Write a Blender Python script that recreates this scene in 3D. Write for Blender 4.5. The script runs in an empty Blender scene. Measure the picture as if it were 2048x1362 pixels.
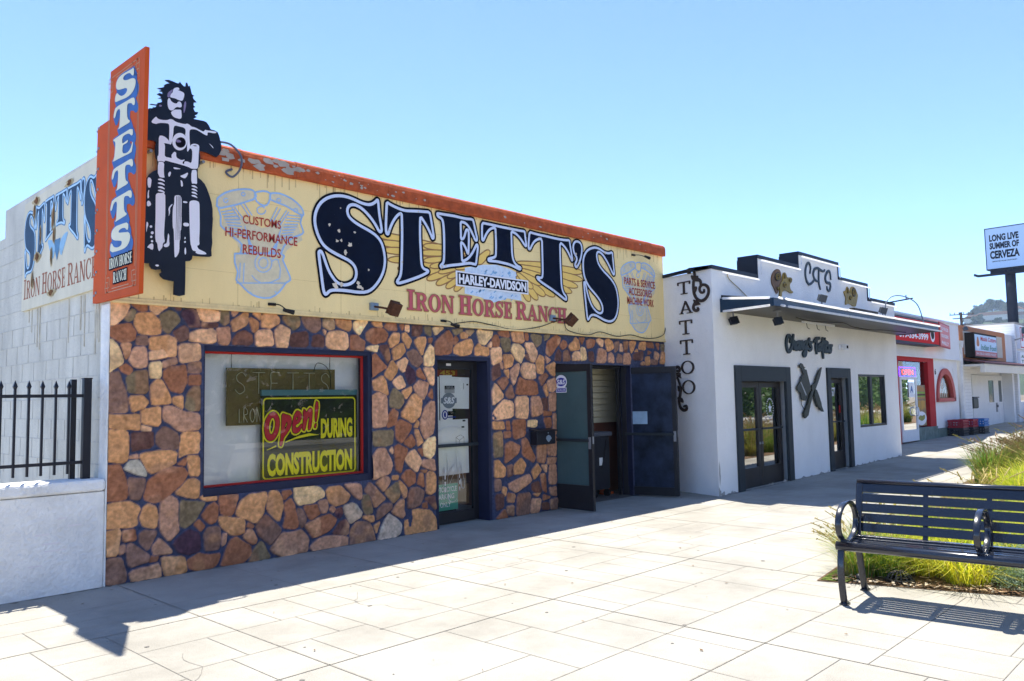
import bpy, bmesh, math, random
import numpy as np
from mathutils import Vector, Matrix
from mathutils.geometry import tessellate_polygon
rnd = random.Random(7)
SC_ = bpy.context.scene
COL = SC_.collection
# ---------------------------------------------------------------- camera, sky, sun, exposure
cam = bpy.data.cameras.new('camera'); cam_o = bpy.data.objects.new('camera', cam); COL.objects.link(cam_o)
cam.sensor_width = 36; cam.lens = 28.2408; cam.clip_start = .05; cam.clip_end = 4000
cam_o.matrix_world = Matrix([[0.688937, -0.040869, -0.723668, -2.6942], [-0.724592, -0.063916, -0.686207, -7.4783], [-0.018209, 0.997118, -0.073647, 1.55], [0, 0, 0, 1]])
SC_.camera = cam_o
SUN = Vector((.14, .293, 1)).normalized()
w = bpy.data.worlds.new('World'); SC_.world = w; w.use_nodes = True
nt = w.node_tree; bg = nt.nodes['Background']
sky = nt.nodes.new('ShaderNodeTexSky'); sky.sky_type = 'NISHITA'; sky.sun_disc = False
sky.sun_elevation = math.asin(SUN.z); sky.sun_rotation = math.atan2(SUN.x, SUN.y)
sky.air_density = .5; sky.dust_density = .3; sky.ozone_density = 5; sky.altitude = 3000
nt.links.new(sky.outputs[0], bg.inputs[0]); bg.inputs[1].default_value = .14
sl = bpy.data.lights.new('sun', 'SUN'); sl.energy = 2.6; sl.angle = math.radians(.5); sl.color = (1, .94, .83)
so = bpy.data.objects.new('sun', sl); COL.objects.link(so); so.rotation_euler = SUN.to_track_quat('Z', 'Y').to_euler()
so.location = (0, 0, 30)
SC_.view_settings.view_transform = 'Standard'; SC_.view_settings.look = 'None'
SC_.view_settings.exposure = 2.1; SC_.view_settings.gamma = 1
SC_.cycles.max_bounces = 8; SC_.cycles.transparent_max_bounces = 16
# ---------------------------------------------------------------- baked measurements (millimetres on each surface)
STONES=[("a",[-23,2469,32,2498,132,2501,166,2453,134,2376,36,2286,-15,2283]),
("c",[175,2489,317,2494,318,2429,264,2415]),
("a",[347,2487,494,2492,509,2478,413,2394,353,2431]),
("f",[125,2341,195,2430,225,2412,197,2345,158,2328]),
("b",[216,2371,264,2395,373,2402,424,2344,461,2233,406,2215,257,2213,215,2301]),
("f",[434,2385,535,2443,598,2416,625,2355,569,2290,528,2221,466,2274]),
("d",[576,2488,639,2498,640,2451,598,2458]),
("k",[661,2441,735,2483,790,2440,830,2304,716,2298,651,2399]),
("c",[-23,2219,8,2270,178,2309,223,2231,209,2161,162,2134,86,2136,-18,2200]),
("e",[233,2182,326,2196,337,2121,230,2111]),
("b",[351,2182,518,2205,591,2177,598,2022,521,2009,469,2069,358,2076]),
("a",[353,2050,474,2069,521,2009,359,1980]),
("d",[569,2238,663,2311,706,2276,707,2182,622,2157]),
("g",[-22,2131,20,2148,67,2096,117,1959,98,1929,-8,1864,-32,1956]),
("c",[95,2116,181,2115,173,2030,140,1979]),
("m",[174,1980,211,2081,318,2095,335,1924,272,1908,213,1921]),
("a",[618,2131,826,2134,828,1986,635,1960]),
("m",[465,1957,598,2001,604,1955,476,1901]),
("g",[360,1949,450,1961,452,1809,362,1818]),
("c",[477,1865,542,1912,688,1941,706,1785,649,1671,545,1702,482,1804]),
("e",[720,1952,833,1965,834,1864,716,1858]),
("c",[727,1832,835,1838,835,1748,722,1753]),
("c",[94,1900,146,1940,204,1891,171,1846,109,1870]),
("f",[157,1822,224,1872,336,1883,334,1673,160,1674]),
("e",[-21,1830,25,1859,90,1860,156,1615,158,1507,-20,1501]),
("b",[358,1733,422,1793,462,1784,557,1620,547,1574,385,1572,364,1642]),
("b",[170,1634,295,1648,345,1592,307,1533,201,1506]),
("b",[577,1630,660,1645,667,1521,578,1574]),
("f",[702,1660,765,1733,830,1733,833,1502,736,1499,693,1546]),
("b",[-19,1477,264,1480,270,1375,261,1346,61,1359,-22,1371]),
("b",[287,1514,456,1550,458,1409,428,1370,289,1399]),
("m",[486,1545,568,1543,694,1484,828,1465,829,1334,643,1316,488,1428]),
("a",[285,1375,378,1351,374,1337,285,1343]),
("a",[786,2484,1007,2480,1018,2367,831,2366]),
("d",[842,2347,1008,2342,1004,2307,842,2304]),
("a",[725,2240,832,2279,943,2290,978,2257,974,2154,726,2159]),
("c",[721,98,835,159,939,134,1044,128,1019,28,945,-16,837,-3,750,34]),
("b",[-21,1343,146,1339,170,1313,169,1079,137,1052,-8,1081,-23,1207]),
("d",[199,1312,389,1329,396,1184,216,1155,201,1195]),
("e",[424,1293,478,1361,612,1305,634,1243,625,1151,471,1155,425,1212]),
("b",[659,1303,829,1301,832,1103,688,1096,641,1079]),
("m",[188,1112,255,1118,260,1083,183,1098]),
("b",[274,1107,342,1137,461,1135,615,1126,605,1030,554,1003,394,945,345,974]),
("h",[147,998,189,1063,265,1063,350,924,248,947]),
("c",[-20,1035,104,1040,148,945,170,740,72,726,-15,739]),
("e",[172,914,331,901,318,813,276,715,194,737]),
("c",[319,725,356,869,474,964,565,987,679,969,722,920,691,851,508,696,418,675]),
("c",[621,1014,694,1065,689,994]),
("b",[704,1075,826,1072,828,891,743,897]),
("b",[599,737,722,848,786,863,840,828,825,674]),
("b",[-14,682,63,712,194,708,291,640,263,575,269,496,227,487,12,495,-11,531]),
("b",[293,552,320,646,359,677,419,636,445,544,431,446,323,480]),
("m",[463,661,558,721,625,674,633,481,644,389,553,316,471,422]),
("f",[651,671,799,646,891,626,801,482,707,407,659,438]),
("b",[-6,469,123,471,95,246,-2,261]),
("c",[137,455,246,460,257,367,148,362]),
("e",[290,416,333,439,442,416,365,254,291,338]),
("m",[404,283,462,354,595,206,415,213]),
("m",[112,325,158,327,155,266,117,257]),
("e",[177,315,210,339,366,220,357,163,204,129]),
("k",[589,296,728,389,834,344,852,188,730,160,657,197]),
("c",[780,433,828,468,893,409,850,363]),
("e",[8,226,146,219,173,10,67,-4,3,21]),
("c",[381,198,455,187,435,146,371,156]),
("m",[195,92,446,120,476,80,477,6,234,-5]),
("b",[485,173,694,146,722,5,527,-7,496,92]),
("b",[843,678,875,695,1007,679,1008,634,898,645]),
("c",[859,504,927,586,982,612,1016,584,1020,520,995,433,951,421]),
("c",[1033,676,1223,676,1231,646,1167,483,1091,484,1050,517]),
("b",[1205,500,1266,614,1359,655,1532,661,1532,580,1496,445,1417,367,1228,461]),
("b",[1556,644,1593,677,1660,660,1702,577,1723,471,1673,355,1545,476]),
("c",[1701,656,1799,658,1816,619,1727,567]),
("c",[1731,530,1812,566,1855,509,1903,278,1855,265,1719,293,1757,423]),
("b",[1024,475,1099,469,1275,424,1298,382,1291,297,1237,283,1153,305,1054,384]),
("e",[883,323,922,390,1040,375,1052,279,1030,178,910,182,887,247]),
("m",[1077,311,1115,306,1101,224,1067,201]),
("c",[1322,350,1337,377,1397,348,1385,332]),
("c",[1280,256,1330,317,1377,311,1425,215,1410,174,1386,170]),
("e",[1421,345,1521,431,1553,417,1711,265,1579,139,1530,179,1441,263]),
("f",[1344,-10,1386,105,1465,184,1498,161,1584,4]),
("c",[1054,5,1094,134,1153,245,1206,266,1261,216,1362,159,1367,72,1293,5]),
("m",[1583,98,1711,228,1890,234,1942,239,2030,133,2012,29,1968,-14,1745,-14,1620,49]),
("e",[1889,468,1950,446,1994,342,1951,264,1916,306]),
("g",[1846,681,2001,676,2157,660,2219,602,2214,554,2087,511,1917,499,1858,564]),
("b",[2245,615,2281,642,2417,645,2546,541,2508,483,2453,450,2352,438,2272,492]),
("m",[2481,662,2537,669,2659,650,2697,620,2697,542,2677,481,2611,519]),
("f",[2706,525,2788,517,2845,315,2743,310,2706,439]),
("e",[2735,569,2784,643,2823,640,2970,515,3035,445,2875,359,2822,498]),
("m",[2897,641,2992,689,3073,683,3103,640,3011,536,2941,598]),
("b",[3134,690,3222,699,3206,655,3134,657]),
("f",[3021,527,3206,627,3241,506,3219,443,3141,386]),
("b",[3221,646,3341,529,3329,448,3298,431,3257,521]),
("c",[3258,684,3332,735,3396,747,3471,691,3470,600,3373,555,3310,606]),
("c",[3492,590,3536,695,3591,690,3606,530]),
("b",[3641,678,3691,708,3769,676,3791,632,3783,463,3710,432,3632,469]),
("c",[1968,479,2122,481,2157,377,2044,339,2010,372]),
("m",[2144,505,2245,510,2263,440,2236,383,2183,382]),
("m",[2285,408,2307,443,2348,408,2334,372]),
("k",[2361,399,2434,410,2452,344,2406,303,2366,338]),
("h",[2457,427,2564,450,2630,424,2710,330,2695,285,2554,228,2517,260]),
("b",[2719,278,2782,287,2860,274,2869,217,2811,217]),
("e",[2909,331,2999,385,3121,384,3120,332,2909,217]),
("m",[3120,292,3172,359,3235,409,3297,411,3296,296,3316,229,3274,201]),
("e",[3361,478,3394,532,3491,540,3599,489,3587,398,3532,320,3434,298,3349,315]),
("d",[3615,399,3777,408,3786,251,3697,320]),
("c",[3587,340,3642,350,3663,273,3591,297]),
("c",[1981,288,2044,316,2289,358,2370,300,2343,243,2262,178,2087,145,2044,184]),
("d",[2307,142,2406,258,2470,277,2526,220,2516,119]),
("e",[2544,157,2629,227,2714,232,2830,183,2887,-5,2780,-14,2553,-12]),
("b",[2869,162,2948,196,2898,80]),
("h",[2917,-9,2968,142,3069,269,3150,232,3253,139,3241,35,3148,-13]),
("b",[3310,164,3412,267,3542,274,3707,234,3784,141,3799,-4,3670,4,3473,-7,3324,0]),
("m",[2040,38,2139,120,2236,126,2516,96,2520,-8,2298,-6,2087,-20]),
("b",[2852,2464,2986,2479,3002,2418,2902,2420]),
("c",[3028,2426,3071,2470,3209,2471,3217,2381,3087,2388]),
("c",[3261,2460,3323,2463,3296,2392]),
("a",[3341,2457,3395,2460,3394,2390,3340,2401]),
("c",[2778,2339,2852,2390,3002,2405,3070,2339,3035,2249,2884,2216,2777,2259]),
("b",[3086,2271,3156,2350,3260,2348,3242,2250,3120,2183]),
("b",[3292,2350,3340,2373,3438,2286,3383,2179,3295,2280]),
("d",[3440,2456,3604,2472,3603,2379,3529,2325,3438,2343]),
("f",[3632,2452,3735,2464,3734,2342,3650,2381]),
("g",[3773,2459,3956,2469,3810,2360]),
("b",[3474,2273,3529,2311,3658,2324,3600,2100]),
("c",[3696,2311,3762,2321,3751,2263,3695,2268]),
("g",[2777,2158,2834,2187,2942,2198,2916,2122]),
("d",[2950,2191,3086,2210,3101,2053,3067,1997]),
("b",[3145,2164,3294,2245,3347,2149,3257,2070,3161,2033]),
("e",[3364,2129,3473,2182,3599,2079,3599,2022,3524,1957,3434,2005]),
("g",[3637,2109,3723,2247,3788,2199,3776,1983,3635,1980]),
("c",[2850,2073,2900,2102,2974,2022,3066,1963,2931,1887,2848,1839]),
("b",[3023,1860,3135,2033,3221,1959,3203,1890,3116,1800]),
("a",[3204,2000,3328,2072,3381,2031,3308,1891]),
("k",[3317,1877,3380,1983,3487,1907,3486,1788,3396,1745]),
("c",[3515,1907,3561,1950,3651,1810,3523,1851]),
("a",[3616,1951,3775,1954,3772,1746,3707,1767]),
("b",[2856,1792,2998,1853,3048,1779,3081,1630,2946,1685,2872,1698]),
("a",[3142,1793,3273,1856,3333,1732,3219,1697]),
("m",[3458,1724,3541,1802,3688,1767,3668,1653,3611,1562,3503,1654]),
("b",[3271,1669,3422,1724,3431,1683,3340,1572]),
("f",[3106,1629,3158,1711,3288,1628,3296,1545,3234,1477,3097,1507]),
("c",[3686,1625,3743,1710,3760,1574]),
("m",[2855,1618,2930,1665,3055,1616,3061,1278,2877,1272,2853,1339]),
("b",[3251,1395,3430,1627,3484,1640,3593,1555,3554,1373,3444,1306]),
("c",[3070,1386,3148,1479,3225,1423,3197,1287,3069,1258]),
("m",[3552,1275,3628,1484,3722,1553,3788,1545,3764,1168,3642,1096,3561,1232]),
("b",[3453,1250,3517,1325,3535,1303,3506,1234]),
("c",[3180,1274,3250,1340,3426,1279,3407,1211,3265,1066,3179,1138]),
("f",[2860,1219,2926,1230,3145,1221,3135,1072,3042,1044,2859,1060]),
("b",[3470,1208,3515,1206,3605,1076,3513,1018]),
("c",[3300,1078,3425,1168,3477,1041,3405,1003]),
("c",[3161,1031,3213,1055,3369,992,3298,873,3261,726,3175,773]),
("g",[3604,1034,3679,1101,3791,1110,3779,912,3713,866,3602,909]),
("a",[3306,872,3387,956,3476,979,3565,841,3491,708]),
("c",[3521,983,3585,993,3584,896]),
("m",[2850,942,2925,1017,3042,1017,3125,830,3090,726,2873,683,2841,719]),
("a",[3101,993,3135,1032,3143,950]),
("m",[3583,854,3778,848,3785,699,3564,786]),
("c",[3545,731,3646,724,3627,697]),
("f",[1030,2481,1108,2495,1118,2364,1074,2333,1027,2367]),
("m",[1152,2477,1218,2482,1161,2424]),
("b",[1139,2373,1289,2474,1325,2468,1308,2358,1171,2272]),
("b",[1375,2476,1453,2485,1453,2400]),
("c",[1325,2409,1357,2424,1435,2373,1431,2314,1385,2282]),
("b",[1472,2452,1513,2480,1598,2490,1674,2439,1670,2395,1570,2334,1467,2337]),
("f",[1703,2458,1810,2487,1910,2462,1910,2374,1830,2326,1771,2375]),
("e",[1940,2455,2000,2486,2155,2486,2170,2352,2103,2308,1990,2360]),
("f",[2196,2462,2324,2470,2345,2370,2291,2349,2202,2381]),
("b",[2361,2467,2564,2475,2581,2410,2553,2353,2432,2375,2361,2417]),
("g",[2609,2449,2654,2471,2803,2475,2676,2312,2609,2374]),
("m",[989,2287,1127,2319,1141,2208,1111,2146,1012,2150]),
("d",[1162,2193,1215,2261,1286,2290,1367,2260,1377,2176,1314,2145,1172,2152]),
("a",[1413,2288,1589,2313,1609,2151,1413,2144]),
("a",[1622,2307,1694,2384,1801,2315,1777,2140,1642,2140]),
("d",[1811,2263,1860,2301,2011,2313,2021,2157,1811,2150]),
("d",[2072,2275,2155,2288,2217,2264,2207,2155,2067,2159]),
("a",[2260,2320,2388,2340,2519,2323,2519,2175,2464,2136,2238,2161]),
("c",[2552,2297,2653,2302,2750,2240,2743,2141,2552,2139]),
("a",[2207,2345,2238,2337,2228,2300]),
("c",[3804,2217,3816,2283,3915,2369,4015,2431,4080,2376,4101,2286,4065,2135,3803,2127]),
("c",[4113,2345,4148,2371,4198,2323,4123,2253]),
("f",[4093,2444,4263,2461,4251,2418,4148,2384]),
("b",[4227,2392,4285,2420,4359,2381,4353,2347,4249,2342]),
("f",[4308,2438,4472,2454,4388,2374]),
("b",[4111,2203,4191,2281,4411,2336,4451,2265,4407,2145,4245,2123,4121,2145]),
("g",[4519,2431,4544,2467,4627,2454,4811,2454,4797,2383,4660,2273,4564,2304]),
("b",[4479,2232,4552,2295,4611,2245,4744,2233,4742,2137,4489,2139]),
("a",[4708,2258,4783,2313,4781,2251]),
("c",[4789,2330,4834,2398,4897,2405,4939,2336,4931,2266,4794,2265]),
("c",[4910,2450,4961,2470,5114,2473,5132,2398,4934,2407]),
("f",[4952,2363,5035,2385,5137,2371,5120,2219,5043,2185,4981,2258]),
("b",[5165,2453,5218,2474,5403,2474,5413,2356,5372,2322,5201,2338]),
("c",[5443,2457,5497,2465,5508,2369,5441,2375]),
("f",[5551,2435,5634,2462,5786,2436,5769,2342,5684,2283,5604,2373]),
("f",[5843,2448,5972,2464,5942,2415,5848,2383]),
("a",[4769,2234,4962,2249,4964,2064,4800,2008]),
("b",[4991,2144,5158,2166,5208,2114,5179,2006,5025,1972]),
("g",[5147,2229,5187,2293,5305,2306,5423,2228,5421,2156,5351,2050,5260,2097]),
("a",[5426,2320,5603,2336,5689,2219,5622,2074,5540,2081]),
("d",[5421,2147,5503,2204,5513,2085]),
("b",[5657,2088,5729,2169,5819,2139,5820,1934,5770,1905,5673,1932]),
("d",[4787,1981,4925,2028,4959,1879,4795,1799]),
("m",[4938,2054,4976,2046,4999,1967,4955,1984]),
("m",[5139,1943,5298,2044,5323,1990,5199,1747,5149,1827]),
("a",[5335,1946,5391,2055,5635,2042,5643,1858,5587,1830,5399,1856]),
("b",[5011,1950,5113,1951,5097,1827]),
("b",[5857,2009,6061,2083,6061,1880,5968,1907]),
("m",[5848,2158,5975,2114,5887,2056]),
("c",[4882,1791,4971,1844,5060,1844,5090,1791,4992,1677]),
("a",[4780,1669,4844,1782,5015,1598,4788,1479]),
("e",[5029,1633,5147,1765,5207,1578,5103,1561]),
("c",[5222,1640,5306,1855,5411,1820,5669,1794,5698,1614,5313,1622]),
("c",[5698,1858,5869,1911,5910,1879,5764,1738]),
("m",[5886,1804,6068,1861,6084,1701,5989,1654,5917,1664]),
("b",[5799,1720,5864,1766,5902,1617,5872,1590]),
("a",[4799,1395,4996,1556,5180,1515,5174,1308,4796,1300]),
("a",[5225,1583,5475,1591,5484,1379,5452,1290,5218,1316]),
("m",[5535,1590,5734,1578,5789,1352,5542,1307]),
("d",[5764,1557,5890,1576,5884,1391,5806,1413]),
("m",[5923,1618,6068,1648,6059,1376,5915,1390]),
("c",[5790,1393,5962,1368,5961,1327,5803,1310]),
("c",[5802,1280,5944,1286,5955,1161,5844,1145]),
("m",[5993,1336,6058,1345,6048,1054,5984,1057]),
("b",[4782,1271,5003,1264,5000,1167,4793,1175]),
("c",[5045,1263,5102,1261,5105,1153,5042,1156]),
("c",[5145,1269,5422,1281,5415,1062,5181,1013]),
("g",[5466,1259,5647,1264,5644,1173,5463,1179]),
("f",[4792,1108,4958,1140,4964,812,4798,803]),
("c",[4985,1129,5127,1129,5125,1055,4997,1041]),
("c",[5009,963,5123,996,5294,929,5262,832,5003,703]),
("c",[5325,1006,5414,1032,5601,751,5554,684,5349,807]),
("m",[5636,920,5837,920,5797,658,5645,688]),
("m",[5856,1011,6063,1033,6053,753,5864,775]),
("m",[5847,736,6052,723,6034,651,5844,644]),
("b",[4797,755,4893,758,5001,655,4999,540,4806,546]),
("d",[5030,672,5143,683,5140,548,5055,535]),
("b",[5171,662,5319,770,5419,664,5342,551,5169,555]),
("b",[5520,577,5644,668,5732,561,5577,453]),
("a",[5719,633,5843,634,5825,534]),
("m",[5890,620,6049,640,6040,352,5882,376]),
("m",[5066,438,5460,542,5516,438,5219,317,5079,379]),
("e",[4805,517,4914,508,4911,375,4802,366]),
("b",[4954,409,5023,384,4992,281,4938,353]),
("c",[5700,503,5808,515,5815,251,5740,298]),
("d",[5515,398,5667,425,5723,259,5527,308]),
("c",[5035,325,5190,291,5158,178,5032,210]),
("d",[4814,327,4965,312,4961,141,4823,118]),
("e",[5219,288,5482,282,5458,-11,5211,-2]),
("b",[5541,267,5692,262,5630,228]),
("m",[5509,200,5705,191,5669,-6,5488,5]),
("m",[5880,316,6038,311,6034,189,5908,221]),
("c",[5753,226,5907,181,5750,146]),
("e",[5890,142,6065,155,6043,-7,5901,19]),
("d",[5718,119,5873,103,5870,12,5716,39]),
("c",[4806,-2,4974,121,5040,-11]),
("d",[5017,154,5157,139,5154,14,5042,36]),
("c",[5907,2357,6111,2462,6205,2430,6161,2340,5967,2159,5876,2199]),
("f",[5871,2459,5963,2446,5895,2391]),
("c",[6181,2332,6259,2393,6334,2373,6354,2330,6241,2263]),
("d",[6074,2170,6159,2269,6211,2209,6194,2103,6058,2100]),
("k",[6260,2220,6324,2266,6406,2242,6416,2117,6249,2104]),
("b",[6381,2313,6542,2449,6612,2412,6635,2276,6435,2256]),
("c",[6628,2449,6759,2454,6696,2342]),
("a",[6475,2199,6534,2241,6634,2240,6637,2122,6458,2118]),
("g",[6657,2286,6695,2310,6767,2299,6805,2135,6658,2123]),
("c",[6801,2410,6862,2445,7026,2429,6962,2333,6811,2300]),
("d",[6839,2246,6958,2259,6967,2111,6848,2118]),
("a",[7041,2439,7133,2452,7225,2437,7189,2323]),
("b",[7256,2429,7335,2460,7460,2418,7496,2324,7311,2265]),
("m",[7081,2291,7158,2303,7280,2269,7288,2100,7026,2085]),
("m",[7341,2224,7405,2259,7482,2209,7493,2104,7335,2101]),
("e",[7508,2410,7621,2434,7599,2308,7516,2257]),
("a",[7652,2396,7701,2389,7728,2283,7647,2290]),
("d",[7735,2429,7852,2443,7843,2267,7761,2274]),
("b",[7885,2435,8004,2454,8105,2443,7960,2251]),
("m",[7735,2245,7910,2259,7956,2173,7934,2084,7735,2090]),
("e",[7544,2153,7596,2241,7692,2214,7687,2099,7558,2105]),
("b",[8151,2336,8208,2437,8366,2454,8342,2327]),
("c",[8384,2444,8580,2442,8612,2361,8398,2384]),
("d",[8166,2287,8306,2301,8280,2151,8006,2164,7993,2242]),
("b",[8354,2212,8478,2226,8480,2085,8347,2082]),
("c",[8653,2444,8763,2449,8737,2325]),
("m",[8627,2321,8770,2264,8709,2160,8602,2188]),
("b",[8828,2307,8922,2310,8910,2113,8762,2121]),
("f",[8798,2430,8910,2434,8904,2330,8812,2337]),
("e",[8511,2176,8709,2150,8688,2099,8498,2090]),
("b",[8046,2293,8100,2334,8132,2296]),
("b",[8208,2109,8297,2131,8329,2082,8207,2079]),
("c",[8430,2325,8517,2287,8409,2254])]
NAME_LETTERS=[[2415,3859,2505,3860,2597,3846,2690,3823,2778,3816,2844,3833,2894,3869,2926,3904,2934,3863,2940,3784,2954,3687,2975,3590,2981,3541,2962,3523,2938,3535,2896,3598,2831,3668,2748,3734,2678,3772,2597,3790,2534,3772,2503,3729,2503,3676,2527,3631,2596,3588,2688,3553,2806,3516,2901,3475,2973,3410,3009,3315,3027,3207,3014,3106,2983,3023,2922,2928,2837,2842,2754,2801,2638,2791,2524,2796,2412,2796,2313,2789,2264,2774,2232,2738,2207,2732,2189,2776,2173,2877,2157,2987,2141,3087,2131,3169,2133,3193,2157,3205,2184,3166,2211,3095,2254,2997,2314,2918,2368,2872,2446,2854,2525,2870,2593,2912,2622,2977,2620,3045,2588,3099,2526,3140,2436,3168,2336,3199,2238,3239,2173,3287,2120,3373,2088,3461,2078,3543,2094,3630,2142,3722,2217,3791,2315,3838],
[3059,3894,3113,3872,3195,3852,3272,3840,3339,3836,3441,3849,3533,3861,3626,3870,3715,3879,3730,3826,3749,3737,3771,3629,3779,3566,3758,3554,3741,3588,3694,3664,3636,3738,3567,3806,3560,3709,3558,3527,3568,3365,3572,3257,3585,3186,3617,3158,3687,3147,3675,3123,3570,3071,3432,3017,3319,2976,3214,2944,3197,2968,3242,3017,3265,3089,3271,3205,3279,3401,3283,3579,3280,3730,3277,3796,3227,3775,3171,3713,3122,3635,3088,3552,3072,3510,3045,3524,3041,3606,3047,3721,3053,3827],
[3845,3885,3913,3886,4017,3890,4139,3894,4238,3890,4339,3890,4449,3901,4466,3868,4486,3796,4506,3723,4526,3662,4517,3629,4491,3632,4470,3667,4421,3742,4379,3793,4337,3824,4287,3839,4237,3834,4236,3778,4238,3685,4237,3611,4275,3619,4301,3657,4318,3709,4340,3753,4374,3742,4377,3673,4375,3579,4369,3485,4364,3437,4347,3445,4331,3486,4298,3538,4265,3565,4236,3571,4239,3512,4246,3439,4249,3377,4253,3331,4295,3339,4363,3378,4432,3449,4476,3517,4512,3575,4533,3574,4537,3537,4527,3473,4512,3395,4498,3312,4463,3314,4395,3319,4311,3304,4194,3278,4063,3255,3966,3232,3894,3212,3883,3229,3931,3268,3943,3311,3949,3403,3951,3524,3949,3645,3942,3748,3931,3807,3904,3833,3857,3844,3841,3866],
[4622,3880,4704,3880,4803,3880,4895,3878,5013,3877,5142,3878,5274,3878,5363,3878,5448,3884,5452,3851,5459,3789,5471,3729,5479,3686,5460,3678,5421,3710,5368,3765,5307,3806,5246,3834,5176,3843,5179,3764,5180,3642,5186,3533,5201,3462,5235,3411,5296,3375,5353,3366,5348,3341,5312,3340,5216,3366,5112,3385,5001,3391,4883,3396,4792,3391,4730,3387,4726,3413,4776,3428,4843,3447,4868,3471,4874,3544,4877,3663,4871,3782,4869,3848,4810,3839,4752,3807,4701,3752,4667,3695,4642,3650,4619,3650,4617,3688,4616,3776],
[5549,3887,5637,3880,5761,3875,5888,3877,6042,3872,6199,3871,6333,3876,6428,3889,6433,3836,6451,3759,6474,3657,6486,3601,6472,3590,6446,3627,6381,3716,6303,3785,6205,3829,6203,3668,6206,3495,6213,3323,6218,3185,6252,3093,6323,3039,6322,2995,6295,2993,6171,3052,6017,3116,5865,3170,5741,3218,5680,3258,5699,3268,5780,3259,5808,3291,5813,3452,5811,3663,5810,3828,5722,3812,5646,3768,5595,3711,5557,3648,5526,3644,5521,3694,5534,3795],
[6587,3896,6670,3889,6711,3845,6718,3775,6697,3683,6652,3588,6600,3516,6572,3500,6545,3515,6546,3550,6582,3598,6591,3644,6551,3683,6518,3732,6507,3802,6530,3862],
[7002,3851,7107,3858,7194,3837,7282,3809,7390,3805,7482,3839,7488,3773,7501,3652,7515,3542,7521,3493,7494,3485,7459,3526,7382,3628,7296,3717,7209,3784,7122,3806,7076,3768,7082,3682,7122,3599,7233,3513,7356,3449,7461,3382,7540,3301,7582,3205,7604,3073,7589,2950,7546,2837,7470,2761,7360,2732,7235,2747,7131,2778,7028,2809,6942,2814,6881,2795,6845,2745,6814,2729,6800,2800,6785,2926,6768,3062,6753,3188,6745,3282,6761,3299,6786,3265,6811,3161,6857,3048,6930,2936,7030,2868,7116,2842,7187,2868,7194,2944,7159,3017,7074,3097,6973,3164,6873,3230,6792,3318,6745,3420,6734,3546,6746,3654,6800,3745,6879,3808]]
BIKER_OUTLINE=[413,4595,
443,4607,
482,4604,
521,4597,
543,4598,
552,4618,
566,4602,
589,4585,
611,4588,
614,4629,
625,4624,
634,4595,
648,4607,
660,4564,
670,4526,
696,4519,
678,4506,
687,4485,
717,4461,
688,4453,
688,4421,
706,4411,
685,4398,
700,4364,
735,4367,
724,4344,
698,4326,
721,4317,
687,4291,
742,4293,
788,4296,
818,4289,
842,4262,
860,4229,
902,4227,
932,4216,
948,4182,
960,4137,
970,4092,
968,4041,
945,3989,
921,3966,
885,3976,
825,3990,
767,3995,
749,3982,
759,3938,
759,3898,
751,3839,
737,3819,
734,3772,
738,3727,
770,3710,
805,3677,
829,3635,
853,3576,
875,3510,
887,3443,
888,3374,
891,3351,
883,3203,
887,3112,
878,3044,
882,2986,
863,2975,
783,2969,
722,2967,
695,2967,
686,2930,
668,2913,
626,2906,
627,2811,
626,2693,
624,2586,
577,2572,
518,2581,
520,2654,
522,2706,
476,2708,
424,2717,
395,2741,
386,2763,
406,2779,
400,2805,
355,2794,
315,2801,
295,2828,
295,2851,
264,2847,
40,2847,
206,3203,
198,3351,
201,3374,
202,3443,
214,3510,
236,3576,
260,3635,
284,3677,
319,3710,
351,3727,
355,3772,
352,3819,
338,3839,
330,3898,
330,3938,
340,3982,
322,3995,
264,3990,
204,3976,
168,3966,
144,3989,
121,4041,
119,4092,
129,4137,
141,4182,
157,4216,
187,4227,
229,4229,
247,4262,
271,4289,
301,4296,
347,4293,
271,4275,
277,4271,
311,4296,
305,4308,
327,4311,
340,4334,
278,4327,
284,4335,
332,4340,
345,4347,
348,4361,
372,4370,
391,4384,
382,4410,
350,4404,
385,4427,
341,4443,
363,4458,
395,4455,
390,4476,
360,4479,
389,4496,
343,4497,
405,4526,
408,4549,
427,4564,
465,4579]
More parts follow.
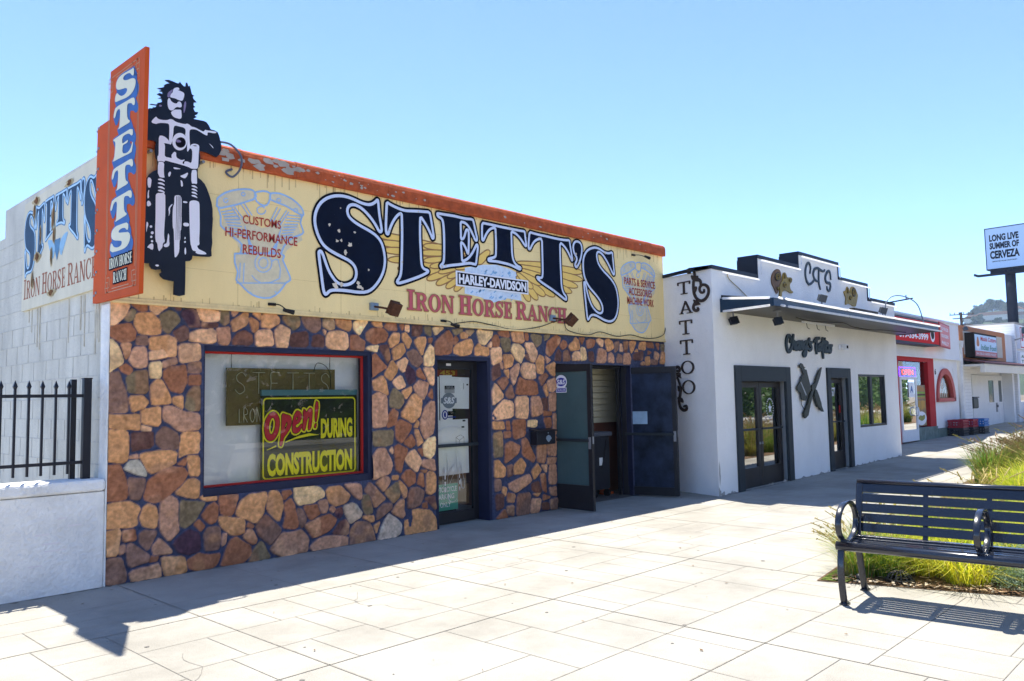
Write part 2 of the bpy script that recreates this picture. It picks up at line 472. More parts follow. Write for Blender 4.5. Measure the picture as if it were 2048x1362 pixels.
BIKER_WHITE=[[488,4529,510,4549,538,4559,550,4540,525,4530,561,4529,595,4518,593,4483,579,4439,557,4436,534,4436,512,4444,467,4441,459,4447,467,4477,483,4493],
[445,4432,459,4430,468,4410,490,4396,523,4396,534,4419,557,4427,571,4403,571,4377,552,4366,527,4368,502,4345,491,4325,463,4315,446,4331,438,4357,435,4401],
[469,4303,502,4334,530,4341,566,4350,569,4322,573,4277,559,4257,531,4256,497,4259,475,4281],
[333,4227,347,4208,383,4205,437,4216,459,4232,486,4236,509,4222,537,4217,605,4217,627,4231,650,4222,667,4209,702,4211,743,4198,790,4186,801,4212,825,4209,866,4215,914,4218,917,4207,896,4196,837,4194,825,4185,828,4157,796,4161,755,4178,708,4193,656,4180,648,4158,649,4101,652,4056,658,4006,642,3968,630,3955,627,3982,627,4016,629,4046,623,4078,606,4114,611,4133,611,4167,594,4183,549,4183,509,4183,496,4162,494,4105,489,4065,486,4030,473,3988,454,3995,456,4063,457,4159,451,4183,432,4186,377,4176,345,4163,335,4154,294,4156,291,4172,312,4202],
[360,4049,390,4059,423,4050,451,4028,470,3993,402,3992,419,3976,417,3911,417,3863,462,3864,484,3861,478,3890,489,3909,506,3932,525,3925,523,3900,529,3878,551,3869,574,3862,604,3877,604,3866,585,3850,588,3828,602,3834,602,3857,636,3864,670,3851,678,3910,677,3989,651,3995,662,4032,696,4051,731,4050,746,4039,746,4010,741,3952,739,3865,734,3812,699,3805,671,3800,642,3811,597,3816,540,3822,474,3825,419,3830,416,3813,381,3817,354,3803,349,3829,351,3858,361,3865,360,3954],
[355,3798,381,3811,414,3807,410,3742,413,3687,421,3661,356,3662],
[358,3643,389,3652,419,3638,422,3625,394,3631,358,3632],
[358,3608,389,3616,419,3602,422,3589,395,3595,358,3597],
[359,3572,390,3580,420,3566,423,3553,395,3559,359,3561],
[359,3539,390,3547,420,3533,423,3520,396,3526,359,3528],
[671,3783,699,3797,725,3796,726,3719,730,3660,701,3663,672,3655],
[675,3641,713,3645,739,3619,713,3625,675,3630],
[676,3610,713,3614,739,3587,713,3594,676,3599],
[676,3579,713,3583,739,3556,713,3563,676,3567],
[676,3548,714,3551,740,3524,714,3531,676,3536],
[339,3453,340,3497,364,3512,380,3512,426,3526,429,3413,429,3303,427,3280,421,3168,421,3109,431,3064,411,3050,408,3009,392,2989,378,2967,366,2992,360,3043,342,3058,338,3185,341,3273],
[417,3027,425,3043,445,3051,451,3090,458,3153,470,3128,468,3086,474,3040,454,3017,426,3014],
[656,3394,654,3473,668,3490,703,3501,737,3498,754,3484,756,3410,757,3353,758,3306,759,3216,754,3125,760,3077,733,3068,748,3037,789,3023,820,3012,832,2993,752,2986,718,2997,727,3013,691,3014,678,3055,669,3083,662,3202,658,3321],
[512,3438,511,3508,533,3520,566,3523,581,3503,582,3438,581,3326,583,3310,581,3202,572,3183,573,3106,565,3088,566,2993,549,2950,525,2924,519,2952,515,3063,510,3198,501,3200,497,3296,499,3397],
[499,3782,541,3782,575,3778,524,3765,502,3766],
[448,3705,464,3733,478,3728,473,3699,459,3677],
[564,3711,598,3729,637,3759,640,3742,621,3705,607,3693,570,3701],
[567,3672,587,3664,593,3615,574,3608,571,3650],
[595,3477,637,3476,635,3461,595,3457],
[490,3431,498,3425,471,3387,475,3348,459,3302,464,3341,455,3384],
[598,3270,655,3273,655,3240,601,3235],
[617,3142,627,3120,609,3111],
[609,3093,627,3099,624,3078,609,3079],
[619,3038,628,3030,631,2977,619,2964,612,2999],
[263,3645,301,3633,296,3577,291,3546,265,3547],
[268,3512,281,3530,276,3486,282,3454,264,3440],
[261,3418,285,3427,304,3387,262,3364],
[258,3225,272,3227,278,3199,268,3175,260,3116],
[265,2991,300,3033,326,3033,324,2975,301,2978,290,2988],
[343,2839,365,2847,382,2837,365,2824,346,2831],
[313,3190,310,3181,301,3176,292,3178,289,3187,292,3196,301,3201,310,3199],
[327,3134,323,3123,313,3118,303,3121,299,3130,303,3141,313,3147,323,3144],
[316,3095,313,3087,305,3082,297,3084,294,3092,297,3101,305,3105,313,3103],
[324,3056,321,3047,313,3043,305,3045,301,3053,304,3061,312,3066,320,3063],
[628,4054,625,4027,615,4001,599,3978,579,3962,557,3953,535,3952,515,3960,499,3975,489,3996,485,4022,488,4048,498,4074,513,4097,533,4113,555,4122,577,4123,597,4116,614,4101,624,4079],
[838,4089,880,4064,889,4045,883,4047,862,4068]]
BIKER_DARK=[[614,4042,612,4026,605,4010,594,3996,580,3986,565,3980,550,3979,536,3984,525,3992,518,4005,515,4020,518,4036,524,4052,535,4066,549,4076,564,4082,579,4083,593,4079,604,4070,611,4057],
[530,3508,535,3509,536,3325,530,3095,528,3094,532,3324],
[544,3511,549,3511,550,3327,542,3096,540,3096,546,3326],
[557,3513,561,3513,562,3329,552,3098,550,3097,558,3328],
[569,3515,574,3516,575,3331,564,3099,561,3099,571,3330],
[679,4027,708,4035,726,4032,703,4024]]
BIKER_GREY=[[436,4480,466,4511,483,4527,478,4497,461,4470,459,4444,442,4434,431,4440],
[591,4419,607,4446,614,4414,598,4329,586,4321],
[519,4055,567,4049,567,4032,520,4021],
[359,4347,386,4343,375,4327,359,4325]]
BLADE_LETTERS=[[600,4435,599,4360,552,4378,520,4409,437,4425,365,4417,366,4391,440,4365,563,4350,624,4327,645,4296,627,4251,568,4218,467,4208,342,4222,256,4232,187,4238,189,4290,231,4317,275,4283,340,4252,424,4250,464,4273,443,4300,337,4317,252,4333,207,4363,205,4407,247,4438,332,4448,458,4440,540,4433],
[600,4175,631,4142,633,4100,593,4102,562,4132,469,4153,461,4095,475,4016,537,3983,518,3971,373,3974,246,3972,299,3984,307,4051,313,4152,238,4155,198,4096,158,4102,173,4155,204,4190,448,4180],
[591,3911,603,3846,563,3847,521,3878,429,3888,367,3878,369,3818,431,3824,503,3828,484,3804,411,3808,380,3803,373,3737,467,3715,547,3730,595,3790,606,3779,588,3721,579,3698,364,3705,139,3707,193,3726,210,3817,218,3875,159,3898,174,3907,355,3911],
[581,3648,612,3616,614,3575,574,3575,542,3602,450,3618,442,3561,456,3483,518,3454,498,3441,354,3436,228,3427,280,3443,288,3509,294,3610,219,3608,179,3548,140,3552,155,3605,186,3641,429,3644],
[565,3382,597,3351,598,3310,558,3309,527,3335,435,3349,427,3292,440,3214,503,3187,483,3174,339,3165,212,3153,265,3169,272,3236,279,3336,204,3333,163,3272,124,3274,139,3327,170,3365,413,3374],
[532,3109,535,3042,491,3049,468,3070,390,3078,324,3066,324,3048,448,3033,547,3022,585,2981,561,2932,497,2897,365,2889,135,2899,144,2976,178,2980,215,2942,296,2922,386,2927,406,2964,339,2978,224,2996,158,3029,162,3083,242,3116,378,3116]]
BLADE_TEXT=[(119, 2750), (624, 2844), (628, 2752), (218, 2615), (509, 2715), (509, 2618)]
BLADE_SHAPE=[-272,2492,761,2480,816,4550,56,4558,54,4119,-234,4117]
SIDE_PTS=[(-2477, 2611), (-2431, 3766), (-175, 2627), (-152, 3733), (-2390, 2961), (-2425, 3703), (-208, 3091), (-261, 3746), (-2380, 2718), (-2391, 2974), (-235, 2735), (-233, 2962), (-1662, 3199), (-925, 3196), (-1346, 3052), (-1512, 3497), (-1500, 3335), (-880, 3694), (-841, 3307)]
ENGINE=[[980,3587,1060,3655,1191,3710,1325,3734,1376,3711,1360,3636,1013,3491,973,3539,980,3587],
[1559,3735,1657,3752,1803,3719,1915,3646,1944,3583,1915,3562,1730,3632,1551,3668,1559,3735],
[1376,3711,1463,3742,1550,3733,1533,3633,1481,3591,1394,3625,1376,3711],
[989,3480,1014,3406,1015,3314,1096,3263,1162,3210,1236,3157,1220,3061],
[1934,3565,1906,3477,1944,3382,1897,3342,1804,3296,1713,3202,1678,3115],
[1163,3054,1164,2960,1197,2870,1181,2791,1231,2749,1315,2678,1417,2639,1555,2642,1661,2716,1733,2811,1787,2849,1769,2913,1696,3052,1678,3115,1163,3054],
[1571,3006,1562,2963,1535,2926,1497,2904,1454,2899,1416,2914,1390,2944,1381,2985,1390,3027,1416,3063,1453,3086,1496,3091,1534,3077,1561,3047,1571,3006],
[1527,3001,1517,2968,1491,2945,1459,2942,1433,2959,1423,2989,1433,3022,1459,3045,1491,3049,1517,3032,1527,3001],
[1087,3581,1080,3565,1064,3556,1048,3559,1041,3574,1048,3590,1064,3599,1080,3596],
[1270,3676,1264,3662,1250,3653,1235,3657,1229,3669,1235,3683,1249,3692,1264,3688],
[1672,3681,1665,3664,1649,3655,1632,3659,1625,3673,1632,3689,1649,3698,1665,3694],
[1872,3606,1866,3590,1850,3582,1834,3585,1828,3598,1834,3614,1850,3622,1866,3619],
[1126,3518,1218,3406],
[1151,3534,1251,3419],
[1225,3565,1318,3453],
[1258,3584,1347,3470],
[1667,3589,1578,3428],
[1631,3600,1552,3440],
[1767,3572,1659,3407],
[1739,3581,1632,3416],
[1498,3546,1489,3521,1465,3502,1435,3497,1411,3508,1401,3530,1410,3555,1435,3574,1465,3579,1489,3568],
[1571,3022,1642,3046,1661,2853,1450,2785,1347,2854],
[1221,2967,1214,2810],
[1263,2971,1256,2775],
[1181,2760,1733,2811],
[1332,2680,1352,2666],
[1608,2711,1626,2696],
[1017,3453,1159,3499],
[1925,3547,1749,3536],
[1030,3429,1174,3467],
[1908,3516,1738,3501],
[1043,3405,1190,3435],
[1891,3485,1727,3467],
[1056,3380,1205,3403],
[1874,3454,1716,3432],
[1069,3356,1220,3370],
[1858,3423,1705,3398],
[1082,3331,1235,3338],
[1841,3392,1695,3363],
[1095,3307,1250,3305],
[1824,3362,1684,3329],
[1109,3282,1266,3273],
[1808,3331,1673,3295],
[1122,3257,1281,3240],
[1791,3301,1663,3261],
[1268,3350,1338,3075],
[1677,3394,1606,3107],
[1282,3305,1358,3077],
[1662,3342,1585,3104],
[1296,3259,1378,3080],
[1648,3291,1564,3102],
[1310,3214,1399,3082],
[1634,3241,1543,3099],
[1323,3168,1419,3085],
[1620,3190,1522,3097]]
ENGINE_BOX=[(963, 3677), (1954, 2666)]
ENGINE2_BOX=[(7695, 3690), (8678, 2635)]
FEATHERS=[[4130,3485,3663,3513,3162,3530,2956,3523,2855,3492,2940,3456,3140,3441,3642,3434,4118,3439],
[4128,3446,3676,3456,3192,3453,2993,3439,2897,3404,2982,3372,3176,3364,3661,3377,4119,3401],
[4126,3408,3701,3400,3244,3379,3057,3357,2968,3319,3050,3290,3234,3290,3691,3321,4120,3362],
[4122,3356,3729,3328,3306,3284,3134,3254,3055,3211,3134,3187,3305,3196,3728,3249,4122,3311],
[4162,3322,3807,3273,3424,3207,3270,3167,3201,3120,3277,3101,3434,3119,3816,3195,4167,3278],
[4201,3298,3914,3234,3603,3152,3478,3106,3428,3059,3496,3046,3626,3072,3934,3164,4213,3259],
[4241,3270,4020,3206,3781,3124,3687,3078,3655,3033,3714,3020,3817,3047,4052,3139,4259,3232],
[4289,3242,4102,3169,3902,3079,3827,3030,3808,2985,3865,2976,3953,3007,4147,3107,4315,3207],
[4339,3211,4191,3136,4035,3044,3979,2997,3972,2956,4025,2952,4097,2985,4245,3086,4369,3183],
[4388,3195,4269,3114,4148,3016,4109,2968,4115,2930,4168,2931,4226,2968,4337,3072,4426,3172],
[4345,3509,4080,3509,3787,3497,3665,3481,3605,3447,3657,3420,3777,3417,4070,3439,4339,3469],
[4342,3456,4055,3441,3740,3413,3610,3390,3548,3354,3607,3330,3737,3334,4052,3372,4340,3417],
[4339,3404,4070,3374,3777,3330,3656,3300,3603,3262,3661,3241,3782,3252,4075,3306,4341,3365],
[4380,3369,4132,3329,3862,3274,3752,3239,3705,3199,3763,3181,3876,3197,4145,3262,4387,3331],
[4421,3333,4207,3282,3972,3215,3879,3178,3843,3138,3897,3126,3996,3147,4227,3222,4433,3299],
[4454,3290,4278,3236,4089,3168,4015,3129,3991,3090,4041,3080,4123,3102,4309,3180,4471,3258],
[4610,3409,4420,3403,4209,3384,4121,3364,4079,3329,4120,3302,4208,3303,4419,3332,4609,3369],
[4586,3353,4416,3331,4227,3295,4151,3269,4120,3231,4162,3209,4242,3216,4429,3263,4594,3315],
[4725,3542,4621,3483,4521,3408,4495,3366,4517,3326,4577,3317,4630,3343,4716,3428,4778,3511],
[5325,3405,5788,3386,6358,3380,6617,3393,6752,3437,6641,3479,6388,3491,5812,3478,5337,3455],
[5321,3364,5782,3321,6349,3285,6609,3285,6748,3322,6641,3371,6390,3395,5814,3412,5338,3413],
[5317,3322,5737,3254,6253,3188,6491,3175,6624,3205,6533,3259,6307,3297,5780,3345,5340,3371],
[5314,3280,5686,3195,6144,3109,6356,3086,6479,3110,6406,3168,6208,3214,5738,3284,5341,3329],
[5309,3256,5548,3151,5843,3040,5984,3006,6079,3018,6048,3074,5926,3130,5616,3227,5345,3298],
[5305,3243,5470,3140,5676,3032,5780,2997,5860,3008,5853,3061,5771,3115,5549,3211,5348,3282],
[5301,3234,5410,3115,5550,2986,5627,2940,5698,2938,5709,2987,5657,3048,5499,3169,5350,3264],
[5248,3225,5315,3100,5408,2963,5465,2912,5530,2904,5554,2950,5524,3013,5413,3143,5303,3249],
[5277,3403,5567,3399,5915,3407,6070,3424,6150,3463,6083,3495,5931,3499,5580,3476,5284,3446],
[5273,3362,5545,3335,5873,3317,6021,3322,6101,3355,6044,3393,5903,3409,5570,3412,5286,3404],
[5268,3320,5493,3274,5766,3232,5891,3227,5966,3255,5926,3297,5811,3322,5531,3350,5288,3362],
[5263,3286,5426,3222,5626,3160,5723,3145,5790,3166,5773,3210,5692,3245,5480,3294,5292,3326],
[5257,3270,5352,3191,5474,3109,5539,3083,5598,3092,5605,3133,5560,3174,5424,3247,5297,3301]]
SHIELD=[4302,3249,4631,3324,4883,3352,5141,3322,5322,3273,5330,3121,5361,2904,5083,2916,4779,2827,4578,2892,4295,2916]
PLAQUE=[(4136, 3196), (5494, 3196), (5496, 3003), (4139, 2997), (4163, 3179), (5476, 3174), (5471, 3023), (4164, 3018)]
RANCH_BOX=[(3362, 2631), (3334, 2869), (6311, 2897), (6325, 2656)]
SVC=[(1245, 3376), (1672, 3371), (1250, 3464), (1060, 3208), (1868, 3226), (1059, 3304), (1247, 3060), (1673, 3069), (1246, 3157), (7783, 3341), (8653, 3369), (7789, 3462), (7898, 3181), (8555, 3218), (7904, 3303), (7850, 3032), (8606, 3062), (7856, 3153)]
SCRIPT=[[11305,2505,11327,2582,11258,2617,11183,2575,11144,2473,11163,2373,11215,2325,11289,2346,11338,2405],
[11448,2632,11391,2495,11350,2380],
[11370,2431,11436,2510,11478,2499,11453,2396,11481,2378],
[11643,2518,11551,2489,11514,2411,11555,2380,11635,2441,11673,2519,11641,2415,11668,2384],
[11748,2522,11704,2385],
[11721,2457,11794,2524,11822,2499,11791,2407,11825,2389],
[11978,2538,11899,2509,11861,2442,11904,2411,11969,2453,12009,2533,11964,2400,11939,2308,11873,2267,11831,2298,11881,2345,12043,2416],
[12124,2590,12081,2542],
[12227,2528,12164,2526,12129,2491,12187,2454,12182,2407,12116,2379,12087,2398],
[12340,2553,12442,2603,12575,2629],
[12473,2591,12411,2469,12428,2336],
[12611,2516,12525,2479,12501,2405,12548,2393,12620,2449,12643,2511,12610,2422,12640,2396],
[12739,2630,12707,2493,12711,2385,12723,2256],
[12838,2627,12790,2496,12794,2387,12826,2375],
[12662,2532,12831,2565,12964,2550],
[12942,2508,12872,2485,12847,2409,12893,2377,12964,2406,12990,2482,12942,2508],
[13077,2506,13023,2477,13005,2408,13045,2374,13100,2411,13119,2480,13164,2509]]
MACHINE=[[11598,2080,11662,2127,11735,2109,11776,2064,11850,2046,11788,2035,11816,2013,11891,2008,11903,1969,11953,1866,12016,1736,12037,1645,11953,1580,11854,1517,11800,1434,11725,1441,11608,1462,11603,1557,11521,1621,11463,1628,11455,1697,11518,1735,11647,1838,11636,1876,11714,1903,11747,1929,11694,2005,11669,2043,11595,2048],
[12576,2065,12476,1896,12384,1790,12240,1644,12126,1605,12053,1645,12092,1723,12189,1749,12256,1789,12331,1895,12473,2016],
[12050,1619,12143,1618,12068,1502,11977,1373,11902,1245,11863,1169,11736,1115,11695,1148,11671,1212,11769,1287,11855,1375,11945,1503],
[12209,1644,12270,1631,12354,1525,12450,1379,12460,1325,12545,1218,12421,1260,12377,1301,12299,1315,12217,1435,12150,1540]]
MONOGRAM=[[12328,3870,12364,3978,12311,4055,12225,4045,12142,3943,12116,3817,12153,3708,12243,3649,12342,3664,12473,3728,12527,3765],
[13026,4001,12957,3967,12804,3983,12679,4001,12549,3966,12477,3875,12505,3794,12600,3745,12701,3745],
[12754,3993,12725,3847,12722,3710,12773,3598],
[13312,3846,13298,3948,13251,4003,13169,3983,13066,3892,13042,3804,13116,3757,13249,3759,13281,3697,13232,3617,13176,3596,13113,3623,13100,3670]]
ROSE_A=[[10914,3802,11020,3784,11057,3720,11071,3643,11031,3562,10961,3507,10931,3417,10871,3339,10810,3368,10753,3440,10675,3500,10663,3594,10703,3684,10804,3762],
[11182,3772,11256,3740,11283,3674,11407,3696,11496,3685,11478,3613,11395,3576,11378,3515,11428,3450,11517,3438,11491,3406,11379,3406,11270,3436,11137,3425,11048,3398,11027,3299,10942,3302,10973,3401,10958,3477,11020,3561,11111,3608,11121,3707]]
ROSE_A_DARK=[[11020,3667,11000,3624,10953,3589,10893,3573,10835,3578,10795,3604,10783,3644,10802,3687,10848,3721,10908,3739,10967,3734,11008,3708],
[11254,3538,11240,3511,11207,3490,11164,3479,11123,3482,11094,3498,11086,3523,11099,3549,11132,3571,11174,3582,11216,3579,11245,3563],
[10840,3467,10927,3484,10899,3414,10857,3420],
[11465,3647,11451,3623,11418,3607,11379,3603,11349,3614,11339,3635,11353,3658,11386,3675,11425,3679,11456,3668],
[11168,3741,11220,3707,11226,3658,11158,3642]]
ROSE_B=[[14344,3787,14523,3798,14632,3716,14713,3642,14671,3558,14576,3402,14512,3375,14351,3386,14266,3413,14121,3414,14001,3371,13994,3427,14049,3520,13972,3592,13938,3656,14069,3678,14106,3749,14168,3777,14231,3704,14263,3616,14305,3710]]
ROSE_B_DARK=[[14592,3689,14570,3639,14524,3599,14465,3582,14410,3590,14373,3622,14364,3670,14385,3720,14432,3759,14490,3778,14546,3770,14583,3737],
[14343,3549,14326,3518,14291,3497,14251,3494,14221,3510,14213,3539,14229,3570,14264,3591,14304,3594,14334,3578],
[14118,3728,14178,3744,14178,3632,14120,3627]]
SCROLL_A=[[711,3559,660,3567,662,3612,740,3618,802,3564,810,3473,780,3388,775,3280,796,3188,855,3110,954,3071,1054,3104,1113,3184,1107,3264,1041,3317,954,3320,913,3263,948,3205,1010,3206,1017,3240],
[810,3473,896,3425,944,3383,942,3339],
[854,3092,788,3046,759,2978,808,2928,872,2939,861,2967]]
SCROLL_A_LEAF=[[722,3522,823,3489,899,3487,872,3446,957,3381,819,3400,756,3427],
[754,3122,854,3083,938,3011,825,3015,748,2997,789,3055],
[815,3329,865,3305,823,3221,791,3243]]
SCROLL_B=[[316,1981,370,1969,385,2014,333,2044,283,2019,275,1955,312,1890],
[286,1909,361,1797,396,1688,377,1580,345,1472,380,1372,457,1327,524,1354,513,1399,460,1390]]
SCROLL_B_LEAF=[[288,1954,408,1941,392,1887,430,1840,325,1889],
[295,1545,415,1543,463,1444,358,1471],
[318,1744,370,1706,339,1616]]
TATTOO_BOX=[[(399, 3228), (701, 3191), (712, 3424)], [(429, 2904), (729, 2891), (740, 3102)], [(412, 2564), (715, 2549), (727, 2787)], [(417, 2234), (717, 2228), (729, 2466)], [(425, 1917), (729, 1905), (740, 2123)], [(433, 1588), (736, 1589), (747, 1807)]]
OPEN_RED=[[[1686,1473,1730,1457,1759,1405,1767,1347,1751,1260,1711,1189,1663,1166,1615,1187,1591,1252,1587,1324,1606,1395,1646,1452],[1690,1418,1714,1385,1717,1334,1703,1269,1675,1231,1650,1242,1637,1293,1642,1351,1662,1401]],
[[1791,1456,1845,1436,1891,1424,1907,1386,1903,1327,1883,1284,1841,1227,1809,1192,1792,1105,1760,1118,1784,1229,1787,1368],[1853,1373,1859,1351,1849,1315,1829,1286,1821,1272,1831,1330]],
[[1974,1481,2017,1458,2034,1412,2000,1346,1958,1333,1949,1296,1983,1291,2026,1338,2043,1323,2000,1250,1950,1230,1916,1253,1912,1312,1924,1393,1949,1452],[1987,1414,1970,1370,1954,1378,1962,1407]],
[[2047,1494,2077,1479,2081,1449,2111,1486,2137,1508,2163,1477,2155,1379,2142,1274,2103,1264,2120,1380,2124,1417,2094,1381,2068,1254,2034,1271,2047,1360]],
[[2199,1582,2243,1555,2216,1354,2190,1351]],
[[2194,1332,2212,1336,2203,1283,2181,1288]]]
OPEN_SWOOSH=[[1833,1154,2000,1209,2120,1230,2251,1209,2120,1200,1950,1174,1837,1143],
[1615,1079,1727,1123,1727,1105,1623,1075]]
OPEN_PTS=[(1562, 762), (1553, 1641), (2750, 1639), (2746, 763), (1581, 775), (1581, 1619), (2721, 1607), (2717, 765), (2273, 1170), (2269, 1383), (2681, 1159), (1625, 803), (1624, 1043), (2678, 796)]
NEON_PTS=[(1195, 1334), (1204, 1928), (2480, 1919), (2480, 1688), (1619, 1678), (1297, 1355), (1560, 1346), (1559, 1499)]
def L3(l): return [(l[i]/1000, l[i+1]/1000) for i in range(0, len(l), 2)]
# ---------------------------------------------------------------- helpers
def lin(r, g, b):
    f = lambda c: (c/255/12.92 if c/255 < .04045 else ((c/255+.055)/1.055)**2.4)
    return (f(r), f(g), f(b))
MATS = {}
def M(name, col, rough=.6, metal=0., var=.1, scale=6., bump=0., bscale=80., spec=.22, coat=0., streak=0.):
    if name in MATS: return MATS[name]
    m = bpy.data.materials.new(name); m.use_nodes = True; MATS[name] = m
    n = m.node_tree.nodes; l = m.node_tree.links; b = n['Principled BSDF']
    b.inputs['Roughness'].default_value = rough; b.inputs['Metallic'].default_value = metal
    b.inputs['Specular IOR Level'].default_value = spec; b.inputs['Coat Weight'].default_value = coat
    b.inputs['Base Color'].default_value = (*col, 1)
    tc = n.new('ShaderNodeTexCoord')
    if var > 0:
        t = n.new('ShaderNodeTexNoise'); t.inputs['Scale'].default_value = scale; t.inputs['Detail'].default_value = 7; t.inputs['Roughness'].default_value = .65
        if streak:
            mp = n.new('ShaderNodeMapping'); mp.inputs['Scale'].default_value = (1, 1, streak); l.new(tc.outputs['Object'], mp.inputs[0]); l.new(mp.outputs[0], t.inputs['Vector'])
        else: l.new(tc.outputs['Object'], t.inputs['Vector'])
        r = n.new('ShaderNodeValToRGB'); e = r.color_ramp.elements
        e[0].position = .3; e[1].position = .72
        e[0].color = (*[c*(1-var) for c in col], 1); e[1].color = (*[min(1, c*(1+var*.6)) for c in col], 1)
        l.new(t.outputs['Fac'], r.inputs[0]); l.new(r.outputs[0], b.inputs['Base Color'])
    if bump > 0:
        t2 = n.new('ShaderNodeTexNoise'); t2.inputs['Scale'].default_value = bscale; t2.inputs['Detail'].default_value = 5
        l.new(tc.outputs['Object'], t2.inputs['Vector'])
        bp = n.new('ShaderNodeBump'); bp.inputs['Strength'].default_value = bump; bp.inputs['Distance'].default_value = .02
        l.new(t2.outputs['Fac'], bp.inputs['Height']); l.new(bp.outputs[0], b.inputs['Normal'])
    return m
def glass(name, tint=(.9, .95, .95), refl=1., rough=0.):
    if name in MATS: return MATS[name]
    m = bpy.data.materials.new(name); m.use_nodes = True; MATS[name] = m
    n = m.node_tree.nodes; l = m.node_tree.links; n.remove(n['Principled BSDF'])
    t = n.new('ShaderNodeBsdfTransparent'); t.inputs[0].default_value = (*tint, 1)
    g = n.new('ShaderNodeBsdfGlossy'); g.inputs['Roughness'].default_value = rough
    f = n.new('ShaderNodeFresnel'); f.inputs[0].default_value = 1.5
    mu = n.new('ShaderNodeMath'); mu.operation = 'MULTIPLY'; mu.inputs[1].default_value = refl; mu.use_clamp = True
    x = n.new('ShaderNodeMixShader'); l.new(f.outputs[0], mu.inputs[0]); l.new(mu.outputs[0], x.inputs[0])
    l.new(t.outputs[0], x.inputs[1]); l.new(g.outputs[0], x.inputs[2]); l.new(x.outputs[0], n['Material Output'].inputs[0])
    return m
def emis(name, col, s):
    if name in MATS: return MATS[name]
    m = bpy.data.materials.new(name); m.use_nodes = True; MATS[name] = m
    b = m.node_tree.nodes['Principled BSDF']; b.inputs['Base Color'].default_value = (*col, 1)
    b.inputs['Emission Color'].default_value = (*col, 1); b.inputs['Emission Strength'].default_value = s
    return m
class FR:                                   # a plane frame: u across, v up, n towards the viewer
    def __init__(s, o, u, v, n): s.o, s.u, s.v, s.n = Vector(o), Vector(u).normalized(), Vector(v).normalized(), Vector(n).normalized()
    def __call__(s, a, b, d=0): return s.o+s.u*a+s.v*b+s.n*d
FAC = FR((0, 0, 0), (1, 0, 0), (0, 0, 1), (0, -1, 0))          # shop facade
def facade(y, x=0): return FR((x, y, 0), (1, 0, 0), (0, 0, 1), (0, -1, 0))
BLD = FR((0, 0, 0), (0, -1, 0), (0, 0, 1), (-1, 0, 0))          # planes facing -x
CTS = facade(-1.124)
CWL_U = (Vector((8.6, -1.124, 0))-Vector((8.93, 0, 0))).normalized()
CWL = FR((8.93, 0, 0), CWL_U, (0, 0, 1), (CWL_U.y, -CWL_U.x, 0))
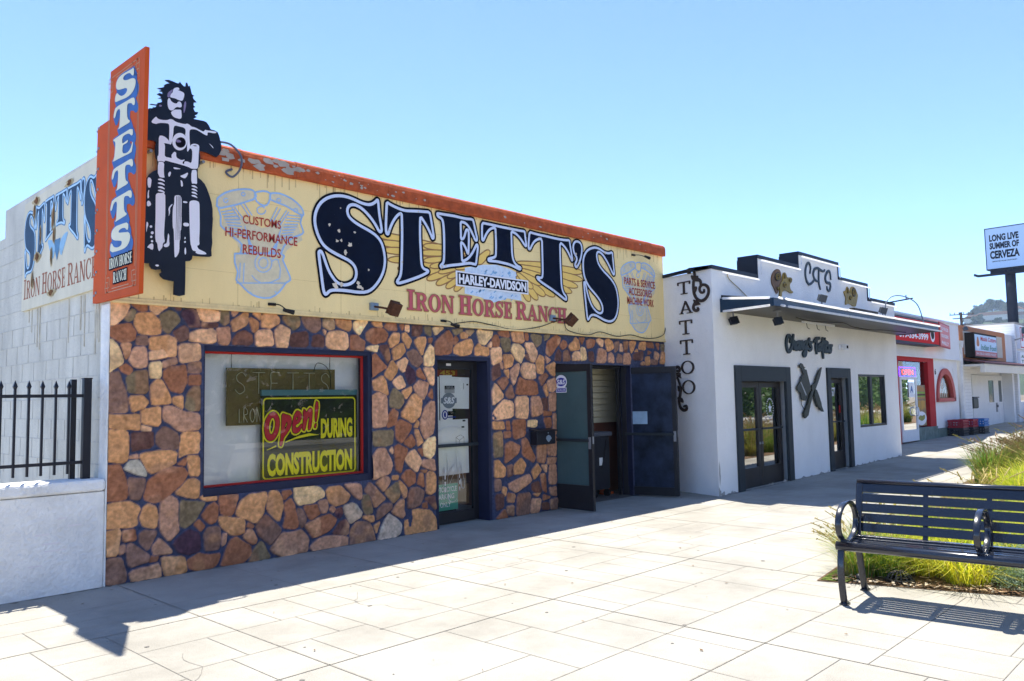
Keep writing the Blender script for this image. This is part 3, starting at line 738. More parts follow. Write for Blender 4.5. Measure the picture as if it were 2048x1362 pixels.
class MB:
    def __init__(s): s.v = []; s.f = []; s.m = []; s.mi = 0
    def quad(s, *p): s.poly(p)
    def poly(s, p):
        k = len(s.v); s.v += [tuple(q) for q in p]; s.f.append(tuple(range(k, k+len(p)))); s.m.append(s.mi); return s
    def box(s, x0, x1, y0, y1, z0, z1):
        k = len(s.v); s.v += [(x, y, z) for z in (z0, z1) for y in (y0, y1) for x in (x0, x1)]
        for f in ((0, 2, 3, 1), (4, 5, 7, 6), (0, 1, 5, 4), (2, 6, 7, 3), (0, 4, 6, 2), (1, 3, 7, 5)):
            s.f.append(tuple(k+i for i in f)); s.m.append(s.mi)
        return s
    def fbox(s, F, a0, a1, b0, b1, d0, d1):
        k = len(s.v); s.v += [tuple(F(a, b, d)) for d in (d0, d1) for b in (b0, b1) for a in (a0, a1)]
        for f in ((0, 2, 3, 1), (4, 5, 7, 6), (0, 1, 5, 4), (2, 6, 7, 3), (0, 4, 6, 2), (1, 3, 7, 5)):
            s.f.append(tuple(k+i for i in f)); s.m.append(s.mi)
        return s
    def frame(s, F, a0, a1, b0, b1, w, d0, d1, top=None, bot=None):
        t = w if top is None else top; o = w if bot is None else bot
        s.fbox(F, a0, a0+w, b0, b1, d0, d1); s.fbox(F, a1-w, a1, b0, b1, d0, d1)
        s.fbox(F, a0+w, a1-w, b1-t, b1, d0, d1)
        if o > 0: s.fbox(F, a0+w, a1-w, b0, b0+o, d0, d1)
        return s
    def tube(s, pts, r, n=8, r1=None, cap=True, flat=1., closed=False):
        P = [Vector(p) for p in pts]; k0 = len(s.v); m = len(P); up = None
        for i, p in enumerate(P):
            t = (P[min(i+1, m-1)]-P[max(i-1, 0)]).normalized()
            if up is None: up = t.orthogonal().normalized()
            a = (up-t*up.dot(t))
            a = a.normalized() if a.length > 1e-6 else t.orthogonal().normalized()
            up = a; b = t.cross(a); rr = r if r1 is None else r+(r1-r)*i/max(1, m-1)
            for j in range(n):
                an = 2*math.pi*j/n; s.v.append(tuple(p+a*math.cos(an)*rr+b*math.sin(an)*rr*flat))
        for i in range(m-1):
            for j in range(n):
                a, b = k0+i*n+j, k0+i*n+(j+1) % n; s.f.append((a, b, b+n, a+n)); s.m.append(s.mi)
        if cap:
            s.f.append(tuple(range(k0+n-1, k0-1, -1))); s.m.append(s.mi); s.f.append(tuple(range(k0+(m-1)*n, k0+m*n))); s.m.append(s.mi)
        return s
    def lathe(s, c, prof, n=16, axis=(0, 0, 1)):
        ax = Vector(axis).normalized(); a = ax.orthogonal().normalized(); b = ax.cross(a); k0 = len(s.v); c = Vector(c)
        for r, z in prof:
            for j in range(n):
                t = 2*math.pi*j/n; s.v.append(tuple(c+ax*z+(a*math.cos(t)+b*math.sin(t))*r))
        for i in range(len(prof)-1):
            for j in range(n):
                p, q = k0+i*n+j, k0+i*n+(j+1) % n; s.f.append((p, q, q+n, p+n)); s.m.append(s.mi)
        return s
    def sheet(s, F, loops, d):
        if not isinstance(loops[0][0], (tuple, list)): loops = [loops]
        vs = [[Vector((a, b, 0)) for a, b in lp] for lp in loops]; flat = [p for lp in loops for p in lp]
        k = len(s.v); s.v += [tuple(F(a, b, d)) for a, b in flat]
        for t in tessellate_polygon(vs):
            p = [flat[i] for i in t]; ar = (p[1][0]-p[0][0])*(p[2][1]-p[0][1])-(p[2][0]-p[0][0])*(p[1][1]-p[0][1])
            t = t if ar > 0 else t[::-1]
            s.f.append(tuple(k+i for i in t)); s.m.append(s.mi)
        return s
    def plate(s, F, loop, d0, d1):
        s.sheet(F, loop, d1); s.sheet(F, loop, d0); n = len(loop)
        for i in range(n):
            a, b = loop[i], loop[(i+1) % n]; s.poly([F(*a, d0), F(*b, d0), F(*b, d1), F(*a, d1)])
        return s
def wloc(o):
    v = Vector((0, 0, 0))
    while o: v += o.location; o = o.parent
    return v
def obj(name, mb, mats, parent=None, smooth=False, bevel=0., label=None, local=False):
    me = bpy.data.meshes.new(name); off = Vector((0, 0, 0)) if local or not parent else wloc(parent)
    me.from_pydata([(v[0]-off.x, v[1]-off.y, v[2]-off.z) for v in mb.v], [], mb.f)
    for m in (mats if isinstance(mats, (list, tuple)) else [mats]): me.materials.append(m)
    if any(mb.m): me.polygons.foreach_set('material_index', mb.m)
    if smooth: me.polygons.foreach_set('use_smooth', [True]*len(me.polygons))
    me.update()
    o = bpy.data.objects.new(name, me); COL.objects.link(o); o.parent = parent
    if bevel:
        b = o.modifiers.new('bevel', 'BEVEL'); b.width = bevel; b.segments = 2; b.limit_method = 'ANGLE'; b.angle_limit = .6
    if label: o['label'] = label
    return o
def thing(name, label, cat, loc=(0, 0, 0), rz=0, group=None):
    o = bpy.data.objects.new(name, None); COL.objects.link(o); o.location = loc; o.rotation_euler = (0, 0, rz)
    o.empty_display_size = .1
    return tag(o, label, cat, group)
def tag(o, label, cat, group=None):
    o['label'] = label; o['category'] = cat
    if group: o['group'] = group
    return o
def struct(o): o['kind'] = 'structure'; return o
def copy_thing(t, loc, rz, label, sc=None):
    r = t.copy(); COL.objects.link(r); r.location = loc; r.rotation_euler = (0, 0, rz); r['label'] = label
    if sc: r.scale = (sc, sc, sc)
    for c in t.children:
        d = c.copy(); COL.objects.link(d); d.parent = r
        for g in c.children:
            h = g.copy(); COL.objects.link(h); h.parent = d
    return r
# ---- shapes by signed distance, cut into clean flat faces (painted lettering with outlines)
def chaikin(p, n=1):
    for _ in range(n):
        q = []
        for i in range(len(p)):
            a, b = p[i], p[(i+1) % len(p)]
            q += [(a[0]*.75+b[0]*.25, a[1]*.75+b[1]*.25), (a[0]*.25+b[0]*.75, a[1]*.25+b[1]*.75)]
        p = q
    return p
def smooth_line(p, n=4):
    q = []
    for i in range(len(p)-1):
        a, b, c, d = p[max(i-1, 0)], p[i], p[i+1], p[min(i+2, len(p)-1)]
        for k in range(n):
            t = k/n
            q.append(tuple(.5*(2*b[j]+(c[j]-a[j])*t+(2*a[j]-5*b[j]+4*c[j]-d[j])*t*t+(3*b[j]-a[j]-3*c[j]+d[j])*t**3) for j in range(len(b))))
    return q+[p[-1]]
def sdf_poly(X, Y, loops):
    d = np.full(X.shape, 1e9); ins = np.zeros(X.shape, bool)
    for p in loops:
        n = len(p)
        for i in range(n):
            x0, y0 = p[i]; x1, y1 = p[(i+1) % n]; ex, ey = x1-x0, y1-y0; L = ex*ex+ey*ey
            if L < 1e-14: continue
            t = np.clip(((X-x0)*ex+(Y-y0)*ey)/L, 0, 1); d = np.minimum(d, np.hypot(X-x0-t*ex, Y-y0-t*ey))
            if y0 != y1:
                c = ((y0 > Y) != (y1 > Y)) & (X < ex*(Y-y0)/ey+x0); ins ^= c
    return np.where(ins, -d, d)
def sdf_caps(X, Y, pts, r0, r1=None):
    d = np.full(X.shape, 1e9); n = len(pts)
    for i in range(n-1):
        x0, y0 = pts[i]; x1, y1 = pts[i+1]; ex, ey = x1-x0, y1-y0; L = max(ex*ex+ey*ey, 1e-14)
        t = np.clip(((X-x0)*ex+(Y-y0)*ey)/L, 0, 1)
        ra = r0 if not isinstance(r0, (list, tuple)) else r0[i]+(r0[i+1]-r0[i])*t
        d = np.minimum(d, np.hypot(X-x0-t*ex, Y-y0-t*ey)-ra)
    return d
def march(mb, F, xs, ys, D, level, d):
    G = D-level; ny, nx = G.shape; inside = G < 0; cache = {}
    def vid(key, a, b):
        if key not in cache: cache[key] = len(mb.v); mb.v.append(tuple(F(a, b, d)))
        return cache[key]
    full = inside[:-1, :-1] & inside[1:, :-1] & inside[:-1, 1:] & inside[1:, 1:]
    some = (inside[:-1, :-1] | inside[1:, :-1] | inside[:-1, 1:] | inside[1:, 1:]) & ~full
    for j in range(ny-1):
        row = full[j]
        if row.any():
            e = np.flatnonzero(np.diff(np.concatenate(([0], row.astype(int), [0]))))
            for a, b in zip(e[::2], e[1::2]):
                mb.f.append((vid((a, j), xs[a], ys[j]), vid((b, j), xs[b], ys[j]), vid((b, j+1), xs[b], ys[j+1]), vid((a, j+1), xs[a], ys[j+1]))); mb.m.append(mb.mi)
    for j, i in zip(*np.nonzero(some)):
        c = [(i, j), (i+1, j), (i+1, j+1), (i, j+1)]; p = []
        for k in range(4):
            (a0, b0), (a1, b1) = c[k], c[(k+1) % 4]; g0, g1 = G[b0, a0], G[b1, a1]
            if g0 < 0: p.append(vid((a0, b0), xs[a0], ys[b0]))
            if (g0 < 0) != (g1 < 0):
                t = g0/(g0-g1); p.append(vid((min(a0, a1), min(b0, b1), a0 != a1), xs[a0]+(xs[a1]-xs[a0])*t, ys[b0]+(ys[b1]-ys[b0])*t))
        if len(p) > 2: mb.f.append(tuple(p)); mb.m.append(mb.mi)
def grid(loops, pad, step):
    a = np.array([q for l in loops for q in l]); x0, y0 = a.min(0)-pad; x1, y1 = a.max(0)+pad
    xs = np.arange(x0, x1+step, step); ys = np.arange(y0, y1+step, step); X, Y = np.meshgrid(xs, ys); return xs, ys, X, Y
# ---- a hand-made roman alphabet for the painted serif lettering
def el(cx, cy, rx, ry, n=36): return [(cx+rx*math.cos(2*math.pi*i/n), cy+ry*math.sin(2*math.pi*i/n)) for i in range(n)]
def bx(a, b, c, d): return [(a, b), (c, b), (c, d), (a, d)]
def glyphs(tk=.2):
    t = tk; G = {}
    G['I'] = (.42, [bx(.21-t/2, 0, .21+t/2, 1), bx(0, 0, .42, .07), bx(0, .93, .42, 1)], [])
    G['H'] = (.86, [bx(.2-t/2, 0, .2+t/2, 1), bx(.66-t/2, 0, .66+t/2, 1), bx(.2, .46, .66, .54), bx(0, 0, .4, .07), bx(0, .93, .4, 1), bx(.46, 0, .86, .07), bx(.46, .93, .86, 1)], [])
    G['N'] = (.88, [bx(.08, 0, .17, 1), bx(.7, 0, .79, 1), [(.04, 1), (.27, 1), (.79, 0), (.64, 0)], bx(0, 0, .27, .06), bx(.58, .94, .88, 1), bx(0, .94, .2, 1)], [])
    G['E'] = (.64, [bx(.2-t/2, 0, .2+t/2, 1), bx(0, 0, .62, .07), bx(0, .93, .6, 1), bx(.55, 0, .62, .3), bx(.54, .7, .6, 1), bx(.2, .46, .48, .54), bx(.44, .36, .5, .64)], [])
    G['T'] = (.78, [bx(.39-t/2, 0, .39+t/2, 1), bx(.19, 0, .59, .07), bx(0, .92, .78, 1), bx(0, .74, .06, 1), bx(.72, .74, .78, 1)], [])
    G['A'] = (.88, [[(.06, 0), (.15, 0), (.45, .92), (.4, 1)], [(.36, 1), (.47, 1), (.84, 0), (.84-t*1.15, 0)], bx(.2, .27, .66, .34), bx(0, 0, .26, .06), bx(.5, 0, .9, .06)], [])
    G['R'] = (.82, [bx(.2-t/2, 0, .2+t/2, 1), bx(0, 0, .4, .07), bx(0, .93, .44, 1), el(.42, .74, .3, .26), [(.34, .5), (.34+t, .5), (.82, 0), (.82-t, 0)], bx(.58, 0, .86, .06)], [el(.4, .735, .3-t*.85, .19), bx(.2+t/2, .55, .4, .925)])
    G['O'] = (.82, [el(.41, .5, .41, .5)], [el(.41, .5, .41-t, .435)])
    G['C'] = (.76, [el(.41, .5, .41, .5), bx(.66, .62, .73, .98), bx(.66, .1, .73, .3)], [el(.45, .5, .45-t, .43), bx(.6, .3, 1, .66)])
    G['S'] = (.62, 'S', [])
    return G
S_PTS = smooth_line([(.56, .76), (.47, .92), (.3, .955), (.13, .85), (.13, .68), (.29, .55), (.46, .41), (.5, .23), (.36, .055), (.18, .06), (.05, .24)], 3)
def roman(mb_list, F, text, a0, a1, b0, b1, levels, step=.008, tk=.2, gap=.1, caps=1., wordgap=.34, sx=0., mapf=None):
    # mb_list: [(mesh builder, depth)], one per level; first letters of words may stand taller (caps)
    G = glyphs(tk); x = 0; items = []; first = True
    for ch in text:
        if ch == ' ': x += wordgap; first = True; continue
        k = caps if first else 1.; items.append((ch, x, k)); x += G[ch][0]*k+gap; first = False
    tot = x-gap; W = (a1-a0)/tot; H = (b1-b0)/caps
    for ch, gx, k in items:
        g = G[ch]; T = lambda p: [(a0+(gx+q[0]*k)*W, b0+q[1]*k*H) for q in p]
        lv = max(levels); loops = [T(bx(0, 0, g[0], 1))]
        xs, ys, X, Y = grid(loops, lv+step*2, step)
        if g[1] == 'S':
            n = len(S_PTS); wd = [max(.035, tk*.5*math.sin(math.pi*min(1, max(0, (i/(n-1)-.02)*1.05)))**1.3) for i in range(n)]
            D = sdf_caps(X/W, Y/H, [(q[0]/W, q[1]/H) for q in T(S_PTS)], [q*k for q in wd])*min(W, H)
            for q in (bx(.53, .68, .59, .99), bx(.02, .01, .08, .32)): D = np.minimum(D, sdf_poly(X, Y, [T(q)]))
        else:
            D = np.full(X.shape, 1e9)
            for p in g[1]: D = np.minimum(D, sdf_poly(X, Y, [T(p)]))
            for p in g[2]: D = np.maximum(D, -sdf_poly(X, Y, [T(p)]))
        for (mb, dp), l in zip(mb_list, levels): march(mb, F if mapf is None else mapf, xs, ys, D, l, dp)
def text(name, s, F, a0, a1, b0, b1, d, mat, parent, bold=0., shear=0., ext=0., label=None, fit=True):
    cu = bpy.data.curves.new(name, 'FONT'); cu.body = s; cu.offset = bold; cu.shear = shear; cu.resolution_u = 3
    cu.align_x = 'CENTER'; cu.space_line = .9
    o = bpy.data.objects.new(name, cu); COL.objects.link(o)
    dg = bpy.context.evaluated_depsgraph_get(); me = bpy.data.meshes.new_from_object(o.evaluated_get(dg))
    v = [q.co.copy() for q in me.vertices]; fs = [tuple(p.vertices) for p in me.polygons]
    bpy.data.objects.remove(o); bpy.data.curves.remove(cu); bpy.data.meshes.remove(me)
    xa, xb = min(q.x for q in v), max(q.x for q in v); ya, yb = min(q.y for q in v), max(q.y for q in v)
    mb = MB(); mb.v = [tuple(F(a0+(q.x-xa)/(xb-xa)*(a1-a0), b0+(q.y-ya)/(yb-ya)*(b1-b0), d)) for q in v]
    mb.f = fs; mb.m = [0]*len(fs)
    if ext:
        ed = {}
        for f in fs:
            for i in range(len(f)): ed[(f[i], f[(i+1) % len(f)])] = 1
        n = len(mb.v); mb.v += [tuple(Vector(p)+F.n*ext) for p in mb.v]
        for (a, b) in ed:
            if (b, a) not in ed: mb.f.append((a, b, b+n, a+n)); mb.m.append(0)
        mb.f += [tuple(i+n for i in f) for f in fs]; mb.m += [0]*len(fs)
    return obj(name, mb, mat, parent, label=label)
# ---------------------------------------------------------------- materials
m_white = M('white_stucco', (.88, .87, .84), .9, var=.07, scale=2.0, bump=.6, bscale=38, streak=.6)
m_sidewall = M('old_white_block_paint', (.62, .60, .52), .85, var=.24, scale=2.6, bump=.6, bscale=26, streak=.4)
m_lowwall = M('low_wall_paint', (.82, .81, .77), .85, var=.16, scale=4, bump=.9, bscale=28)
m_cream = M('cream_paint', (.93, .72, .34), .75, var=.1, scale=1.3, bump=.15, bscale=50, streak=.3)
m_cream2 = M('cream_ledge', (.86, .66, .32), .75, var=.2, scale=7, streak=.3)
m_orange = M('orange_coping', (.47, .092, .026), .8, var=.4, scale=9, bump=.5, bscale=60)
m_chip = M('bare_plaster_chip', (.42, .36, .30), .9, var=.2)
m_navy = M('navy_paint', (.003, .007, .022), .8, var=.3, scale=5, spec=.08)
m_pale = M('pale_blue_paint', (.62, .70, .88), .6, var=.08)
m_black = M('black_outline_paint', (.005, .005, .010), .8, var=.2, spec=.08)
m_gold = M('gold_wing_paint', (.86, .58, .15), .6, var=.1)
m_brown = M('brown_line_paint', (.34, .17, .06), .6, var=.1)
m_pink = M('rose_letter_paint', (.55, .10, .13), .6, var=.15, scale=15)
m_redtxt = M('red_letter_paint', (.42, .04, .03), .6, var=.15)
m_skyline = M('light_blue_line_paint', (.33, .52, .80), .6, var=.15)
m_haze = M('faded_engine_wash', (.70, .58, .36), .7, var=.1, scale=20)
m_signorange = M('sign_orange_enamel', (.58, .085, .012), .75, var=.12, scale=3)
m_signline = M('sign_pinstripe', (.52, .24, .10), .5, var=.1)
m_signcream = M('sign_cream_letter', (.74, .70, .50), .5, var=.05)
m_signblue = M('sign_blue_shadow', (.03, .12, .36), .5, var=.3, scale=9)
m_wht = M('white_enamel', (.80, .82, .88), .45, var=.04)
m_grey = M('grey_enamel', (.22, .18, .28), .5, var=.1)
m_blkmetal = M('black_fence_paint', (.012, .014, .022), .4, var=.2)
m_rust = M('rusty_steel', (.10, .04, .02), .8, var=.5, scale=25, bump=.3)
m_frame = M('dark_bronze_frame', (.018, .018, .022), .4, var=.2)
m_navyframe = M('dark_blue_trim', (.014, .018, .05), .5, var=.2)
m_redtrim = M('red_window_trim', (.45, .02, .015), .45, var=.1)
m_cable = M('black_cable', (.015, .014, .014), .6, var=.1)
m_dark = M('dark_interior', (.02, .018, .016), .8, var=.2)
m_charcoal = M('charcoal_trim', (.024, .032, .038), .55, var=.1)
m_coping = M('black_coping', (.012, .016, .025), .5, var=.2)
m_steel = M('grey_steel', (.25, .26, .28), .5, .4, var=.15)
m_paper = M('paper_white', (.78, .80, .80), .7, var=.04)
m_concrete = M('grey_concrete', (.36, .35, .33), .9, var=.15, scale=4, bump=.3)
m_glass = glass('clear_glass', (.97, .99, .99), 2.0)
m_tint = glass('tinted_glass', (.10, .10, .10), 5.0)
m_red = M('red_paint', (.42, .015, .015), .5, var=.1)
# ================================================================= THE SETTING
def ground_z(x): return 0 if x < 8.5 else min(.0125*(x-8.5), .5)
m_pave = M('sidewalk_concrete', (.36, .345, .305), .9, var=.18, scale=1.1, bump=.25, bscale=120)
n = m_pave.node_tree.nodes; l = m_pave.node_tree.links; b = n['Principled BSDF']
src = b.inputs['Base Color'].links[0].from_socket
t = n.new('ShaderNodeTexNoise'); t.inputs['Scale'].default_value = 190; t.inputs['Detail'].default_value = 3; l.new(n['Texture Coordinate'].outputs['Object'], t.inputs['Vector'])
r = n.new('ShaderNodeValToRGB'); r.color_ramp.elements[0].position = .28; r.color_ramp.elements[0].color = (.6, .6, .6, 1); r.color_ramp.elements[1].position = .55; r.color_ramp.elements[1].color = (1.05, 1.05, 1.05, 1)
l.new(t.outputs['Fac'], r.inputs[0]); mx = n.new('ShaderNodeMixRGB'); mx.blend_type = 'MULTIPLY'; mx.inputs[0].default_value = 1
l.new(src, mx.inputs[1]); l.new(r.outputs[0], mx.inputs[2])
t = n.new('ShaderNodeTexVoronoi'); t.inputs['Scale'].default_value = 1.7; l.new(n['Texture Coordinate'].outputs['Object'], t.inputs['Vector'])      # gum spots
r = n.new('ShaderNodeValToRGB'); r.color_ramp.elements[0].position = .018; r.color_ramp.elements[0].color = (.35, .34, .33, 1); r.color_ramp.elements[1].position = .034; r.color_ramp.elements[1].color = (1, 1, 1, 1); l.new(t.outputs['Distance'], r.inputs[0])
t = n.new('ShaderNodeTexNoise'); t.inputs['Scale'].default_value = .55; t.inputs['Detail'].default_value = 9; t.inputs['Roughness'].default_value = .7; l.new(n['Texture Coordinate'].outputs['Object'], t.inputs['Vector'])   # old damp stains
r2 = n.new('ShaderNodeValToRGB'); r2.color_ramp.elements[0].position = .36; r2.color_ramp.elements[0].color = (.88, .87, .85, 1); r2.color_ramp.elements[1].position = .56; r2.color_ramp.elements[1].color = (1, 1, 1, 1); l.new(t.outputs['Fac'], r2.inputs[0])
m2 = n.new('ShaderNodeMixRGB'); m2.blend_type = 'MULTIPLY'; m2.inputs[0].default_value = 1; l.new(mx.outputs[0], m2.inputs[1]); l.new(r.outputs[0], m2.inputs[2])
m3 = n.new('ShaderNodeMixRGB'); m3.blend_type = 'MULTIPLY'; m3.inputs[0].default_value = 1; l.new(m2.outputs[0], m3.inputs[1]); l.new(r2.outputs[0], m3.inputs[2]); l.new(m3.outputs[0], b.inputs['Base Color'])
m_joint = M('pavement_joint', (.25, .235, .205), .95, var=.3, scale=20)
mb = MB(); xs = [-60, -20, 0, 8.5, 14, 20, 28, 36, 48.5, 110]
for i in range(len(xs)-1):
    mb.quad(*[(x, y, ground_z(x)) for x, y in ((xs[i], -9.2), (xs[i+1], -9.2), (xs[i+1], 12), (xs[i], 12))])
pav = struct(obj('sidewalk', mb, m_pave))
# scored ashlar joints, cut into the slab panels (long joints every 2 m, irregular rectangles inside)
mb = MB()
def jl(x0, y0, x1, y1, w):
    N = max(1, int(abs(x1-x0)/1.0)); dx, dy = x1-x0, y1-y0; L = math.hypot(dx, dy); px, py = -dy/L*w/2, dx/L*w/2
    for k in range(N):
        a, b_ = k/N, (k+1)/N; q = []
        for t_, sgn in ((a, 1), (a, -1), (b_, -1), (b_, 1)):
            X, Y = x0+dx*t_+px*sgn, y0+dy*t_+py*sgn; q.append((X, Y, ground_z(X)+.003))
        mb.poly(q)
def cutp(x0, y0, x1, y1, dep):
    w_, h_ = x1-x0, y1-y0
    if dep == 0 or (w_ < .62 and h_ < .62) or min(w_, h_) < .36 or (max(w_, h_) < .95 and rnd.random() < .3): return
    if (w_ > h_*.8 and rnd.random() < .8) or h_ < .6:
        c = x0+w_*rnd.choice((.33, .5, .67)); jl(c, y0, c, y1, .005); cutp(x0, y0, c, y1, dep-1); cutp(c, y0, x1, y1, dep-1)
    else:
        c = y0+h_*rnd.choice((.33, .5, .67)); jl(x0, c, x1, c, .005); cutp(x0, y0, x1, c, dep-1); cutp(x0, c, x1, y1, dep-1)
XJ = [-6+2.03*i for i in range(20)]; YJ = [-8.6, -6.95, -5.05, -3.3, -1.62]
for x in XJ: jl(x, -9.2, x, 0 if x < 8.6 else -1.13, .011)
for y in YJ: jl(XJ[0], y, XJ[-1], y, .010)
for i in range(len(XJ)-1):
    for j in range(len(YJ)-1): cutp(XJ[i], YJ[j], XJ[i+1], YJ[j+1], 4)
    if XJ[i] < 8: cutp(XJ[i], -1.62, min(XJ[i+1], 8.6), 0, 2)
struct(obj('sidewalk_joints', mb, m_joint))
# grime, cracks and litter on the slabs
mb = MB(); rg = random.Random(21)
def smear(x0, x1, y, dep, n):
    for i in range(n):
        a = x0+(x1-x0)*i/n; b_ = a+(x1-x0)/n*rg.uniform(.6, 1.5); d = dep*rg.uniform(.25, 1); z = ground_z(a)+.0016+.0001*(i % 5)
        mb.poly([(a, y, z), (a+(b_-a)*.2, y-d*.6, z), (a+(b_-a)*.5, y-d, z), (a+(b_-a)*.8, y-d*.5, z), (b_, y, z)])
smear(-.01, 3.8, -.02, .05, 40); smear(4.8, 6.1, -.02, .05, 16); smear(-6, -.02, -.03, .06, 50); smear(8.7, 17, -1.13, .06, 60)
struct(obj('sidewalk_grime', mb, M('wall_base_grime', (.16, .145, .12), .95, var=.3, scale=20)))
mb = MB()
for k in range(7):
    x, y = rg.uniform(-1, 8), rg.uniform(-4.5, -.4); a = rg.random()*6.28
    for j in range(14):
        x2, y2 = x+.07*math.cos(a), y+.07*math.sin(a); px_, py_ = -.0016*math.sin(a), .0016*math.cos(a); mb.poly([(x+px_, y+py_, .0022), (x-px_, y-py_, .0022), (x2-px_, y2-py_, .0022), (x2+px_, y2+py_, .0022)]); x, y = x2, y2; a += rg.gauss(0, .45)
for k in range(60):
    x, y, r0 = rg.uniform(-2, 9), rg.uniform(-5.5, -.2), rg.uniform(.006, .022); mb.poly([(x+r0*rg.uniform(.6, 1.2)*math.cos(t_), y+r0*rg.uniform(.6, 1.2)*math.sin(t_), .0024+k*2e-5) for t_ in np.linspace(0, 5.6, 8)])
struct(obj('sidewalk_cracks', mb, M('crack_and_gum', (.17, .16, .145), .95)))
mb = MB()
for k in range(90):
    x, y = rg.choice(((rg.uniform(-1, 9), -abs(rg.gauss(0, .5))-.05), (rg.uniform(0, 6), rg.uniform(-5.6, -1)))); s_ = rg.uniform(.006, .018); a = rg.random()*6.28; u = Vector((math.cos(a), math.sin(a), rg.uniform(-.2, .2)))*s_; v = Vector((-math.sin(a), math.cos(a), rg.uniform(-.2, .2)))*s_*.5; p = Vector((x, y, .008)); mb.poly([p-u, p-v, p+u, p+v])
lt_ = obj('leaf_litter', mb, M('dry_leaf_bits', (.16, .09, .04), .9, var=.4, scale=30)); lt_['kind'] = 'stuff'
# kerb, street and the far pavement
m_asph = M('bounce_lightened_road', (.24, .23, .21), .9, var=.2, scale=3, bump=.3, bscale=150)  # road made paler than asphalt so it bounces more light onto the fronts
mb = MB(); mb.box(-60, 110, -9.4, -9.2, -.14, .006); struct(obj('kerb', mb, m_concrete))
mb = MB(); mb.quad((-290, -19, -.14), (900, -19, -.14), (900, -9.4, -.14), (-290, -9.4, -.14)); struct(obj('road', mb, m_asph))
mb = MB(); [mb.quad((x, -14.3, -.136), (x+3, -14.3, -.136), (x+3, -14.18, -.136), (x, -14.18, -.136)) for x in range(-58, 60, 9)]
struct(obj('road_markings', mb, M('road_paint_yellow', (.6, .4, .06), .8)))
mb = MB(); mb.box(-60, 140, -22.5, -19, -.4, .0); struct(obj('far_sidewalk', mb, m_concrete))
m_land = M('dry_ground', (.20, .17, .12), .95, var=.3, scale=.05)
mb = MB(); mb.quad((-300, -600, -.5), (1500, -600, -.5), (1500, 800, -.5), (-300, 800, -.5)); struct(obj('ground', mb, m_land))
# ================================================================= MOTORCYCLE SHOP
shop = thing('motorcycle_shop', 'single storey motorcycle shop with stone veneer front, cream painted fascia and orange coping', 'building', (4.5, .1, 0))
mb = MB()
prof = [(0, -.05), (9, -.05), (9, 3.56), (3.3, 3.56), (3.3, 3.89), (.262, 3.905), (.262, 4.11), (.0, 4.11)]
F = FR((0, 0, 0), (0, 1, 0), (0, 0, 1), (1, 0, 0))
mb.plate(F, prof, 0, .2)
obj('side_wall', mb, m_sidewall, shop)
mb = MB()    # grey cement strip at the corner and block courses as shallow grooves' ridges
mb.box(-.012, 0, -.02, .17, 0, 2.47)
obj('corner_strip', mb, m_lowwall, shop, bevel=.006)
mb = MB()
z = 2.44; k = 0
while z > .95:
    mb.fbox(BLD, -8.9, -.2, z-.004, z+.004, .0, .004)
    a = -8.9+(.2 if k % 2 else 0)
    while a < -.3: mb.fbox(BLD, a-.003, a+.003, z-.2, z-.004, .0, .004); a += .4
    z -= .2; k += 1
for z in (2.64, 2.84, 3.04, 3.24, 3.44): mb.fbox(BLD, -8.9, -2.5, z-.004, z+.004, .0, .004)
obj('block_joints', mb, M('painted_block_joint', (.53, .52, .47), .9, var=.25), shop)
mb = MB()
m_drip = M('rust_drips', (.55, .51, .41), .9, var=.3)
for i in range(14):
    a = -2.45+rnd.random()*2.2; h = .1+rnd.random()*.5; mb.fbox(BLD, a, a+.01+rnd.random()*.025, 2.62-h, 2.612, 0, .0045+.0002*i)
obj('rust_streaks', mb, m_drip, shop)
mb = MB()
mb.box(.2, .862, .0, .2, 0, 2.48); mb.box(.862, 2.845, .0, .2, 0, .68); mb.box(.862, 2.845, .0, .2, 2.13, 2.48)
mb.box(2.845, 3.80, .0, .2, 0, 2.48); mb.box(3.80, 4.765, .0, .2, 2.11, 2.48); mb.box(4.765, 6.09, .0, .2, 0, 2.48)
mb.box(6.09, 7.92, .0, .2, 2.06, 2.48); mb.box(7.92, 8.95, .0, .2, 0, 2.48); mb.box(.2, 8.95, .0, .2, 2.48, 4.0)
mb.box(8.75, 8.95, .2, 9, 0, 4.0)
obj('front_wall', mb, m_navyframe, shop)
mb = MB(); mb.box(.2, 8.75, .2, 9, 3.4, 3.5); obj('roof', mb, M('roof_felt', (.2, .2, .2), .9), shop)
# ---- field stone veneer: every stone raised from the blue mortar
PAL = dict(a=(.80, .45, .24), b=(.60, .295, .125), c=(.33, .135, .068), d=(.13, .062, .05), e=(.25, .14, .10), f=(.22, .16, .09),
           g=(.86, .57, .28), h=(.56, .50, .39), k=(.075, .038, .055), m=(.48, .255, .155))
MORT = np.array((.052, .062, .115))
GX = np.arange(0, 8.951, .01); GZ = np.arange(0, 2.4811, .01); X, Z = np.meshgrid(GX, GZ)
H = np.zeros(X.shape); CL = np.zeros(X.shape+(3,)); CL[:] = MORT
rs = np.random.RandomState(4)
def vnoise(sh, cell):
    g = rs.rand(int(sh[0]/cell)+3, int(sh[1]/cell)+3); y = np.arange(sh[0])/cell; x = np.arange(sh[1])/cell
    yi = y.astype(int); xi = x.astype(int); fy = (y-yi)[:, None]; fx = (x-xi)[None, :]; fy = fy*fy*(3-2*fy); fx = fx*fx*(3-2*fx)
    return (g[yi][:, xi]*(1-fx)+g[yi][:, xi+1]*fx)*(1-fy)+(g[yi+1][:, xi]*(1-fx)+g[yi+1][:, xi+1]*fx)*fy
N1 = vnoise(X.shape, 14); N2 = vnoise(X.shape, 5); N3 = vnoise(X.shape, 2.2); N4 = vnoise(X.shape, 9); N5 = vnoise(X.shape, 26)
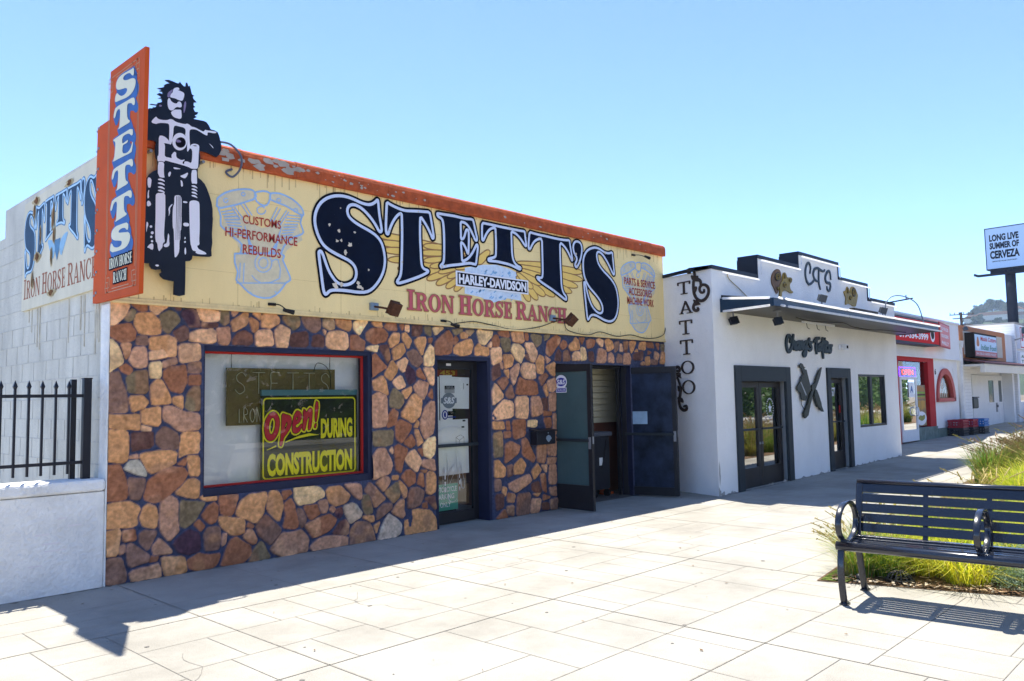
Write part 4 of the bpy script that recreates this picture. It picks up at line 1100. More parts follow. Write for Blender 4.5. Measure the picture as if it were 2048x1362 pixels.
WX = X+(N4-.5)*.016; WZ = Z+(N4[::-1]-.5)*.016
def cutc(p):
    o = []
    for i in range(len(p)):
        a, b, c = p[i-1], p[i], p[(i+1) % len(p)]
        o += [(b[0]+(a[0]-b[0])*.12, b[1]+(a[1]-b[1])*.12), (b[0]+(c[0]-b[0])*.12, b[1]+(c[1]-b[1])*.12)]
    return o
for col, fl in STONES:
    p = cutc(L3(fl)); q = np.array(p); x0, z0 = q.min(0)-.05; x1, z1 = q.max(0)+.05
    i0, i1 = max(0, int(x0/.01)), min(len(GX), int(x1/.01)+2); j0, j1 = max(0, int(z0/.01)), min(len(GZ), int(z1/.01)+2)
    if i1 <= i0 or j1 <= j0: continue
    sl = (slice(j0, j1), slice(i0, i1)); D = -sdf_poly(WX[sl], WZ[sl], [p])+.013
    t = np.clip(D/.016, 0, 1); amp = .014+.010*rnd.random()
    tilt = (X[sl]-q[:, 0].mean())*rnd.uniform(-.05, .05)+(Z[sl]-q[:, 1].mean())*rnd.uniform(-.05, .05)
    h = np.where(D > 0, np.sqrt(1-(1-t)**2)*(amp+tilt)+(N2[sl]-.5)*.009*t+(N1[sl]-.5)*.016*t, 0)
    base = np.array(PAL[col])*(1+rnd.uniform(-.12, .12)); alt = np.array(PAL[rnd.choice('abcem')])
    mixf = np.clip((N1[sl]-.55)*2.2, 0, .38)[..., None]
    cc = (base*(1-mixf)+alt*mixf)*(.80+.36*N2[sl]+.06*N3[sl])[..., None]
    k = np.clip(D/.008, 0, 1)[..., None]
    up = h > H[sl]; H[sl] = np.where(up, h, H[sl]); CL[sl] = np.where(up[..., None], CL[sl]*(1-k)+cc*k, CL[sl])
H += (N3-.5)*.004
CL *= (.9+.2*N3)[..., None]
ny, nx = X.shape
V = np.stack([X, -np.clip(H, 0, 1)-.002, Z], -1).reshape(-1, 3)
I = np.arange(ny*nx).reshape(ny, nx)
cx, cz = (X[:-1, :-1]+.005), (Z[:-1, :-1]+.005)
hole = ((cx > .868) & (cx < 2.845) & (cz > .68) & (cz < 2.13)) | ((cx > 3.80) & (cx < 4.765) & (cz < 2.11)) | ((cx > 6.09) & (cx < 7.92) & (cz < 2.06))
Q = np.stack([I[:-1, :-1], I[:-1, 1:], I[1:, 1:], I[1:, :-1]], -1)[~hole]
me = bpy.data.meshes.new('stone_veneer'); off = np.array(shop.location)
me.vertices.add(len(V)); me.vertices.foreach_set('co', (V-off).astype(np.float32).ravel())
me.loops.add(Q.size); me.loops.foreach_set('vertex_index', Q.astype(np.int32).ravel())
me.polygons.add(len(Q)); me.polygons.foreach_set('loop_start', np.arange(0, Q.size, 4, dtype=np.int32)); me.polygons.foreach_set('loop_total', np.full(len(Q), 4, np.int32))
me.polygons.foreach_set('use_smooth', np.ones(len(Q), bool)); me.update(calc_edges=True)
at = me.color_attributes.new('stone_colour', 'FLOAT_COLOR', 'POINT')
at.data.foreach_set('color', np.concatenate([np.clip(CL, 0, 1).reshape(-1, 3), np.ones((len(V), 1))], 1).astype(np.float32).ravel())
m_stone = M('field_stone', (.4, .3, .2), .85, var=0, bump=.3, bscale=70, spec=.12)
n = m_stone.node_tree.nodes; l = m_stone.node_tree.links; a = n.new('ShaderNodeAttribute'); a.attribute_name = 'stone_colour'
t = n.new('ShaderNodeTexNoise'); t.inputs['Scale'].default_value = 26; t.inputs['Detail'].default_value = 9; l.new(n['Texture Coordinate'].outputs['Object'], t.inputs['Vector'])
r = n.new('ShaderNodeValToRGB'); r.color_ramp.elements[0].position = .3; r.color_ramp.elements[0].color = (.78, .76, .74, 1); r.color_ramp.elements[1].position = .7; r.color_ramp.elements[1].color = (1.3, 1.28, 1.25, 1)
l.new(t.outputs['Fac'], r.inputs[0]); mx = n.new('ShaderNodeMixRGB'); mx.blend_type = 'MULTIPLY'; mx.inputs[0].default_value = 1
l.new(a.outputs['Color'], mx.inputs[1]); l.new(r.outputs[0], mx.inputs[2]); l.new(mx.outputs[0], n['Principled BSDF'].inputs['Base Color'])
me.materials.append(m_stone); so_ = bpy.data.objects.new('stone_veneer', me); COL.objects.link(so_); so_.parent = shop
# ---- cream fascia, ledge, orange coping
mb = MB(); mb.box(0.02, 8.93, -.03, 0, 2.50, 3.95); obj('fascia', mb, m_cream, shop)
mb = MB()
for x in np.arange(1.2, 8.9, 1.22): mb.fbox(FAC, x-.002, x+.002, 2.53, 3.95, .03, .0315)
for z in (2.86, 3.62): mb.fbox(FAC, .03, 8.9, z-.0012, z+.0012, .03, .0313)
for i in range(120):
    x = rnd.uniform(.1, 8.8); h = rnd.uniform(.03, .22); mb.fbox(FAC, x, x+rnd.uniform(.004, .016), 2.505, 2.505+h*.5, .03, .0312)
    x = rnd.uniform(.1, 8.8); mb.fbox(FAC, x, x+rnd.uniform(.004, .014), 3.95-h, 3.95, .03, .0312)
obj('panel_seams', mb, M('cream_seam', (.64, .47, .22), .8, var=.2), shop)
mb = MB(); mb.box(0, 8.95, -.055, -.0, 2.478, 2.5); mb.box(0, 8.95, -.043, -.03, 2.5, 2.53); obj('ledge', mb, m_cream2, shop, bevel=.004)
mb = MB()
prof = [(-.005, 3.94), (-.075, 3.935), (-.085, 3.96), (-.085, 4.06), (-.07, 4.10), (-.04, 4.125), (.06, 4.135), (.2, 4.13), (.27, 4.10), (.27, 3.97)]
F = FR((0, 0, 0), (0, 1, 0), (0, 0, 1), (1, 0, 0)); xs = [.02, .61, 1.22, 1.83, 2.44, 3.05, 3.66, 4.27, 4.88, 5.49, 6.1, 6.71, 7.32, 7.93, 8.54, 8.94]
for i in range(len(xs)-1):
    dz = rnd.uniform(-.004, .004); mb.plate(F, [(a, b+dz) for a, b in prof], xs[i]+.002, xs[i+1]-.002)
cop = obj('coping', mb, m_orange, shop, bevel=.012)
mb = MB()
for i in range(52):
    x = rnd.choice((rnd.uniform(1.0, 3.2), rnd.uniform(1, 8.8))); z = rnd.uniform(3.96, 4.07); s = rnd.uniform(.008, .03) if x > 2 else rnd.uniform(.015, .07)
    mb.sheet(FAC, [(x+s*rnd.uniform(.5, 1.4)*math.cos(t), z+s*.55*rnd.uniform(.5, 1.4)*math.sin(t)) for t in np.linspace(0, 5.6, 8)], .0862+.0002*i)
obj('paint_chips', mb, m_chip, cop)
# ---- painted lettering on the fascia
dk, pl_, nv = MB(), MB(), MB()
D0 = .032
for fl in NAME_LETTERS:
    p = chaikin(L3(fl), 1); xs, ys, Xg, Yg = grid([p], .07, .0085); D = sdf_poly(Xg, Yg, [p])
    march(dk, FAC, xs, ys, D, .042, D0+.0045); march(pl_, FAC, xs, ys, D, .0175, D0+.006); march(nv, FAC, xs, ys, D, -.0175, D0+.0075)
wing = MB(); fk = 0
for fl in FEATHERS:
    fk += 1
    p = chaikin(L3(fl), 1); xs, ys, Xg, Yg = grid([p], .05, .0085)
    wing.mi = 0; D = sdf_poly(Xg, Yg, [p]); march(wing, FAC, xs, ys, D, .009, D0+.0004+fk*.0001); wing.mi = 1; march(wing, FAC, xs, ys, D, -.007, D0+.00045+fk*.0001)
obj('wing_emblem', wing, [m_brown, m_gold], shop)
mb = MB(); mb.sheet(FAC, L3(SHIELD), D0+.0025); mb.mi = 1
q = np.array(L3(SHIELD)); x0, z0 = q.min(0); x1, z1 = q.max(0)
for i in range(70):
    x, z = rnd.uniform(x0+.05, x1-.12), rnd.uniform(z0+.05, z1-.1); s = rnd.uniform(.02, .06); mb.fbox(FR(FAC(x, z), (1, 0, .7), (-.7, 0, 1), (0, -1, 0)), 0, s, 0, s*.35, D0+.0026, D0+.003)
obj('shield_emblem', mb, [M('shield_pale', (.62, .74, .88), .6, var=.15, scale=20), M('shield_blue_marks', (.25, .48, .74), .6)], shop)
obj('name_outline', dk, m_black, shop); obj('name_lining', pl_, m_pale, shop); obj('name_lettering', nv, m_navy, shop)
mb = MB(); s1 = L3(NAME_LETTERS[0]); cs = np.array(s1)
nfl = [0]
def flake(cx, cz, r, d):
    nfl[0] += 1; d += nfl[0]*.00006
    mb.sheet(FAC, [(cx+r*rnd.uniform(.4, 1.2)*math.cos(t), cz+r*rnd.uniform(.4, 1.2)*math.sin(t)) for t in np.linspace(0, 5.7, 9)], d)
for px, pz, r in ((.48, .50, .035), (.42, .42, .03), (.3, .52, .025), (.36, .53, .02), (.55, .63, .02), (.33, .62, .022), (.28, .1, .045), (.36, .11, .03), (.62, .1, .035), (.6, .14, .03), (.66, .09, .02), (.75, .28, .015), (.2, .66, .02), (.35, .84, .01)):
    x0, z0 = cs.min(0); x1, z1 = cs.max(0); flake(x0+(x1-x0)*px, z0+(z1-z0)*pz, r, D0+.0085)
for fl in NAME_LETTERS[1:]:
    a = np.array(L3(fl)); x0, z0 = a.min(0); x1, z1 = a.max(0)
    for i in range(9): j = rnd.randrange(len(a)); flake(a[j][0]+rnd.uniform(-.02, .02), a[j][1]+rnd.uniform(-.02, .02), rnd.uniform(.006, .02), D0+.0085)
obj('peeled_paint', mb, M('peeled_paint', (.70, .62, .50), .9, var=.2), shop)
P = PLAQUE; P = [(a/1000, b/1000) for a, b in P]
mb = MB(); mb.fbox(FAC, 4.136, 5.495, 3.0, 3.196, D0+.008, D0+.012); mb.mi = 1; mb.fbox(FAC, 4.164, 5.473, 3.02, 3.177, D0+.012, D0+.013)
obj('brand_plaque', mb, [m_wht, m_black], shop)
text('brand_lettering', 'HARLEY-DAVIDSON', FAC, 4.185, 5.452, 3.033, 3.163, D0+.0145, m_wht, shop, bold=.045)
a, b_ = MB(), MB()
roman([(a, D0+.009), (b_, D0+.0102)], FAC, 'IRON HORSE RANCH', 3.35, 6.315, 2.645, 2.885, [.009, -.001], step=.007, tk=.19, caps=1.12, gap=.07, wordgap=.3)
obj('ranch_outline', a, m_brown, shop); obj('ranch_lettering', b_, m_pink, shop)
for nm, BX, lines in (('engine_drawing', ENGINE_BOX, SVC[:9]), ('engine_drawing', ENGINE2_BOX, SVC[9:])):
    (X0, Z1), (X1, Z0) = [(p / 1000, q / 1000) for p, q in BX]; (EX0, EZ1), (EX1, EZ0) = [(p/1000, q/1000) for p, q in ENGINE_BOX]
    mp = lambda p: (X0+(p[0]-EX0)/(EX1-EX0)*(X1-X0), Z0+(p[1]-EZ0)/(EZ1-EZ0)*(Z1-Z0))
    a = MB()
    hz = [mp(p) for i in (0, 1, 5) for p in [L3(ENGINE[i])]] if False else None
    for k, fl in enumerate(ENGINE):
        p = [mp(q) for q in L3(fl)]
        if len(p) > 3: p = smooth_line(p, 2)
        xs, ys, Xg, Yg = grid([p], .03, .008); march(a, FAC, xs, ys, sdf_caps(Xg, Yg, p, .009 if k < 6 else .0055), 0, D0+.002+k*5e-5)
    a.mi = 1
    for i in (0, 1, 5): a.sheet(FAC, [mp(q) for q in L3(ENGINE[i])], D0+.0004+i*1e-4)
    q = [(.1, .8), (.3, .75), (.5, .68), (.72, .76), (.92, .78), (.98, .62), (.8, .5), (.68, .3), (.33, .3), (.22, .5), (.06, .62)]
    a.sheet(FAC, [(X0+u*(X1-X0), Z0+v*(Z1-Z0)) for u, v in q], D0+.0002)
    obj(nm, a, [m_skyline, M('faded_engine_wash2', (.70, .62, .42), .75, var=.12, scale=18)], shop)
for k, (s, i) in enumerate((('CUSTOMS', 0), ('HI-PERFORMANCE', 3), ('REBUILDS', 6), ('PARTS & SERVICE', 9), ('ACCESSORIES', 12), ('MACHINE WORK', 15))):
    (xa, za), (xb, zb), (xt, zt) = [(p/1000, q/1000) for p, q in SVC[i:i+3]]
    text('service_lettering', s, FAC, xa, xb, (za+zb)/2, (za+zb)/2+(zt-za)*1.0, D0+.006, m_redtxt, shop, bold=.012)
# ---- shop window
win = MB(); win.fbox(FAC, .862, .885, .68, 2.13, -.1, -.0); win.fbox(FAC, 2.80, 2.845, .68, 2.13, -.1, -.0); win.fbox(FAC, .885, 2.80, 2.08, 2.13, -.1, -.0); win.fbox(FAC, .885, 2.80, .68, .755, -.1, -.0)
wo = obj('shop_window', win, m_navyframe, shop, bevel=.004)
mb = MB(); mb.frame(facade(.1), .885, 2.80, .755, 2.08, .022, -.02, .012); obj('red_trim', mb, m_redtrim, wo, bevel=.003)
mb = MB(); mb.quad((.90, .108, .77), (2.785, .108, .77), (2.785, .108, 2.065), (.90, .108, 2.065)); obj('pane', mb, m_glass, wo)
mb = MB(); mb.box(.86, 2.845, .12, .62, .70, .74); mb.box(.8, .84, .2, .62, .7, 2.4); mb.box(2.845, 2.88, .2, .62, .7, 2.4); mb.box(.8, 2.88, .2, .62, 2.2, 2.4)
obj('display_box', mb, M('display_dark', (.05, .06, .065), .7), wo)
mb = MB(); F = facade(.25)
for i in range(24):
    a0 = .84+i*.0836; a1 = a0+.0836
    for k in range(4):
        f = lambda u: .012*math.sin(u*9)+.004*math.sin(u*31)
        u0, u1 = a0+(a1-a0)*k/4, a0+(a1-a0)*(k+1)/4; mb.poly([F(u0, .74, f(u0)), F(u1, .74, f(u1)), F(u1, 2.2, f(u1)), F(u0, 2.2, f(u0))])
m_back = M('window_backing', (.90, .92, .92), .9, var=.05)
obj('backing_sheet', mb, m_back, wo, smooth=True)
# ---- neon sign hanging in the window
t = thing('neon_sign', 'unlit brown neon sign board hanging behind the shop window glass', 'sign', (1.83, .2, 1.35))
F = facade(.19); mb = MB(); mb.fbox(F, 1.2, 2.48, 1.34, 1.925, -.012, .012); obj('board', mb, M('brown_acrylic', (.17, .12, .04), .25, var=.35, scale=4), t)
m_tube = M('unlit_neon_tube', (.50, .46, .30), .2, var=.05)
mb = MB()
def st(pts, x, z, sx, sz): mb.tube([F(x+a*sx, z+b*sz, .025) for a, b in smooth_line(pts, 3)], .0045, 6)
S2 = [(.9, .8), (.6, 1), (.2, .85), (.25, .6), (.7, .4), (.8, .15), (.4, 0), (.05, .2)]
for k, ch in enumerate('STETTS'):
    x = 1.27+k*.2; z = 1.66
    if ch == 'S': st(S2, x, z, .14, .22)
    if ch == 'T': st([(0, 1), (.5, 1), (1, 1)], x, z, .14, .22); st([(.5, 1), (.5, .5), (.5, 0)], x, z, .14, .22)
    if ch == 'E': st([(.9, 1), (.1, 1), (.1, .5), (.1, 0), (.9, 0)], x, z, .12, .22); st([(.1, .5), (.4, .5), (.7, .5)], x, z, .12, .22)
for k, ch in enumerate('IRON'):
    x = 1.3+k*.072; z = 1.37; w_ = .05; h_ = .14
    if ch == 'I': st([(.5, 0), (.5, .5), (.5, 1)], x, z, w_, h_)
    if ch == 'R': st([(.1, 0), (.1, 1), (.8, .9), (.8, .6), (.15, .5), (.9, 0)], x, z, w_, h_)
    if ch == 'O': st([(.5, 1), (.05, .7), (.05, .3), (.5, 0), (.95, .3), (.95, .7), (.5, 1)], x, z, w_*1.1, h_)
    if ch == 'N': st([(.1, 0), (.1, .98), (.12, 1), (.88, 0), (.9, .02), (.9, 1)], x, z, w_, h_)
obj('neon_tube', mb, m_tube, t)
mb = MB(); mb.tube([F(1.25, 1.92, 0), F(1.25, 2.2, 0)], .004, 5); mb.tube([F(2.42, 1.92, 0), F(2.42, 2.2, 0)], .004, 5)
mb.tube([F(*p, .02) for p in smooth_line([(2.2, 1.9), (2.24, 1.99), (2.34, 1.97), (2.41, 1.88), (2.42, 1.72)], 4)], .004, 5)
obj('hanging_wire', mb, m_cable, t)
# ---- open during construction sign
t = thing('construction_sign', 'black and yellow OPEN DURING CONSTRUCTION board leaning inside the shop window', 'sign', (2.15, .14, .76))
F = facade(.14); mb = MB(); mb.fbox(F, 1.556, 2.75, .75, 1.64, -.014, 0); obj('board', mb, M('dark_green_board', (.012, .018, .008), .35, var=.3), t)
mb = MB(); mb.fbox(F, 1.556, 2.75, 1.64, 1.70, -.03, .004); obj('top_rail', mb, M('teal_rail', (.10, .24, .27), .3), t)
m_yel = M('yellow_vinyl', (.95, .86, .03), .5, var=.03)
xs, ys, Xg, Yg = grid([bx(1.6, .80, 2.70, 1.585)], .05, .006)
qx, qy = np.abs(Xg-2.15)-(.57-.04), np.abs(Yg-1.195)-(.415-.04); D = np.hypot(np.maximum(qx, 0), np.maximum(qy, 0))+np.minimum(np.maximum(qx, qy), 0)-.04
mb = MB(); march(mb, F, xs, ys, np.abs(D)-.008, 0, .002); obj('border', mb, m_yel, t)
text('lower_word', 'CONSTRUCTION', F, 1.626, 2.678, .80, 1.038, .002, m_yel, t, bold=.05)
text('upper_word', 'DURING', F, 2.27, 2.683, 1.165, 1.385, .002, m_yel, t, bold=.05)
yb, gb, rb = MB(), MB(), MB(); z = .003
for g in OPEN_RED:
    lp = [chaikin(L3(q), 1) for q in g]; xs, ys, Xg, Yg = grid(lp, .04, .005); D = sdf_poly(Xg, Yg, lp)
    march(yb, F, xs, ys, D, .022, z); march(gb, F, xs, ys, D, .006, z+.0025); march(rb, F, xs, ys, D, .0, z+.004); z += .0002
for s in OPEN_SWOOSH: yb.sheet(F, L3(s), z)
obj('word_border', yb, m_yel, t); obj('word_lining', gb, m_black, t); obj('word_open', rb, M('crimson_vinyl', (.58, .02, .05), .5, var=.05), t)
# ---- glass entrance door with papers
ed = MB(); F = facade(.2); ed.frame(F, 3.80, 4.765, 0, 2.11, .05, -.06, .2, top=.05, bot=0)
eo = obj('entrance_door', ed, m_navyframe, shop, bevel=.004)
mb = MB(); mb.frame(F, 3.85, 4.715, .01, 2.06, .09, -.045, -.0, top=.1, bot=.14); obj('door_frame', mb, m_frame, eo, bevel=.004)
mb = MB(); mb.quad(F(3.94, .15, -.02), F(4.625, .15, -.02), F(4.625, 1.96, -.02), F(3.94, 1.96, -.02)); obj('door_pane', mb, m_glass, eo)
mb = MB(); mb.fbox(F, 3.87, 4.70, .965, 1.005, .0, .03); obj('push_bar', mb, m_charcoal, eo, bevel=.004)
mb = MB(); mb.fbox(F, 4.17, 4.25, 2.0, 2.03, 0, .004); obj('door_label', mb, m_wht, eo)
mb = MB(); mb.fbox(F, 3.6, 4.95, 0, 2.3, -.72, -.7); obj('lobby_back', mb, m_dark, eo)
PX = facade(.222)
def paper(name, lab, cat, a0, a1, b0, b1, d, m=m_paper, rot=0):
    t = thing(name, lab, cat, PX((a0+a1)/2, b0, d)); mb = MB(); c, s = math.cos(rot), math.sin(rot); ca, cb = (a0+a1)/2, (b0+b1)/2
    R = lambda a, b: (ca+(a-ca)*c-(b-cb)*s, cb+(a-ca)*s+(b-cb)*c)
    mb.plate(PX, [R(a0, b0), R(a1, b0), R(a1, b1), R(a0, b1)], d-.001, d); obj('sheet', mb, m, t); return t
t = paper('cardboard_sheet', 'white taped sheet filling the upper right of the shop door glass', 'paper', 4.10, 4.60, 1.45, 1.86, -.014, rot=-.03)
mb = MB(); mb.fbox(PX, 4.555, 4.585, 1.75, 1.77, -.013, -.0125); mb.fbox(PX, 4.5, 4.506, 1.7, 1.78, -.013, -.0125); obj('tape_mark', mb, m_black, t)
t = paper('cardboard_sheet', 'tall white sheet behind the round stickers on the shop door glass', 'paper', 4.09, 4.30, .98, 1.88, -.010, rot=.01)
t = paper('cardboard_sheet', 'lower white carton sheet with box drawing below the door push bar', 'paper', 4.06, 4.58, .61, 1.31, -.017, rot=.015)
mb = MB()
for a in ((4.36, 1.08, 4.44, 1.11), (4.44, 1.11, 4.50, 1.08), (4.36, 1.08, 4.42, 1.04), (4.42, 1.04, 4.50, 1.08), (4.36, 1.08, 4.36, 1.0), (4.5, 1.08, 4.5, 1.0), (4.42, 1.04, 4.42, .97), (4.36, 1.0, 4.42, .97), (4.42, .97, 4.5, 1.0)): mb.tube([PX(a[0], a[1], -.0155), PX(a[2], a[3], -.0155)], .002, 4)
for a, b in ((4.48, 1.28), (4.46, 1.20)): mb.fbox(PX, a, a+.05, b, b+.02, -.0165, -.016)
obj('printed_box', mb, m_black, t)
t = paper('notice_sheet', 'narrow white sheet with red brake light print at left of the door glass', 'paper', 3.95, 4.075, 1.30, 1.86, -.012)
mb = MB(); mb.sheet(PX, chaikin([(4.0, 1.53), (4.04, 1.53), (4.055, 1.60), (4.03, 1.71), (4.005, 1.71), (3.985, 1.60)], 2), -.011); obj('red_lamp_print', mb, m_red, t)
t = paper('number_plate', 'red number strip at the top of the shop door glass', 'sign', 4.03, 4.40, 1.87, 1.95, -.019, m=M('dull_red_strip', (.22, .02, .012), .5))
text('digits', '453', PX, 4.1, 4.36, 1.88, 1.94, -.018, M('dull_gold', (.45, .28, .03), .5), t, bold=.03)
t = paper('parking_sign', 'green MOTORCYCLE PARKING ONLY sign standing low behind the door glass', 'sign', 3.95, 4.38, .17, .50, -.015, m=M('mint_green_sign', (.08, .42, .30), .5, var=.15))
for s, z0, w_ in (('MOTORCYCLE', .40, .39), ('PARKING', .31, .30), ('ONLY', .21, .18)): text('sign_words', s, PX, 4.165-w_/2, 4.165+w_/2, z0, z0+.065, -.0145, m_wht, t, bold=.02)
t = paper('kraft_card', 'brown card at the lower right behind the shop door glass', 'paper', 4.38, 4.58, .22, .48, -.018, m=M('kraft', (.16, .10, .05), .8))
def sticker(name, lab): return thing(name, lab, 'sticker', PX(4.2, 1.3, 0))
t = sticker('round_sticker', 'round grey S&S sticker on the shop door glass'); mb = MB(); mb.plate(PX, el(4.235, 1.555, .115, .10), -.006, -.004); mb.plate(PX, bx(4.10, 1.52, 4.37, 1.59), -.0062, -.0042); obj('disc', mb, M('sticker_grey', (.20, .24, .30), .5), t)
text('letters', 'S&S', PX, 4.14, 4.335, 1.515, 1.60, -.0032, m_wht, t, bold=.03, shear=.25)
t = sticker('badge_sticker', 'blue round badge sticker below the grey round sticker'); mb = MB(); mb.plate(PX, el(4.165, 1.375, .052, .062), -.006, -.004); mb.mi = 1; mb.plate(PX, el(4.165, 1.375, .036, .046), -.0038, -.0034); mb.mi = 0; mb.sheet(PX, el(4.165, 1.375, .02, .034), -.003); mb.plate(PX, bx(4.2, 1.335, 4.35, 1.35), -.006, -.004); mb.mi = 2; mb.plate(PX, bx(4.215, 1.365, 4.35, 1.42), -.006, -.004)
obj('badge', mb, [M('badge_blue', (.01, .03, .30), .5), m_wht, m_black], t)
t = sticker('notice_sticker', 'small black and grey notice sticker above the grey round sticker'); mb = MB(); mb.plate(PX, bx(4.165, 1.70, 4.335, 1.745), -.006, -.004); mb.mi = 1; mb.plate(PX, bx(4.165, 1.65, 4.335, 1.70), -.006, -.004); obj('patch', mb, [m_black, M('patch_grey', (.4, .42, .44), .6)], t)
text('letters', 'PLEASE USE\nOTHER DOOR', PX, 4.18, 4.32, 1.707, 1.738, -.0035, m_wht, t)
t = sticker('motorcycle_decal', 'white motorcycle front outline decal on the lower door glass'); mb = MB()
MC = [[(4.02, 1.17), (4.2, 1.22), (4.35, 1.22), (4.52, 1.16)], [(4.18, .88), (4.2, .78), (4.2, .62), (4.185, .45), (4.19, .3)], [(4.35, .88), (4.37, .7), (4.375, .5), (4.365, .33), (4.3, .27), (4.23, .28), (4.19, .35)], [(4.15, .72), (4.12, .62), (4.12, .48), (4.16, .36)], [(4.42, .75), (4.46, .6), (4.49, .48), (4.47, .42), (4.43, .45), (4.42, .55)], [(4.21, .6), (4.25, .68), (4.33, .74)], [(4.23, .5), (4.29, .6), (4.35, .66)]]
for c in MC: mb.tube([PX(a, b, -.003) for a, b in smooth_line(c, 3)], .008, 5, flat=.2)
for i in range(4): mb.fbox(PX, 4.145, 4.165, .4+.08*i, .45+.08*i, -.005, -.003); mb.fbox(PX, 4.395, 4.41, .4+.08*i, .45+.08*i, -.005, -.003)
obj('outline', mb, m_wht, t)
# ---- open double doors
mb = MB(); mb.frame(facade(.2), 6.09, 7.92, 0, 2.06, .05, -.06, -.0, top=.05, bot=0); dw = obj('doorway', mb, m_frame, shop, bevel=.004)
mb = MB(); mb.box(5.6, 5.65, .2, 3, 0, 2.6); mb.box(8.7, 8.75, .2, 3, 0, 2.6); mb.box(5.65, 8.7, .2, 3, 2.55, 2.6); mb.box(5.65, 8.7, .70, .74, 0, 1.15); obj('room_lining', mb, M('dark_red_wainscot', (.14, .05, .03), .6), dw)
mb = MB(); z = 1.15
while z < 2.5: mb.box(5.65, 8.7, .64, .70, z, z+.085); mb.box(5.65, 8.7, .68, .70, z+.085, z+.1); z += .1
obj('slat_wall', mb, M('olive_slatwall', (.50, .47, .33), .6, var=.1), dw)
mb = MB(); mb.box(5.65, 8.7, .0, 1.16, .004, .008); obj('room_floor', mb, M('dark_floor', (.12, .11, .10), .5), dw)
def leaf(name, hx, hy, fx, fy, lab, glassm, panel):
    U = Vector((fx-hx, fy-hy, 0)); L = U.length; F = FR((hx, hy, 0), U, (0, 0, 1), Vector((U.y, -U.x, 0)) if True else None)
    mb = MB(); mb.frame(F, 0, L, .02, 2.03, .075, -.022, .022, top=.1, bot=panel); o = obj(name, mb, m_frame, shop, bevel=.004, label=lab)
    mb = MB(); mb.fbox(F, .07, L-.07, panel+.01, 1.94, -.004, .004); obj('door_glass', mb, glassm, o)
    mb = MB(); mb.fbox(F, .05, L-.05, .955, .995, .022, .045); mb.fbox(F, .05, L-.05, .955, .995, -.045, -.022); obj('door_bar', mb, m_charcoal, o, bevel=.004)
    mb = MB(); mb.fbox(F, L-.035, L+.003, .93, 1.03, -.014, .014); mb.fbox(F, L-.06, L-.02, .86, 1.02, .022, .032); obj('lock', mb, m_steel, o)
    return F, L, o
m_leafg = M('green_tinted_panel', (.06, .11, .115), .25, var=.15, scale=2)
m_leafg2 = M('dusty_dark_glass', (.02, .032, .065), .3, var=.8, scale=3)
FL, LL, lo = leaf('door_leaf', 6.095, .19, 6.06, -.67, 'open door leaf with green tinted glass and blue dealer sticker', m_leafg, .34)
FRt, LR, ro = leaf('door_leaf', 7.915, .17, 8.155, -.70, 'open door leaf with dusty dark glass', m_leafg2, .13)
DS = 1 if (FL.n.x < 0) else -1
t = thing('dealer_sticker', 'blue and white dealer sticker at the top of the green glass door leaf', 'sticker', FL(.25, 1.75, 0)); mb = MB()
Fs = FR(FL(0, 0, 0), FL.u, FL.v, FL.n*DS)
mb.plate(Fs, bx(.2, 1.64, .40, 1.71), .008, .010); mb.plate(Fs, el(.30, 1.79, .11, .10), .008, .010); mb.mi = 1; mb.plate(Fs, el(.30, 1.79, .095, .06), .0105, .0115); mb.plate(Fs, bx(.21, 1.65, .39, 1.70), .0105, .0115)
obj('patch', mb, [m_wht, M('badge_blue2', (.02, .03, .32), .5)], t)
text('letters', 'S&S', Fs, .22, .38, 1.755, 1.825, .0125, m_wht, t, bold=.03, shear=.2); text('letters', 'DEALER', Fs, .22, .38, 1.66, 1.69, .0125, m_wht, t)
t = thing('taped_note', 'small pale square note taped on the dusty dark door leaf', 'paper', FRt(.28, 1.1, 0)); mb = MB(); Fr = FR(FRt(0, 0, 0), FRt.u, FRt.v, FRt.n*(1 if FRt.n.x < 0 else -1)); mb.plate(Fr, bx(.17, 1.13, .42, 1.33), .006, .008); obj('sheet', mb, M('faded_blue_note', (.30, .45, .60), .7, var=.2), t)
# things just inside the doorway
t = thing('tool_trolley', 'dark tool trolley with a white tag standing inside the open doorway', 'trolley', (7.5, .4, 0))
mb = MB(); mb.box(7.27, 7.70, .28, .58, .12, .95); obj('cabinet', mb, M('trolley_black', (.02, .022, .03), .4), t, bevel=.02)
mb = MB(); mb.box(7.23, 7.74, .25, .61, .95, 1.02); obj('tray', mb, M('trolley_grey', (.08, .09, .11), .4), t, bevel=.015)
mb = MB(); mb.box(7.42, 7.50, .272, .277, .5, .62); obj('hang_tag', mb, m_paper, t)
for x in (7.32, 7.66):
    for y in (.32, .54): mb = MB(); mb.lathe((x-.02, y, .06), [(0, 0), (.06, 0), (.06, .04), (0, .04)], 12, (1, 0, 0)); obj('wheel', mb, m_cable, t)
mb = MB(); mb.tube([(7.25, .27, .98), (7.2, .24, 1.25), (7.24, .23, 1.3)], .008, 6); mb.tube([(7.6, .27, .9), (7.5, .25, .6), (7.44, .25, .45)], .008, 6); obj('hose', mb, m_cable, t)
t = thing('safety_cone', 'orange safety cone just inside the open doorway', 'cone', (7.84, .5, 0)); mb = MB(); mb.lathe((7.84, .5, .0), [(.09, .04), (.03, .36), (.02, .37), (0, .37)], 14); mb.box(7.74, 7.94, .40, .60, .01, .045); obj('cone_body', mb, M('cone_orange', (.5, .09, .02), .6), t)
